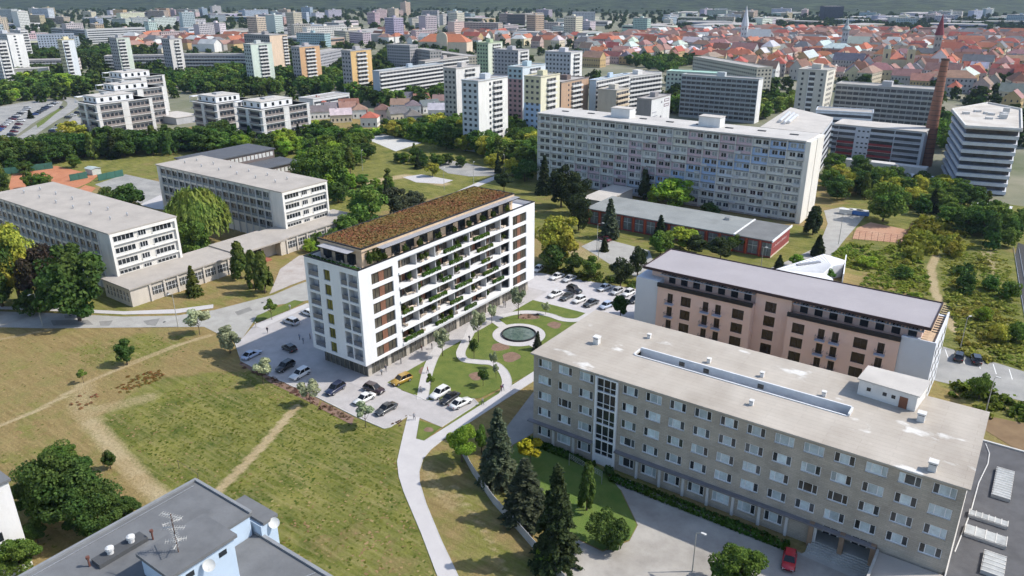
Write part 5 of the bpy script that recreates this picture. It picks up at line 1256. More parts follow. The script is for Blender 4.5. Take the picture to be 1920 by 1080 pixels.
for lab, a, b_, H, kw in (
    ('long pink and white loggia row on the left', (46, 114), (142, 112), 13, dict(cf=(.58, .52, .50))),
    ('long loggia row block behind the white flats', (195, 106), (330, 104), 14, dict(cf=(.56, .52, .50))),
    ('stepped loggia row block beside the mint tower', (330, 103), (462, 103), 17, dict(cf=(.57, .53, .51))),
    ('grey slab block behind the orange towers', (600, 100), (642, 92), 18, dict(cf=(.36, .36, .38), front='win')),
    ('grey slab block with beige end below the domed hall', (725, 84), (768, 86), 24, dict(cf=(.36, .35, .35), front='win')),
    ('grey slab block with cream end next to the domed hall', (776, 92), (806, 96), 20, dict(cf=(.34, .33, .32), front='win')),
    ('long olive-grey block with brown roof below the domed hall', (808, 97), (880, 107), 15, dict(cf=(.36, .33, .27), front='win')),
    ('low white theatre among the trees at the left', (25, 131), (86, 129), 12, dict(cf=(.58, .56, .52), front=None)),
    ('long white factory hall with glazing bands', (162, 56), (272, 52), 20, dict(cf=(.60, .61, .60), front='band')),
    ('grey wing of the white factory hall', (95, 53), (160, 57), 16, dict(cf=(.30, .34, .37), front='band')),
    ('pale office slab behind the yellow-edged tower', (68, 66), (138, 64), 24, dict(cf=(.44, .49, .56), front='win')),
    ('pale green school building with mint roof', (1250, 134), (1348, 139), 17, dict(cf=(.55, .60, .50), front='win', roof=mat('mint_roof', (.36, .55, .46), .7, .1))),
    ('cream neoclassical block with attic storey', (1300, 107), (1420, 128), 21, dict(cf=(.52, .48, .39), front='win')),
    ('white office behind the hospital wing', (1530, 208), (1637, 214), 18, dict(cf=(.60, .64, .68), front='band'))):
    slab2(lab, a, b_, H, kw.pop('D', 13), hut=False, **{**dict(front='bal'), **kw})

# hospital wings
hp = thing('hospital_block', 'grey and white clinic block with dark red balcony bands beside the chimney', 'clinic', (*at(1735, 249, 17), 0)); c = at(1735, 249, 17); foot(c[0] - 50, c[0], c[1], c[1] + 18)
Wd = span_u(c, 17, 1566)
mb = MB(); mb.box(-Wd, 0, 0, 16, 0, 17); part('wall', mb, hp, mats=[paint((.50, .53, .58))])
mb = MB(); mb.box(-Wd - .3, .3, -.3, 16.3, 17.003, 17.5); part('roof', mb, hp, mats=[GRAVEL_L])
REDB = paint((.26, .045, .05)); GRY = paint((.33, .35, .39))
for k in range(6):
    z = 1.0 + 2.65 * k
    for a, b_, kind in ((.0, .055, 'g'), (.06, .25, 'r'), (.42, .68, 'r'), (.69, .97, 'g')):
        q = MB(); q.box(-Wd * (1 - a), -Wd * (1 - b_), -.05, -.003, z + .9, z + 2.3); part('window_band', q, hp, mats=[FARGLASS])
        if k < 5: q = MB(); q.box(-Wd * (1 - a), -Wd * (1 - b_), -.9 if kind == 'r' else -.06, -.051, z, z + .9); part('balcony_band', q, hp, mats=[REDB if (kind == 'r' and k < 4) else GRY])
q = MB(); q.box(0, 1.0, -.06, -.003, 0, .7); q = q.mesh('window', [FARGLASS])
for k in range(6):
    for x in (.28, .33, .38): part('window', q, hp, (-Wd * (1 - x), 0, 1.6 + 2.5 * k + (k * 7 % 3) * .3))
hw = thing('hospital_wing', 'flat-roofed clinic wing with silver ducts behind the pastel slab', 'clinic', (0, 0, 0))
pq = [at(x, y, 20) for x, y in ((1425, 240), (1540, 252), (1562, 222), (1482, 203))]
mb = MB(); mb.prism(pq[::1], 0, 20); part('wall', mb, hw, mats=[paint((.55, .57, .60))]); foot(min(p[0] for p in pq), max(p[0] for p in pq), min(p[1] for p in pq), max(p[1] for p in pq))
mb = MB(); mb.prism(pq, 20.003, 20.5); part('roof', mb, hw, mats=[GRAVEL_L])
a, b_ = np.array(pq[1]), np.array(pq[2]); d = b_ - a; Ln = np.linalg.norm(d); d /= Ln; nn = np.array([d[1], -d[0]])
for k in range(6):
    q = MB(); z = 1.5 + 3.1 * k; p0, p1 = a + d * 1.5 + nn * .003, b_ - d * 1.5 + nn * .003; q.prism([tuple(p0), tuple(p1), tuple(p1 + nn * .06), tuple(p0 + nn * .06)][::-1], z, z + 1.4); part('window_band', q, hw, mats=[FARGLASS])
for x0, y0, x1, y1 in ((1462, 228, 1480, 212), (1470, 231, 1488, 214), (1478, 230, 1494, 217)):
    q = MB(); q.tube((*at(x0, y0, 21), 21.2), (*at(x1, y1, 21), 21.2), .8, 8); part('roof_duct', q, hw, mats=[mat('silver_duct', (.68, .68, .68), .35, .1, metal=.3)])
hc = solo('covered_walk', MB().box(-1, 0, 0, 1, 0, 1), 'low white flat-roofed walkway in front of the clinic block', 'building', (*at(1738, 316, 4), 0), 0, mats=[paint((.60, .59, .57))]); hc.scale = (span_u(at(1738, 316, 4), 4, 1555), 5, 4.0)
# glass office with banded floors
oc = at(1811, 240, 26); ob = thing('banded_office', 'white banded office block with dark window strips at the right edge', 'office block', (*oc, 0)); foot(oc[0] - 35, oc[0] + 12, oc[1], oc[1] + 60)
P4 = [np.array(at(x, y, 26)) - np.array(oc) for x, y in ((1811, 240), (1914, 246), (1913, 209), (1852, 197), (1786, 209))]
def grow(P, k): c0 = sum(P) / len(P); return [tuple(c0 + (p - c0) * k) for p in P]
mb = MB(); mb.prism(grow(P4, .95), 0, 26); part('wall', mb, ob, mats=[glassy('office_glass', (.05, .055, .07), .15, .5)])
for k in range(8):
    q = MB(); q.prism(grow(P4, 1.0), .4 + 3.15 * k, 1.75 + 3.15 * k); part('floor_band', q, ob, mats=[paint((.56, .58, .62), .5)])
q = MB(); q.prism(grow(P4, 1.05), 26.0, 26.6); part('roof', q, ob, mats=[mat('dirty_pale_roof', (.42, .38, .33), .95, scale=.12, col2=(.62, .59, .54))])
q = MB()
for a, b_ in zip(grow(P4, 1.04), grow(P4, 1.04)[1:] + grow(P4, 1.04)[:1]):
    d = np.array(b_) - np.array(a); d /= np.linalg.norm(d); nn = np.array([-d[1], d[0]]) * .6; q.prism([a, b_, tuple(np.array(b_) + nn), tuple(np.array(a) + nn)], 26.6, 27.3)
part('roof_edge', q, ob, mats=[paint((.64, .62, .58))])
for k in range(9):
    q = MB(); q.box(-1.3, 1.3, -1, 1, 0, rr.uniform(.8, 2)); p = sum(P4) / 5 + np.array([rr.uniform(-9, 9), rr.uniform(-14, 14)]); part('roof_plant', q, ob, (*p, 26.602), rr.uniform(0, 1), mats=[paint((.55, .54, .52))])
# brick chimney
ch = thing('brick_chimney', 'tall tapering brick chimney with iron hoops', 'chimney', (*at(1733, 310), 0))
mb = MB(); N = 24
for k in range(N):
    z0, z1 = 47.5 * k / N, 47.5 * (k + 1) / N; mb.cyl(0, 0, z0, z1, 3.2 - 1.65 * k / N, 3.2 - 1.65 * (k + 1) / N, 20, 0, k == N - 1)
part('shaft', mb, ch, mats=[mat('chimney_brick', (.23, .105, .07), .9, scale=.35, col2=(.33, .165, .11), bump=.08, bscale=3, stretch=(1, 1, 4))])
for k in range(20):
    z = 4 + k * 2.15; r = 3.2 - 1.65 * z / 47.5 + .05; q = MB(); q.cyl(0, 0, z, z + .22, r, r, 20, 0); part('iron_hoop', q, ch, mats=[mat('hoop_iron', (.07, .05, .045), .7, .2)])
q = MB(); q.cyl(0, 0, 47.5, 48.3, 1.75, 1.75, 20); part('cap', q, ch, mats=[mat('sooty_brick', (.09, .06, .05), .9, .2)])
# water tank, sheds on the wooded slope
tk = thing('water_tower', 'squat round beige water tank with conical grey roof among the trees', 'water tank', (*at(1674, 345), 0)); mb = MB(); mb.cyl(0, 0, 0, 6, 3.6, 3.6, 20); part('drum', mb, tk, mats=[paint((.52, .46, .38))]); mb = MB(); mb.cyl(0, 0, 6, 7.6, 4.0, .9, 20); mb.cyl(0, 0, 7.6, 8.4, .9, .7, 12); part('roof', mb, tk, mats=[paint((.28, .26, .25))])
for i, (x, y, w, d_, lab) in enumerate(((1745, 348, 9, 5, 'white flat-roofed shed beside the round tank'), (1698, 366, 7, 4, 'pale roofed hut half hidden in the wood'), (1890, 410, 12, 7, 'grey-roofed shed at the right edge of the wood'))):
    t = thing('shed', lab, 'shed', (*at(x, y), 0)); foot(t.location[0] - w, t.location[0] + 2, t.location[1] - 4, t.location[1] + d_, 1)
    mb = MB(); mb.box(-w, 0, 0, d_, 0, 3.0); part('wall', mb, t, mats=[paint((.55, .54, .52))]); mb = MB(); mb.gable(-w, 0, 0, d_, 3.0, .6, 0, 0); part('roof', mb, t, mats=[paint((.62, .62, .60))])

# ------------------------------------------------------------------ pitched-roof houses
WALLO = mat('house_wall', (.6, .56, .5), .85, .10, .5, objcol=True)
ROOFO = mat('tiled_roof', (.4, .12, .06), .85, .22, .35, objcol=True, bump=.05, bscale=2)
def house_meshes(w, d, h, rh, hip, dorm=0):
    wl = MB(); wl.box(-w / 2, w / 2, -d / 2, d / 2, 0, h, 0, skip='d')
    ym = 0
    if not hip:
        for sx in (-1, 1): wl.poly([(sx * w / 2, -sx * d / 2, h), (sx * w / 2, sx * d / 2, h), (sx * w / 2, 0, h + rh - .1)], 0)
    rf_ = MB()
    if hip: rf_.hip(-w / 2, w / 2, -d / 2, d / 2, h + .02, rh)
    else: rf_.gable(-w / 2, w / 2, -d / 2, d / 2, h + .02, rh)
    rf_.box(-w * .2, -w * .2 + .7, -.3, .4, h + rh * .7, h + rh + .9)
    wi = MB()
    nf = max(1, int(h / 3.2)); nx = max(2, int(w / 2.6)); ny = max(2, int(d / 3))
    for f in range(nf):
        z = f * h / nf + 1.0
        for k in range(nx):
            x = -w / 2 + (k + .5) * w / nx
            for s in (-1, 1): wi.box(x - .5, x + .5, s * (d / 2 + .02) - .02, s * (d / 2 + .02) + .02, z, z + 1.5)
        for k in range(ny):
            y = -d / 2 + (k + .5) * d / ny
            for s in (-1, 1): wi.box(s * (w / 2 + .02) - .02, s * (w / 2 + .02) + .02, y - .5, y + .5, z, z + 1.5)
    return wl.mesh('house', [WALLO]), rf_.mesh('roof', [ROOFO]), wi.mesh('windows', [FARGLASS])
PROT = [house_meshes(*a) for a in ((16, 11, 8, 4.8, False), (22, 11, 9, 5, False), (13, 10, 7, 4.5, True), (30, 12, 10, 5.2, False), (20, 12, 9, 4.8, True), (26, 13, 11, 5, True), (12, 9, 6, 4.2, False))]
SMALL = [house_meshes(*a) for a in ((11, 9, 5, 3.6, False), (10, 9.5, 5.5, 3.2, True), (13, 8, 5, 3.4, False))]
REDS = {'orange-red': (.37, .14, .08), 'bright red': (.36, .10, .07), 'rust-brown': (.21, .105, .08), 'faded pink': (.30, .185, .15), 'dark brown': (.14, .075, .055), 'slate-grey': (.16, .16, .165), 'pale tin': (.48, .49, .48)}
WALLS = {'cream': (.62, .55, .42), 'white': (.70, .69, .66), 'ochre': (.50, .36, .18), 'grey': (.42, .41, .39), 'pink': (.55, .42, .37), 'pale yellow': (.64, .56, .36)}
def house(p, rz, proto, rc, wc, label, group, cat='house', name='town_house', sc=1.0):
    t = thing(name, label, cat, (p[0], p[1], 0), rz, group)
    part('wall', proto[0], t, color=WALLS[wc], scale=sc); part('roof', proto[1], t, color=tuple(c * rr.uniform(.85, 1.12) for c in REDS[rc]), scale=sc); part('windows', proto[2], t, kind='stuff', scale=sc)
    return t
vh = [(653, 215, 0, 'faded pink', 'pale yellow', .9), (600, 205, 1, 'bright red', 'white', .6), (625, 216, 0, 'slate-grey', 'white', 1.2), (655, 208, 2, 'rust-brown', 'ochre', .9), (675, 220, 1, 'faded pink', 'white', .9), (718, 220, 1, 'rust-brown', 'pink', .7), (745, 225, 0, 'slate-grey', 'cream', 1.1), (752, 208, 2, 'faded pink', 'white', .6), (775, 212, 1, 'slate-grey', 'white', .8), (760, 195, 0, 'slate-grey', 'grey', .6), (790, 198, 0, 'rust-brown', 'white', 1.0), (805, 210, 2, 'slate-grey', 'white', 1.2), (820, 218, 0, 'pale tin', 'white', .6), (695, 236, 1, 'orange-red', 'white', .6), (830, 200, 2, 'faded pink', 'white', .5), (775, 232, 1, 'slate-grey', 'grey', .9), (640, 228, 2, 'pale tin', 'cream', .9), (600, 222, 2, 'slate-grey', 'white', 1.0)]
ordw = ['beside the long school', 'near the white flats', 'with pale gable', 'behind the front row', 'next to the dark firs', 'with hipped roof in the middle', 'facing the concrete lot', 'half hidden by a fir', 'among the slate roofs', 'at the back of the cluster', 'with tall white gable', 'right of the slate roofs', 'nearest the white tower', 'nearest the concrete lot', 'by the balcony slab', 'below the white tower', 'with shallow roof at the left', 'at the foot of the white flats']
for i, (x, y, k, rc, wc, rz) in enumerate(vh):
    p = at(x, y); FOOT.append((p[0] - 7, p[0] + 7, p[1] - 7, p[1] + 7))
    house(p, rz, SMALL[k], rc, wc, 'small %s house with %s roof %s' % (wc, rc, ordw[i]), 'cottages below the white tower', name='cottage')
t = slab2('low white school with window band beside the cottages', (587, 187), (655, 176), 8, 14, front='band', hut=False, cf=(.62, .63, .64), cat='school', name='school_building')
# landmarks of the old town
def spire(px, py, name, label, wall, roofc, tw, th, sh, nave=None, rz=.2, onion=False):
    t = thing(name, label, 'church', (*at(px, py), 0), rz)
    q = MB(); q.box(-tw / 2, tw / 2, -tw / 2, tw / 2, 0, th); part('tower', q, t, mats=[paint(wall)])
    q = MB()
    if onion:
        for z0, z1, r0, r1 in ((0, 2, .55, .75), (2, 5, .75, .45), (5, 7, .45, .2), (7, 9.5, .3, .25), (9.5, 15, .25, .03)): q.cyl(0, 0, th + z0, th + z1, tw * r0, tw * r1, 10)
    else: q.cyl(0, 0, th, th + sh, tw * .68, .08, 8)
    part('spire', q, t, mats=[paint(roofc)])
    if nave:
        a, b, h, rh = nave; q = MB(); q.box(tw / 2, tw / 2 + a, -b / 2, b / 2, 0, h); part('nave_wall', q, t, mats=[paint(wall)]); q = MB(); q.gable(tw / 2, tw / 2 + a, -b / 2, b / 2, h, rh, 0, 0); part('nave_roof', q, t, mats=[paint(nave_c)])
    q = MB()
    for s in (-1, 1):
        for z in (th * .55, th * .8): q.box(s * tw * .22 - .5, s * tw * .22 + .5, -tw / 2 - .06, -tw / 2 - .003, z, z + 2.8)
    part('belfry_windows', q, t, mats=[FARGLASS], kind='stuff')
    return t
nave_c = (.42, .44, .45); spire(1393, 86, 'church', 'white church with slender pale spire in the far old town', (.70, .70, .70), (.58, .60, .62), 8, 26, 26, (30, 14, 13, 9))
nave_c = (.40, .13, .08); spire(1752, 112, 'church', 'beige church with tall dark red spire behind the chimney', (.46, .40, .34), (.20, .035, .04), 7, 26, 22, (22, 12, 11, 8))
nave_c = (.34, .38, .33); spire(1580, 100, 'church', 'church with grey baroque onion tower', (.50, .51, .52), (.33, .38, .38), 7, 26, 10, (24, 14, 12, 8), onion=True)
t = thing('twin_tower_church', 'pale yellow baroque church with two square towers', 'church', (*at(1678, 143), 0), .3)
for s in (-1, 1):
    q = MB(); q.box(s * 10 - 3, s * 10 + 3, -3, 3, 0, 24); part('tower', q, t, mats=[paint((.62, .53, .33))]); q = MB(); q.cyl(s * 10, 0, 24, 27, 3.4, 1.6, 8); part('tower_roof', q, t, mats=[paint((.30, .33, .30))]); q = MB(); q.box(s * 10 - .8, s * 10 + .8, -3.06, -3.003, 16, 20); part('belfry_window', q, t, mats=[FARGLASS])
q = MB(); q.box(-7, 7, -2, 30, 0, 15); part('nave_wall', q, t, mats=[paint((.60, .52, .34))]); q = MB(); q.hip(-7, 7, -2, 30, 15, 6); part('nave_roof', q, t, mats=[paint((.38, .13, .08))])
t = thing('white_chapel', 'white gabled chapel with two tall dark windows below the red spire', 'church', (*at(1756, 137), 0), .12)
q = MB(); q.box(-8, 8, 0, 22, 0, 13); q.poly([(-8, 0, 13), (8, 0, 13), (0, 0, 21)]); part('wall', q, t, mats=[WHITE]); q = MB(); q.poly([(-8.5, -.5, 12.6), (0, -.5, 21.2), (0, 22, 21.2), (-8.5, 22, 12.6)]); q.poly([(8.5, -.5, 12.6), (8.5, 22, 12.6), (0, 22, 21.2), (0, -.5, 21.2)]); part('roof', q, t, mats=[paint((.42, .14, .08))])
for x in (-3, 3): q = MB(); q.box(x - .9, x + .9, -.06, -.003, 5, 11); part('window', q, t, mats=[FARGLASS])
t = thing('domed_hall', 'orange-roofed market hall with cream arched gable', 'hall', (*at(830, 99), 0), .35)
q = MB(); q.box(-32, 32, 0, 24, 0, 13); q.box(-7, 7, -2, -.003, 0, 18); part('wall', q, t, mats=[paint((.62, .52, .40))]); q = MB(); q.hip(-32, 32, 0, 24, 13.01, 9); part('roof', q, t, mats=[paint((.44, .16, .08))]); q = MB(); q.cyl(0, 0, 0, 2.0, 7, 7, 24); o = part('arched_gable', q, t, (0, -.02, 18.0), mats=[paint((.64, .55, .42))]); o.rotation_euler = (math.pi / 2, 0, 0)

def scatter(pts, spacing, jit, seed, z=0, keep=1.0):
    poly = poly_at(pts); rg = random.Random(seed)
    xs = [p[0] for p in poly]; ys = [p[1] for p in poly]; out = []
    x = min(xs)
    while x < max(xs):
        y = min(ys)
        while y < max(ys):
            p = (x + rg.uniform(-jit, jit), y + rg.uniform(-jit, jit))
            if rg.random() < keep and inside(p, poly) and free(p): out.append(p)
            y += spacing
        x += spacing
    return out
# ------------------------------------------------------------------ old town
BEFORE = len(FOOT)
old = scatter([(1105, 128), (1180, 120), (1250, 112), (1300, 122), (1430, 152), (1500, 150), (1570, 158), (1650, 158), (1760, 178), (1960, 222), (1960, 72), (1700, 64), (1400, 60), (1230, 66), (1090, 84)], 21, 4.5, 5, keep=.93)
old += scatter([(700, 84), (830, 80), (1000, 92), (1100, 96), (1100, 78), (900, 66), (700, 66)], 26, 6, 15, keep=.6)
old += scatter([(230, 104), (300, 100), (470, 96), (470, 76), (330, 72), (240, 80)], 25, 3, 16, keep=.8)
old.sort(key=lambda p: p[0] ** 2 + p[1] ** 2)
marks = [((1393, 86), 'near the slender white spire'), ((1752, 112), 'near the dark red spire'), ((1580, 100), 'near the onion tower'), ((1678, 143), 'near the twin-towered church'), ((1735, 160), 'behind the brick chimney'), ((1510, 150), 'behind the beige tower block'), ((1360, 150), 'behind the grey-green loggia slab'), ((1880, 190), 'above the banded office'), ((830, 95), 'near the arched market hall'), ((350, 90), 'behind the long loggia row'), ((1200, 110), 'left of the mint-roofed school'), ((1900, 110), 'at the right edge of the old town'), ((1060, 88), 'behind the tower cluster')]
marks = [(at(*m), s) for m, s in marks]
rn = ['orange-red'] * 4 + ['bright red'] * 2 + ['rust-brown'] * 3 + ['faded pink'] * 4 + ['slate-grey', 'pale tin'] + ['dark brown', 'slate-grey', 'slate-grey', 'pale tin', 'pale tin']
wnm = list(WALLS)
sizes = ['gabled', 'long gabled', 'hipped', 'very long gabled', 'broad hipped', 'tall broad hipped', 'small gabled']
HV, HF, HM = [], [], []
def raw(me):
    v = np.empty(len(me.vertices) * 3, np.float32); me.vertices.foreach_get('co', v); return v.reshape(-1, 3), [tuple(p.vertices) for p in me.polygons]
far_mb = MB()
for i, p in enumerate(old):
    k = rr.choice((0, 0, 1, 1, 2, 3, 4, 4, 5, 6)); rc, wc = rr.choice(rn), rr.choice(wnm)
    rz = rr.choice((0, math.pi / 2)) + rr.choice((.0, .12, -.1, .25))
    if i < 300:
        mk = min(marks, key=lambda m: (m[0][0] - p[0]) ** 2 + (m[0][1] - p[1]) ** 2)[1]
        house(p, rz, PROT[k], rc, wc, '%s %s house, %s roof, %s' % (sizes[k], wc, rc, mk), 'old town houses', sc=(rr.uniform(.8, 1.2), rr.uniform(.85, 1.15), rr.uniform(.75, 1.25)))
    else:
        w, d, h, rh, hip = ((16, 11, 8, 4.8, 0), (22, 11, 9, 5, 0), (13, 10, 7, 4.5, 1), (30, 12, 10, 5.2, 0), (20, 12, 9, 4.8, 1), (26, 13, 11, 5, 1), (12, 9, 6, 4.2, 0))[k]
        one = MB(); one.box(-w / 2, w / 2, -d / 2, d / 2, 0, h, 7 + wnm.index(wc), skip='d')
        if hip: one.hip(-w / 2, w / 2, -d / 2, d / 2, h, rh, list(REDS).index(rc))
        else: one.gable(-w / 2, w / 2, -d / 2, d / 2, h, rh, list(REDS).index(rc), 7 + wnm.index(wc))
        c_, s_ = math.cos(rz), math.sin(rz); o = len(far_mb.v)
        far_mb.v += [(p[0] + x * c_ - y * s_, p[1] + x * s_ + y * c_, z) for x, y, z in one.v]; far_mb.f += [tuple(o + q for q in f) for f in one.f]; far_mb.m += one.m
if far_mb.f:
    fo = part('old_town_roofscape', far_mb, None, mats=[mat('far_roof_' + k.replace(' ', '_').replace('-', '_'), c, .85, .2, .1) for k, c in REDS.items()] + [paint(c) for c in WALLS.values()])
    tag(fo, 'dense far part of the old town, tiled roofs reading as one mass', 'houses', None, 'stuff')
# ------------------------------------------------------------------ far city blocks
fc = []
for pts, n, kinds in (
    ([(-60, 60), (560, 60), (900, 62), (1100, 66), (1240, 62), (1240, 34), (900, 30), (500, 26), (-60, 26)], 85, 'mix'),
    ([(560, 92), (700, 82), (900, 72), (1120, 78), (1120, 62), (560, 62)], 34, 'mix'),
    ([(-60, 104), (60, 96), (200, 84), (560, 72), (560, 58), (-60, 52)], 30, 'mix'),
    ([(1240, 58), (1960, 62), (1960, 30), (1240, 30)], 60, 'low')):
    poly = poly_at(pts); xs = [p[0] for p in poly]; ys = [p[1] for p in poly]; k = 0; tries = 0
    while k < n and tries < 9000:
        tries += 1; p = (rr.uniform(min(xs), max(xs)), rr.uniform(min(ys), max(ys)))
        if inside(p, poly) and free(p) and all((p[0] - q[0]) ** 2 + (p[1] - q[1]) ** 2 > 34 ** 2 for q in fc): fc.append(p); fck = kinds; k += 1
def far_proto(w, d, h, st):
    wl = MB(); wl.box(-w / 2, w / 2, -d / 2, d / 2, 0, h, 0, skip='d'); wl.box(-w / 2 - .2, w / 2 + .2, -d / 2 - .2, d / 2 + .2, h + .003, h + .5, 1)
    if st != 'hall': wl.box(-2.5, 2.5, -2, 2, h + .503, h + 3, 0)
    wi = MB(); nf = int(h / 3)
    for f in range(nf):
        z = f * 3 + 1
        if st == 'hall':
            if f: continue
            wi.box(-w / 2 + 1, w / 2 - 1, -d / 2 - .06, -d / 2 - .003, h * .5, h * .8); continue
        for k in range(int(w / 3)):
            x = -w / 2 + 1 + k * 3
            for s in (-1, 1): wi.box(x, x + 1.7, s * (d / 2 + .03) - .027, s * (d / 2 + .03) + .027, z, z + 1.4)
        for k in range(int(d / 3)):
            y = -d / 2 + 1 + k * 3; wi.box(w / 2 + .003, w / 2 + .06, y, y + 1.7, z, z + 1.4)
    return wl.mesh('block', [WALLO, ROOFG]), wi.mesh('windows', [FARGLASS])
FP = [far_proto(*a) for a in ((48, 13, 18, 's'), (70, 13, 21, 's'), (22, 18, 34, 't'), (60, 30, 9, 'hall'), (36, 14, 15, 's'), (90, 40, 10, 'hall'), (28, 13, 24, 's'))]
FN = ['mid-rise slab', 'long slab', 'slim tower', 'broad low hall', 'short slab', 'huge low shed', 'tall slab']
FCOL = {'white': (.66, .66, .65), 'pale grey': (.48, .49, .50), 'cream': (.60, .55, .45), 'pinkish': (.52, .44, .41), 'blue-grey': (.38, .43, .50), 'tan': (.48, .38, .28)}
FMK = [(at(x, y), s) for x, y, s in ((50, 50, 'in the hazy far left of the city'), (250, 50, 'beyond the white factory hall'), (480, 45, 'beyond the mint tower block'), (650, 50, 'above the orange tower blocks'), (850, 45, 'above the arched market hall'), (1050, 50, 'beyond the grey tower block'), (1200, 50, 'left of the slender white spire'), (1500, 45, 'between the old town and the wooded hills'), (1800, 45, 'below the hills at the right'), (700, 75, 'behind the yellow-orange tower block'), (1000, 75, 'just behind the tower cluster'))]
for p in fc:
    d_ = math.hypot(*p); right = p[0] * RX + p[1] * RY > 250 and d_ > 1200
    k = rr.choice((3, 4, 5, 0)) if right else rr.choice((0, 1, 2, 3, 4, 4, 5, 3, 6)); cn = rr.choice(list(FCOL))
    mk = min(FMK, key=lambda m: (m[0][0] - p[0]) ** 2 + (m[0][1] - p[1]) ** 2)[1]
    t = thing('city_block', '%s %s %s' % (cn, FN[k], mk), 'building', (p[0], p[1], 0), rr.choice((0, math.pi / 2)) + rr.uniform(-.3, .3), 'far city blocks')
    part('wall', FP[k][0], t, color=tuple(c * rr.uniform(.85, 1.1) for c in FCOL[cn])); part('windows', FP[k][1], t, kind='stuff'); FOOT.append((p[0] - 18, p[0] + 18, p[1] - 18, p[1] + 18))
def far_land(label, x0, x1, ytop, ybase, D, **kw):
    """Far landmark given by its foot line and its apparent top."""
    a, b = np.array(at(x0, ybase)), np.array(at(x1, ybase)); d = b - a
    H = CAM_H * (1 - (ytop + 30.0) / (ybase + 30.0))
    return block('far_tower', label, 'tower block', tuple(b), float(np.linalg.norm(d)), D, H, rz=math.atan2(d[1], d[0]), hut=False, group='far landmarks', **kw)
for lab, x0, x1, yt, yb, D, kw in (('dark glass high-rise under the wooded hill', 1544, 1579, 13, 39, 40, dict(cf=(.035, .04, .055), front='band')), ('dark brown slab office in the far centre', 951, 984, 27, 50, 22, dict(cf=(.13, .11, .10), front='band')), ('black glass tower in the far centre', 838, 861, 30, 60, 20, dict(cf=(.05, .055, .07), front='band')), ('slim grey tower beyond the market hall', 793, 821, 20, 52, 22, dict(cf=(.36, .35, .36), front='win')), ('sky blue stadium hall at the far centre', 826, 856, 7, 17, 60, dict(cf=(.12, .32, .55), front=None)), ('blue-grey twin tower in the far left centre', 540, 576, 23, 44, 18, dict(cf=(.40, .45, .52), front='win')), ('grey tower left of the blue-grey twin', 513, 531, 24, 42, 18, dict(cf=(.36, .37, .40), front='win')), ('tall pale tower at the far left', 64, 94, 15, 40, 22, dict(cf=(.52, .56, .60), front='win')), ('grey-green tower pair at the far left edge', 1, 26, 16, 42, 22, dict(cf=(.44, .47, .47), front='win')), ('ochre tower at the far left centre', 214, 233, 18, 36, 18, dict(cf=(.50, .36, .20), front='win')), ('brown and orange tower beyond the factory', 293, 314, 15, 34, 18, dict(cf=(.42, .28, .18), front='win')), ('pale twin tower right of the far centre', 1073, 1115, 23, 50, 22, dict(cf=(.50, .51, .52), front='win')), ('pale slab tower at the foot of the far hill', 1340, 1363, 17, 29, 18, dict(cf=(.55, .56, .57), front='win')), ('long yellow-ended slab left of the white spire', 1272, 1361, 39, 50, 16, dict(cf=(.56, .53, .46), front='win')), ('long white roofed hall below the right hills', 1640, 1722, 32, 42, 60, dict(cf=(.66, .66, .64), front='band')), ('second white hall right of the long one', 1745, 1787, 34, 43, 50, dict(cf=(.64, .62, .58), front='band'))):
    far_land(lab, x0, x1, yt, yb, D, **kw)

# ------------------------------------------------------------------ trees
LM = {'green': leafmat('broad_leaves', (0.056, 0.116, 0.026), (0.173, 0.275, 0.056)), 'dark': leafmat('dark_leaves', (0.033, 0.073, 0.020), (0.101, 0.173, 0.045)), 'yellow': leafmat('yellow_green_leaves', (0.223, 0.264, 0.041), (0.508, 0.488, 0.081)), 'gold': leafmat('golden_leaves', (.28, .24, .02), (.46, .40, .04)), 'olive': leafmat('grey_olive_leaves', (0.204, 0.242, 0.133), (0.468, 0.516, 0.312)), 'purple': leafmat('purple_leaves', (.03, .03, .018), (.075, .055, .04)), 'fir': leafmat('fir_needles', (.024, .040, .017), (.068, .092, .040)), 'bluefir': leafmat('blue_fir_needles', (.045, .064, .036), (.13, .15, .09)), 'thuja': leafmat('thuja_sprays', (0.059, 0.097, 0.022), (0.172, 0.211, 0.055)), 'willow': leafmat('willow_leaves', (0.101, 0.173, 0.033), (0.264, 0.335, 0.081)), 'bright': leafmat('fresh_leaves', (0.142, 0.264, 0.029), (0.346, 0.488, 0.072))}
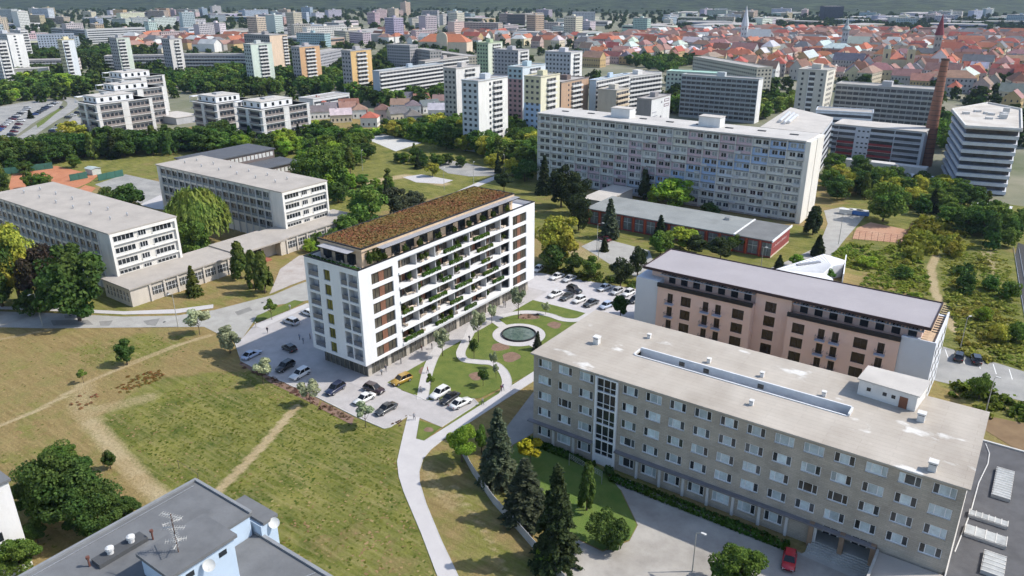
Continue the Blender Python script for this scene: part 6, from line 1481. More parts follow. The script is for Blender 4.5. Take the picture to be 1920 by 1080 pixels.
def crown_pts(kind, n, seed):
    rg = np.random.default_rng(seed)
    if kind in ('broad', 'round', 'young', 'column', 'bush'):
        prm = {'broad': (.35, .38, 44, .06, .16, .52), 'round': (.31, .30, 26, .09, .15, .54), 'young': (.24, .24, 18, .07, .12, .64), 'column': (.10, .38, 14, .09, .13, .53), 'bush': (.42, .28, 26, .11, .2, .36)}[kind]
        rx, rz_, nl, r0, r1, zc = prm
        pts, nr = [], []
        for l in range(nl):
            d = rg.normal(size=3); d /= np.linalg.norm(d); k = rg.uniform(.1, 1.15) ** .5
            c = d * k * [rx, rx, rz_]; c[2] += zc
            if kind == 'column': c[:2] *= (1.05 - abs(c[2] - .5))
            r = rg.uniform(r0, r1); m = n // nl
            q = rg.normal(size=(m, 3)); q /= np.linalg.norm(q, axis=1)[:, None]
            pts.append(c + q * (r * rg.uniform(.55, 1.05, m) ** .5)[:, None] * [1, 1, .8]); nr.append(q + .6 * rg.normal(size=(m, 3)) + [0, 0, .35])
        return np.concatenate(pts), np.concatenate(nr), rg
    if kind == 'thuja':
        pts, nr = [], []
        for l in range(60):
            z = rg.uniform(.06, .95); R = .19 * min(1, z / .18 + .35) * (1 - z) ** .62; a = rg.uniform(0, 6.283); k = rg.uniform(.45, 1) ** .5
            c = np.array([math.cos(a) * R * k, math.sin(a) * R * k, z]); m = n // 60
            q = rg.normal(size=(m, 3)); q /= np.linalg.norm(q, axis=1)[:, None]
            pts.append(c + q * [.05, .05, .085] * rg.uniform(.5, 1.05, (m, 1))); nr.append(q * [1, 1, .4] + .5 * rg.normal(size=(m, 3)) + np.array([math.cos(a), math.sin(a), .3]))
        return np.concatenate(pts), np.concatenate(nr), rg
    if kind == 'fir':
        pts, nr = [], []
        T = 22
        for t in range(T):
            f = t / (T - 1); z = .06 + .90 * f; R = .21 * (1 - f) ** .85 + .012; nb_ = int(7 + 11 * (1 - f))
            for b in range(nb_):
                a = rg.uniform(0, 6.283); Rr = R * rg.uniform(.7, 1.15); m = max(2, int(n / T / nb_ * (1.6 - f)))
                s = rg.uniform(.15, 1, m) ** .7; p = np.c_[np.cos(a) * s * Rr, np.sin(a) * s * Rr, z - .09 * s * (1 - f) - .03 * s * s]
                p += rg.normal(0, .008, p.shape); pts.append(p); nr.append(np.c_[np.cos(a) * .4 * np.ones(m), np.sin(a) * .4 * np.ones(m), np.ones(m)] + .55 * rg.normal(size=(m, 3)))
        return np.concatenate(pts), np.concatenate(nr), rg
    if kind == 'willow':
        pts, nr = [], []
        for s in range(n // 16):
            a = rg.uniform(0, 6.283); r = .36 * rg.uniform(.15, 1) ** .6; z0 = .95 - .35 * (r / .36) ** 2 + rg.uniform(-.05, .05); ln = rg.uniform(.25, .6) * (z0 - .08)
            zz = z0 - ln * np.linspace(0, 1, 16); k = np.linspace(0, 1, 16)
            pts.append(np.c_[np.cos(a) * (r + .03 * k), np.sin(a) * (r + .03 * k), zz] + rg.normal(0, .008, (16, 3))); nr.append(np.c_[np.cos(a) * np.ones(16), np.sin(a) * np.ones(16), .25 * np.ones(16)] + .4 * rg.normal(size=(16, 3)))
        return np.concatenate(pts), np.concatenate(nr), rg
def crown_mesh(kind, n, size, m, seed, aspect=1.0):
    p, nr, rg = crown_pts(kind, n, seed); V, Qd = leaf_quads(p, nr, size, rg, aspect, kind in ('willow', 'thuja'))
    return np_mesh('crown', V, Qd, [m])
def trunk_mesh(kind, seed):
    rg = random.Random(seed); q = MB()
    if kind == 'fir': q.tube((0, 0, 0), (0, 0, .95), .018, 6, 0, .003); return q.mesh('trunk', [BARK])
    top = {'young': .5, 'bush': .25}.get(kind, .45); r = .012 if kind == 'young' else .022
    q.tube((0, 0, 0), (0, 0, top), r, 6, 0, r * .6)
    for k in range(6):
        a = k * 1.05 + rg.uniform(-.3, .3); z = top * rg.uniform(.55, 1); l = rg.uniform(.12, .24)
        q.tube((0, 0, z), (math.cos(a) * l, math.sin(a) * l, z + l * rg.uniform(.7, 1.2)), r * .5, 5, 0, r * .2)
    return q.mesh('trunk', [BARK])
TK = {k: trunk_mesh(k, 3) for k in ('broad', 'fir', 'young', 'bush')}; TK['thuja'] = TK['fir']
TM = {}
def tree_mesh(kind, colour, var, fine=False):
    key = (kind, colour, var, fine)
    if key not in TM:
        n, s, asp = {'broad': (6800, .0165, 1), 'round': (4600, .018, 1), 'young': (1900, .018, 1), 'column': (2600, .017, 1), 'bush': (2600, .024, 1), 'fir': (5200, .013, 1.9), 'willow': (12800, .008, 4.5), 'thuja': (3600, .016, 1.4)}[kind]
        if fine: n, s = n * 3, s * .6
        TM[key] = crown_mesh(kind, n, s, LM[colour], hash((kind, var)) % 9999 if False else sum(map(ord, kind)) + var * 17, asp)
    return TM[key]
NAMES = {'broad': 'broadleaf_tree', 'round': 'broadleaf_tree', 'young': 'young_tree', 'column': 'columnar_tree', 'bush': 'shrub', 'fir': 'fir_tree', 'willow': 'willow_tree', 'thuja': 'thuja_tree'}
CATS = {'bush': 'shrub'}
def tree(p, h, kind='broad', colour='green', label=None, group=None, wide=1.0):
    t = thing(NAMES[kind], label, CATS.get(kind, 'tree'), (p[0], p[1], 0), rr.uniform(0, 6.28), group)
    part('crown', tree_mesh(kind, colour, rr.randrange(4 if kind in ('broad', 'bush') else 2), math.hypot(*p) < 165 and kind in ('broad', 'round', 'bush', 'fir')), t, scale=(h * wide, h * wide, h))
    part('trunk', TK.get(kind, TK['broad']), t, scale=(h, h, h))
    return t
CN = {'green': 'green', 'dark': 'dark green', 'yellow': 'yellow-green', 'gold': 'golden yellow', 'olive': 'grey-green', 'purple': 'dark purple', 'fir': 'dark green', 'bluefir': 'blue-green', 'willow': 'pale green', 'bright': 'fresh green'}
# foreground and middle-ground trees, each with its own description: base pixel, height, kind, colour, width, label
TREES = [
    (935, 905, 763, 88, 'fir', 'bluefir', 'tallest spruce beside the concrete fence'), (985, 972, 858, 100, 'fir', 'bluefir', 'broad ragged pine leaning over the fence'),
    (1042, 1058, 868, 100, 'fir', 'fir', 'big dark spruce at the bottom by the fence'), (1100, 957, 865, 44, 'thuja', 'thuja', 'slim thuja on the lawn before the brick block'),
    (1138, 1020, 943, 88, 'bush', 'dark', 'wide dark yew bush at the yard edge'), (866, 866, 788, 64, 'round', 'bright', 'round bright green tree where the paths meet'),
    (903, 848, 790, 30, 'round', 'green', 'small leafy tree behind the tallest spruce'), (995, 876, 816, 60, 'young', 'gold', 'golden yellow tree on the lawn'), (1141, 893, 866, 26, 'bush', 'dark', 'ball-shaped bush beside the glazed stair'),
    (1375, 1112, 1008, 112, 'round', 'green', 'dense tree at the bottom edge near the red car'), (1020, 1062, 1005, 40, 'bush', 'bright', 'light green bush at the foot of the big spruce'),
    (239, 684, 629, 40, 'round', 'dark', 'small dark tree alone on the dry meadow'), (157, 718, 687, 22, 'young', 'green', 'sapling beside the meadow path'), (375, 628, 574, 50, 'young', 'olive', 'grey-green tree at the road verge'), (432, 662, 605, 46, 'round', 'olive', 'grey-green tree at the parking corner'),
    (494, 720, 667, 44, 'young', 'olive', 'grey-green tree beside the silver car'), (582, 758, 707, 45, 'young', 'olive', 'grey-green tree at the head of the trodden path'), (686, 802, 749, 44, 'young', 'olive', 'grey-green tree at the near parking corner'),
    (208, 879, 838, 30, 'round', 'dark', 'small round tree beside the dark thicket'), (510, 600, 557, 30, 'young', 'green', 'slender tree on the grass island'),
    (135, 990, 838, 160, 'broad', 'dark', 'large dark tree of the thicket at lower left'), (85, 962, 862, 110, 'broad', 'dark', 'left tree of the dark thicket'), (180, 1012, 895, 125, 'broad', 'dark', 'nearest tree of the dark thicket'), (237, 990, 914, 68, 'round', 'dark', 'right-hand tree of the dark thicket by the blue block'), (125, 905, 830, 95, 'broad', 'green', 'rear tree of the dark thicket'),
    (45, 1085, 988, 84, 'round', 'green', 'shrubby tree at the lower left edge'), (72, 1018, 962, 52, 'round', 'dark', 'low tree between thicket and picture edge'),
    (897, 642, 573, 30, 'young', 'olive', 'garden tree close to the balcony front'), (830, 668, 608, 38, 'young', 'olive', 'garden tree by the middle of the balcony front'), (972, 598, 530, 34, 'young', 'olive', 'garden tree at the far end of the balcony front'), (922, 607, 568, 22, 'young', 'olive', 'thin garden tree beside the pond walk'), (1023, 590, 564, 18, 'young', 'olive', 'small garden tree by the rear parking'), (1008, 656, 620, 22, 'fir', 'bluefir', 'young fir beside the pond'), (889, 674, 630, 24, 'young', 'dark', 'dark sapling on the winding garden path'), (925, 690, 656, 17, 'young', 'olive', 'thin sapling in the garden bend'), (906, 724, 690, 24, 'young', 'dark', 'low dark tree in the garden lawn'), (808, 732, 698, 22, 'young', 'green', 'low green tree beside the yellow car'), (930, 710, 678, 15, 'young', 'olive', 'thin sapling near the diagonal path'),
    (1163, 598, 546, 40, 'round', 'dark', 'dark round tree at the end of the rear parking'),
    (1045, 497, 394, 100, 'broad', 'yellow', 'broad yellow-green tree right of the white block'), (1075, 514, 468, 42, 'round', 'dark', 'dark tree behind the rear parking'), (1108, 522, 476, 42, 'round', 'green', 'green tree behind the rear parking'), (1036, 508, 450, 60, 'round', 'dark', 'low dark tree under the yellow-green one'), (1163, 538, 476, 54, 'round', 'fir', 'pine at the corner of the peach block'), (1195, 518, 456, 38, 'round', 'fir', 'taller pine behind the peach block corner'), (1133, 471, 444, 20, 'fir', 'fir', 'tiny fir on the school verge'),
    (1142, 446, 371, 42, 'fir', 'bluefir', 'blue-green spruce before the red pavilion'), (1237, 448, 402, 30, 'fir', 'fir', 'slim dark spruce at the middle of the red pavilion'), (1275, 466, 420, 64, 'round', 'bright', 'fresh green tree before the red pavilion'), (1238, 478, 428, 52, 'round', 'green', 'green tree left of the fresh green one'), (1305, 476, 438, 50, 'round', 'fir', 'dark pine between pavilion and peach block'), (1350, 490, 438, 62, 'round', 'fir', 'dark spreading pine beside the peach roof'), (1377, 472, 434, 34, 'round', 'green', 'leafy tree near the pavilion door'),
    (1078, 402, 320, 64, 'broad', 'fir', 'dark pine group tree left of the pastel slab'), (1052, 388, 303, 60, 'broad', 'fir', 'dark pine near the slab end'), (1085, 432, 355, 52, 'broad', 'fir', 'dark pine near the corridor'), (1020, 364, 290, 34, 'fir', 'fir', 'fir at the left end of the pastel slab'), (1207, 374, 315, 28, 'thuja', 'fir', 'upright conifer in front of the pastel slab'), (1262, 392, 328, 92, 'broad', 'bright', 'light green spreading tree in front of the slab'), (1228, 386, 350, 40, 'round', 'bright', 'smaller light green tree in front of the slab'), (1330, 404, 372, 44, 'bush', 'dark', 'dark shrub between slab and pavilion'), (1523, 441, 384, 44, 'thuja', 'fir', 'round dark conifer at the white slab end'),
    (1533, 479, 439, 32, 'fir', 'fir', 'fir at the bend of the school road'), (1460, 506, 477, 24, 'fir', 'fir', 'small fir beside the white house'), (1492, 501, 474, 34, 'round', 'bright', 'light green bush tree by the white house'), (1552, 528, 498, 26, 'round', 'green', 'courtyard tree of the white house'),
    (150, 602, 447, 140, 'broad', 'dark', 'massive dark tree in front of the left dormitory'), (95, 577, 448, 85, 'broad', 'purple', 'purple-leaved tree at the left dormitory'), (38, 562, 403, 95, 'broad', 'yellow', 'yellow-green tree at the left edge by the dormitory'), (5, 575, 430, 80, 'broad', 'dark', 'dark tree at the left edge by the road'), (58, 592, 525, 62, 'bush', 'dark', 'low dark bush near the street lamp'), (-8, 590, 500, 60, 'broad', 'dark', 'dark tree cut by the left edge'),
    (378, 462, 348, 122, 'willow', 'willow', 'large weeping willow between the dormitories'), (368, 480, 403, 70, 'broad', 'green', 'round green tree under the willow'), (452, 522, 450, 44, 'thuja', 'thuja', 'bushy thuja at the left of the trio'), (478, 538, 468, 38, 'thuja', 'thuja', 'bushy thuja in the middle of the trio'), (497, 550, 468, 46, 'thuja', 'thuja', 'bushy thuja at the right of the trio'), (365, 554, 496, 34, 'fir', 'thuja', 'ragged yellowing spruce by the link building'),
    (607, 364, 267, 88, 'broad', 'green', 'large olive-green tree behind the dormitory'), (572, 350, 285, 60, 'broad', 'green', 'tree left of the large olive one'), (688, 428, 342, 90, 'broad', 'green', 'leafy tree behind the sedum roof'), (742, 410, 344, 60, 'broad', 'bluefir', 'grey-green tree behind the sedum roof'), (650, 446, 400, 48, 'broad', 'green', 'lower tree behind the sedum roof'), (778, 394, 355, 50, 'broad', 'bluefir', 'small grey-green tree behind the roof edge'), (600, 468, 425, 46, 'bush', 'green', 'tall shrub beside the link building'), (582, 473, 440, 32, 'bush', 'bright', 'fresh shrub beside the link building'), (628, 458, 418, 44, 'bush', 'green', 'shrub at the back of the white block'),
    (811, 331, 301, 30, 'round', 'yellow', 'small yellow-green tree alone in the field'), (945, 358, 317, 36, 'round', 'fir', 'dark round pine by the service road'),
    (245, 402, 338, 64, 'broad', 'dark', 'dark tree behind the left dormitory roof'), (208, 398, 346, 44, 'broad', 'dark', 'smaller dark tree behind the left dormitory roof'), (82, 356, 321, 40, 'broad', 'green', 'tree on the edge of the clay courts'), (60, 354, 320, 36, 'broad', 'green', 'left tree on the edge of the clay courts'), (3, 366, 318, 44, 'broad', 'dark', 'dark tree left of the clay courts'),
    (1808, 545, 495, 44, 'bush', 'dark', 'dark bush in the middle of the dry slope'), (1840, 600, 565, 40, 'bush', 'bright', 'bright bush low on the dry slope'), (1870, 640, 596, 46, 'bush', 'yellow', 'yellow-green bush near the roadside parking'), (1790, 480, 440, 44, 'bush', 'yellow', 'yellow-green bush at the top of the dry slope'), (1855, 545, 505, 40, 'bush', 'green', 'green bush right of the dirt path'), (1892, 560, 515, 44, 'bush', 'green', 'green bush beside the railway'), (1905, 640, 590, 50, 'bush', 'green', 'broad bush between slope and railway'), (1625, 500, 470, 44, 'bush', 'bright', 'bright bush below the worn clay court'), (1690, 520, 488, 40, 'bush', 'green', 'green bush on the bank behind the peach block'),
    (1655, 415, 338, 84, 'broad', 'green', 'broad tree above the worn clay court'), (1835, 748, 690, 42, 'round', 'green', 'small tree right of the peach block'),
    (140, 268, 222, 60, 'broad', 'yellow', 'yellow-green tree by the side car park'), (58, 222, 205, 14, 'fir', 'fir', 'small fir in the car park')]
UNITW = {'fir': .44, 'thuja': .46, 'bush': 1.12, 'round': .84, 'broad': .92, 'young': .66, 'willow': .80, 'column': .36}
for x, yb, yt, wpx, kind, colour, lab in TREES:
    p = at(x, yb); dh = math.hypot(*p); d = (x - 960.0) * _RI + (540.0 - yt) * _UI + FOCAL * _F
    h = CAM_H + dh * d.z / math.hypot(d.x, d.y); wm = wpx / FOCAL * (p[0] * _F.x + p[1] * _F.y - CAM_H * _F.z)
    tree(p, h, kind, colour, lab, None, wm / (UNITW[kind] * h))
MASS = [  # polygon of trunks, spacing, height range, kinds, group, where
    ([(-40, 318), (-40, 298), (120, 288), (330, 275), (430, 268), (430, 286), (330, 290), (150, 303), (60, 314)], 7.0, (11, 15), ('dark', 'dark', 'green'), 'in the tall row behind the clay courts'),
    ([(330, 282), (470, 262), (590, 252), (690, 268), (690, 300), (650, 335), (560, 295)], 7.5, (7, 11), ('green', 'dark', 'green', 'bright'), 'in the grove right of the white flats'),
    ([(-40, 205), (-40, 140), (60, 132), (120, 155), (185, 160), (140, 178), (60, 190)], 11, (9, 14), ('green', 'green', 'dark', 'bright'), 'in the wood beyond the car park'),
    ([(300, 150), (380, 140), (470, 140), (690, 152), (840, 168), (840, 192), (720, 205), (580, 182), (400, 180), (300, 176)], 13, (9, 15), ('dark', 'green', 'green'), 'in the belt before the orange towers'),
    ([(690, 252), (780, 248), (860, 236), (960, 245), (1012, 262), (1012, 330), (965, 335), (930, 312), (880, 295), (800, 270)], 8.5, (8, 14), ('green', 'dark', 'yellow', 'green'), 'in the grove below the white towers'),
    ([(735, 300), (790, 298), (880, 310), (850, 318), (780, 318)], 6, (4, 7), ('green', 'dark'), 'in the thicket by the grey court'),
    ([(1262, 222), (1262, 205), (1330, 190), (1440, 195), (1510, 198), (1480, 220), (1420, 225)], 9, (9, 13), ('dark', 'green', 'willow'), 'behind the roof of the pastel slab'),
    ([(560, 300), (640, 335), (655, 372), (625, 395), (560, 345)], 7, (7, 11), ('green', 'dark', 'bright'), 'behind the second dormitory'),
    ([(650, 352), (700, 335), (735, 350), (770, 372), (700, 392), (660, 385)], 8, (5, 8), ('green', 'bright', 'dark'), 'between field and sedum roof'),
    ([(-30, 326), (60, 318), (140, 312), (150, 320), (60, 328), (-30, 338)], 7, (5, 9), ('green', 'dark'), 'screening the clay courts'),
    ([(900, 300), (1010, 318), (1012, 345), (965, 340), (930, 325)], 8, (7, 11), ('green', 'dark', 'yellow'), 'left of the pastel slab'),
    ([(1545, 345), (1560, 325), (1650, 318), (1760, 320), (1790, 360), (1770, 400), (1700, 395), (1640, 375), (1560, 385)], 7.5, (7, 11), ('green', 'dark', 'green', 'yellow'), 'in the wood right of the pastel slab'),
    ([(1700, 400), (1790, 365), (1850, 380), (1920, 420), (1920, 460), (1880, 480), (1800, 440)], 7, (6, 10), ('green', 'dark', 'green'), 'on the wooded slope at the right'),
    ([(1630, 245), (1700, 240), (1735, 245), (1745, 290), (1800, 290), (1765, 230), (1640, 225)], 10, (9, 14), ('dark', 'green'), 'behind the clinic near the chimney'),
    ([(1250, 140), (1300, 118), (1210, 112), (1170, 122)], 13, (9, 13), ('green', 'dark'), 'in the park left of the mint roof'),
    ([(60, 118), (130, 112), (230, 108), (230, 98), (60, 100)], 13, (9, 13), ('green', 'dark'), 'between the left tower blocks'),
    ([(700, 118), (780, 112), (850, 118), (850, 108), (720, 102)], 13, (9, 13), ('green',), 'below the grey slabs'),
    ([(830, 240), (845, 225), (870, 232), (868, 250)], 7, (8, 11), ('dark',), 'between the two white towers'),
    ([(955, 262), (985, 250), (1015, 262), (1012, 285)], 7, (8, 12), ('dark', 'green'), 'below the rose and teal tower')]
shade = {'green': 'green', 'dark': 'dark green', 'yellow': 'yellow-green', 'bright': 'fresh green', 'willow': 'pale green'}
allp = []
for mi, (pts, sp, hr, cols_, where) in enumerate(MASS):
    for p in scatter(pts, sp, sp * .38, 40 + mi, keep=.92): allp.append((math.hypot(*p), p, hr, cols_, where))
allp.sort(key=lambda a: a[0])
WV, WQ, WM = [], [], []; woff = 0
wp, wnn, _ = crown_pts('broad', 1020, 5); wV, wQ = leaf_quads(wp, wnn, .036, np.random.default_rng(4))
print('mass trees', len(allp))
for i, (d_, p, hr, cols_, where) in enumerate(allp):
    c = rr.choice(cols_); h = rr.uniform(*hr)
    if i < 300:
        side_ = 'left-hand' if (i * 7) % 3 == 0 else 'right-hand'
        kd = 'broad' if i % 7 else ('thuja', 'fir', 'column')[i // 7 % 3]
        if kd != 'broad': c = 'fir' if kd == 'fir' else rr.choice(('dark', 'thuja'))
        tree(p, h * (1 if kd == 'broad' else 1.15), kd, c, '%s %s %s %s' % ('tall' if h > sum(hr) / 2 else 'lower', {'thuja': 'olive green'}.get(c, CN.get(c)), {'broad': 'leafy tree', 'thuja': 'bushy conifer', 'fir': 'pointed fir', 'column': 'slim upright tree'}[kd], where), 'trees ' + where, rr.uniform(.95, 1.35))
    else:
        a = rr.uniform(0, 6.28); c_, s_ = math.cos(a), math.sin(a); w = h * rr.uniform(.95, 1.3)
        WV.append(np.c_[p[0] + w * (wV[:, 0] * c_ - wV[:, 1] * s_), p[1] + w * (wV[:, 0] * s_ + wV[:, 1] * c_), h * wV[:, 2]]); WQ.append(wQ + woff); woff += len(wV); WM.append(np.full(len(wQ), list(LM).index(c)))
if WV: tag(part('woodland', np_mesh('woodland', np.concatenate(WV), np.concatenate(WQ), list(LM.values()), False, np.concatenate(WM)), None), 'belts of leafy trees around the housing estate that read as one mass', 'woodland', None, 'stuff')
for i, (x, y) in enumerate(((1655, 232), (1668, 234), (1680, 232), (1690, 230), (1662, 238))):
    tree(at(x, y), 17, 'column', 'dark', 'tall dark poplar in the row before the grey loggia slab', 'poplars before the loggia slab', 1.2)
# far greenery that reads as one mass
rg = np.random.default_rng(11)
bp, bn, _ = crown_pts('broad', 176, 3); bV, bQ = leaf_quads(bp, bn, .075, rg)
FV, FQ = [], []; off = 0
fp = []
for pts, sp, keep in (([(-80, 130), (60, 112), (700, 112), (1100, 120), (1100, 40), (-80, 40)], 26, .5), ([(1100, 130), (1960, 215), (1960, 40), (1100, 40)], 26, .2), ([(-80, 205), (200, 182), (330, 185), (600, 190), (840, 215), (850, 120), (560, 115), (-80, 118)], 11, .42), ([(1100, 178), (1262, 216), (1500, 205), (1560, 195), (1500, 165), (1280, 155), (1110, 145)], 11, .4), ([(1600, 225), (1745, 290), (1800, 240), (1960, 290), (1960, 232), (1760, 195)], 12, .45), ([(-80, 44), (1960, 44), (1960, 12), (900, 14), (-80, 12)], 40, .8), ([(1500, 62), (1960, 66), (1960, 42), (1500, 40)], 18, .62), ([(1240, 62), (1500, 60), (1500, 34), (1240, 34)], 26, .5), ([(40, 128), (300, 112), (300, 92), (40, 96)], 15, .5), ([(420, 122), (700, 140), (700, 118), (560, 108), (420, 112)], 14, .5), ([(1560, 168), (1940, 230), (1940, 200), (1600, 160)], 20, .4), ([(860, 250), (1010, 255), (1010, 200), (860, 200)], 10, .6)):
    fp += scatter(pts, sp, sp * .45, len(fp) + 3, keep=keep)
for p in fp:
    h = rg.uniform(8, 14); a = rg.uniform(0, 6.28); c_, s_ = math.cos(a), math.sin(a); w = h * rg.uniform(.9, 1.4)
    V = np.c_[p[0] + w * (bV[:, 0] * c_ - bV[:, 1] * s_), p[1] + w * (bV[:, 0] * s_ + bV[:, 1] * c_), h * (bV[:, 2] - .12)]
    FV.append(V); FQ.append(bQ + off); off += len(V)
o = part('far_trees', np_mesh('far_trees', np.concatenate(FV), np.concatenate(FQ), [leafmat('far_leaves', (.022, .042, .012), (.07, .105, .026), 0, .1)]), None)
tag(o, 'far-off city trees between the blocks that read as one green mass', 'trees', None, 'stuff')
# undergrowth on the right-hand slope and along the rear parking, dry tussocks in the meadow
def clumps(name, label, pts, sp, size, m, seed, hgt=1.2, keep=.8):
    rg = np.random.default_rng(seed); q, _, _ = crown_pts('bush', 60, seed), 0, 0
    P_, N_, R_ = crown_pts('bush', 64, seed); V0_, Q0_ = leaf_quads(P_, N_, .11, rg)
    VV, QQ = [], []; o_ = 0
    for p in scatter(pts, sp, sp * .95, seed, keep=keep):
        s = size * rg.uniform(.6, 1.4); a = rg.uniform(0, 6.28); c_, s_ = math.cos(a), math.sin(a)
        VV.append(np.c_[p[0] + s * (V0_[:, 0] * c_ - V0_[:, 1] * s_), p[1] + s * (V0_[:, 0] * s_ + V0_[:, 1] * c_), s * hgt * (V0_[:, 2] - .12)]); QQ.append(Q0_ + o_); o_ += len(V0_)
    if VV: tag(part(name, np_mesh(name, np.concatenate(VV), np.concatenate(QQ), [m]), None), label, 'undergrowth', None, 'stuff')
clumps('knotweed', 'yellow-green knotweed thicket below the wooded slope', [(1690, 455), (1730, 420), (1790, 425), (1810, 450), (1770, 468), (1700, 500), (1690, 480)], 1.9, 3.6, leafmat('knotweed_leaves', (.17, .19, .025), (.32, .32, .06), 0), 61)
clumps('slope_brambles', 'green brambles beside the worn clay court', [(1562, 478), (1590, 455), (1690, 462), (1720, 480), (1742, 530), (1745, 575), (1690, 570), (1600, 530)], 1.4, 2.2, leafmat('bramble_leaves', (.10, .16, .022), (.26, .31, .055), 0), 62, .55, .45)
clumps('slope_scrub', 'mixed scrub on the dry slope above the railway', [(1790, 500), (1840, 480), (1890, 560), (1930, 690), (1800, 670), (1790, 620), (1770, 560)], 1.5, 2.2, leafmat('scrub_leaves', (.14, .175, .028), (.34, .33, .075), 0), 63, .55, .35)
clumps('slope_weeds', 'lush yellow-green weeds covering the slope beside the footpath', [(1765, 470), (1800, 452), (1850, 460), (1890, 490), (1905, 560), (1930, 690), (1800, 668), (1792, 615), (1768, 545)], 1.15, 1.3, leafmat('slope_weed_leaves', (.14, .19, .028), (.34, .36, .075), 0), 80, .35, .8)
clumps('bank_weeds', 'green weeds on the bank behind the peach block', [(1560, 485), (1700, 470), (1738, 500), (1742, 560), (1760, 600), (1700, 600), (1600, 545)], 1.15, 1.2, leafmat('bank_weed_leaves', (.13, .18, .028), (.33, .34, .07), 0), 81, .35, .75)
clumps('dark_scrub', 'dark bushes in the middle of the dry slope', [(1790, 500), (1820, 500), (1830, 550), (1805, 555)], 3, 4.0, LM['dark'], 64, .9, .7)
clumps('roadside_scrub', 'green bushes between roadside parking and brick block', [(1745, 725), (1770, 705), (1930, 755), (1930, 795), (1860, 785), (1790, 745)], 2.2, 2.6, leafmat('roadside_leaves', (.06, .10, .016), (.15, .19, .035), 0), 65, .9, .8)
clumps('parking_border', 'shrub border behind the rear parking', [(1000, 508), (1010, 498), (1100, 512), (1200, 535), (1196, 546), (1100, 528)], 1.6, 2.0, leafmat('border_leaves', (.045, .075, .016), (.12, .15, .035), 0), 66, .9, .8)
clumps('red_weeds', 'patch of rust-red and green weeds on the dry meadow', [(215, 725), (240, 705), (300, 695), (310, 705), (250, 735), (222, 738)], .8, .8, leafmat('red_weed_leaves', (.30, .085, .045), (.13, .17, .045), 0), 67, .5, .7)
clumps('red_weeds', 'second patch of dry rust-coloured weeds by the meadow path', [(128, 760), (150, 738), (190, 735), (195, 745), (150, 770)], 1.0, .7, leafmat('rust_weed_leaves', (.32, .14, .07), (.20, .19, .08), 0), 68, .5, .6)
clumps('court_hedge', 'green hedge behind the pale concrete lot', [(665, 252), (720, 244), (830, 262), (900, 278), (880, 284), (790, 266), (720, 250), (672, 258)], 2.4, 3.6, LM['bright'], 69, .9, .9)
for i, pts in enumerate(([(452, 676), (504, 703), (502, 713), (446, 684)], [(508, 706), (600, 750), (596, 762), (500, 714)], [(604, 753), (664, 783), (660, 797), (598, 765)], [(733, 797), (768, 775), (764, 790), (740, 806)])):
    clumps('ground_cover', ('reddish ground cover along the parking edge, far end', 'reddish ground cover along the middle of the parking edge', 'reddish ground cover at the near parking edge', 'grey-green ground cover beside the footpath entry')[i], pts, .9, .9, leafmat('heather_leaves', (.17, .085, .07), (.20, .15, .09), 0), 70 + i, .5, .75)
clumps('bed_planting', 'dry pinkish planting beds in the garden lawn', [(975, 590), (1010, 590), (1010, 598), (975, 598)], 1.0, .9, leafmat('bed_leaves', (.20, .12, .09), (.24, .18, .12), 0), 76, .5, .8)
n = 90000
idx_ = RNG.choice(len(MEADOW_P), n * 3); P_ = MEADOW_P[idx_] + RNG.uniform(-.62, .62, (n * 3, 2)); g_, b__ = MEADOW_G[idx_], MEADOW_B[idx_]
field = poly_at([(160, 790), (300, 700), (470, 695), (560, 750), (735, 812), (748, 900), (790, 1010), (835, 1110), (560, 1110), (300, 940), (-60, 1110), (-60, 640), (300, 625), (400, 640), (440, 690)])
ok = in_poly(P_, field) & (b__ < .25) & (RNG.random(n * 3) < .25 + .75 * g_); P_, g_ = P_[ok][:n], g_[ok][:n]; m_ = len(P_)
tq = np.c_[P_, RNG.uniform(.01, .03, m_) * (.5 + g_)]
V, T3 = leaf_quads(tq, np.c_[RNG.normal(0, .09, (m_, 2)), np.ones(m_)], .15, RNG, 1.5)
me = np_mesh('tussocks', V, T3, [leafmat('dry_grass_blades', (.22, .17, .065), (.36, .28, .13), 0, .2), leafmat('green_grass_blades', (.065, .095, .016), (.165, .175, .04), 0, .2)], False, (RNG.random(m_) < g_ * .75).astype(int))
tag(part('grass_tussocks', me, None), 'rough dry and green grass tussocks across the meadow', 'grass', None, 'stuff')

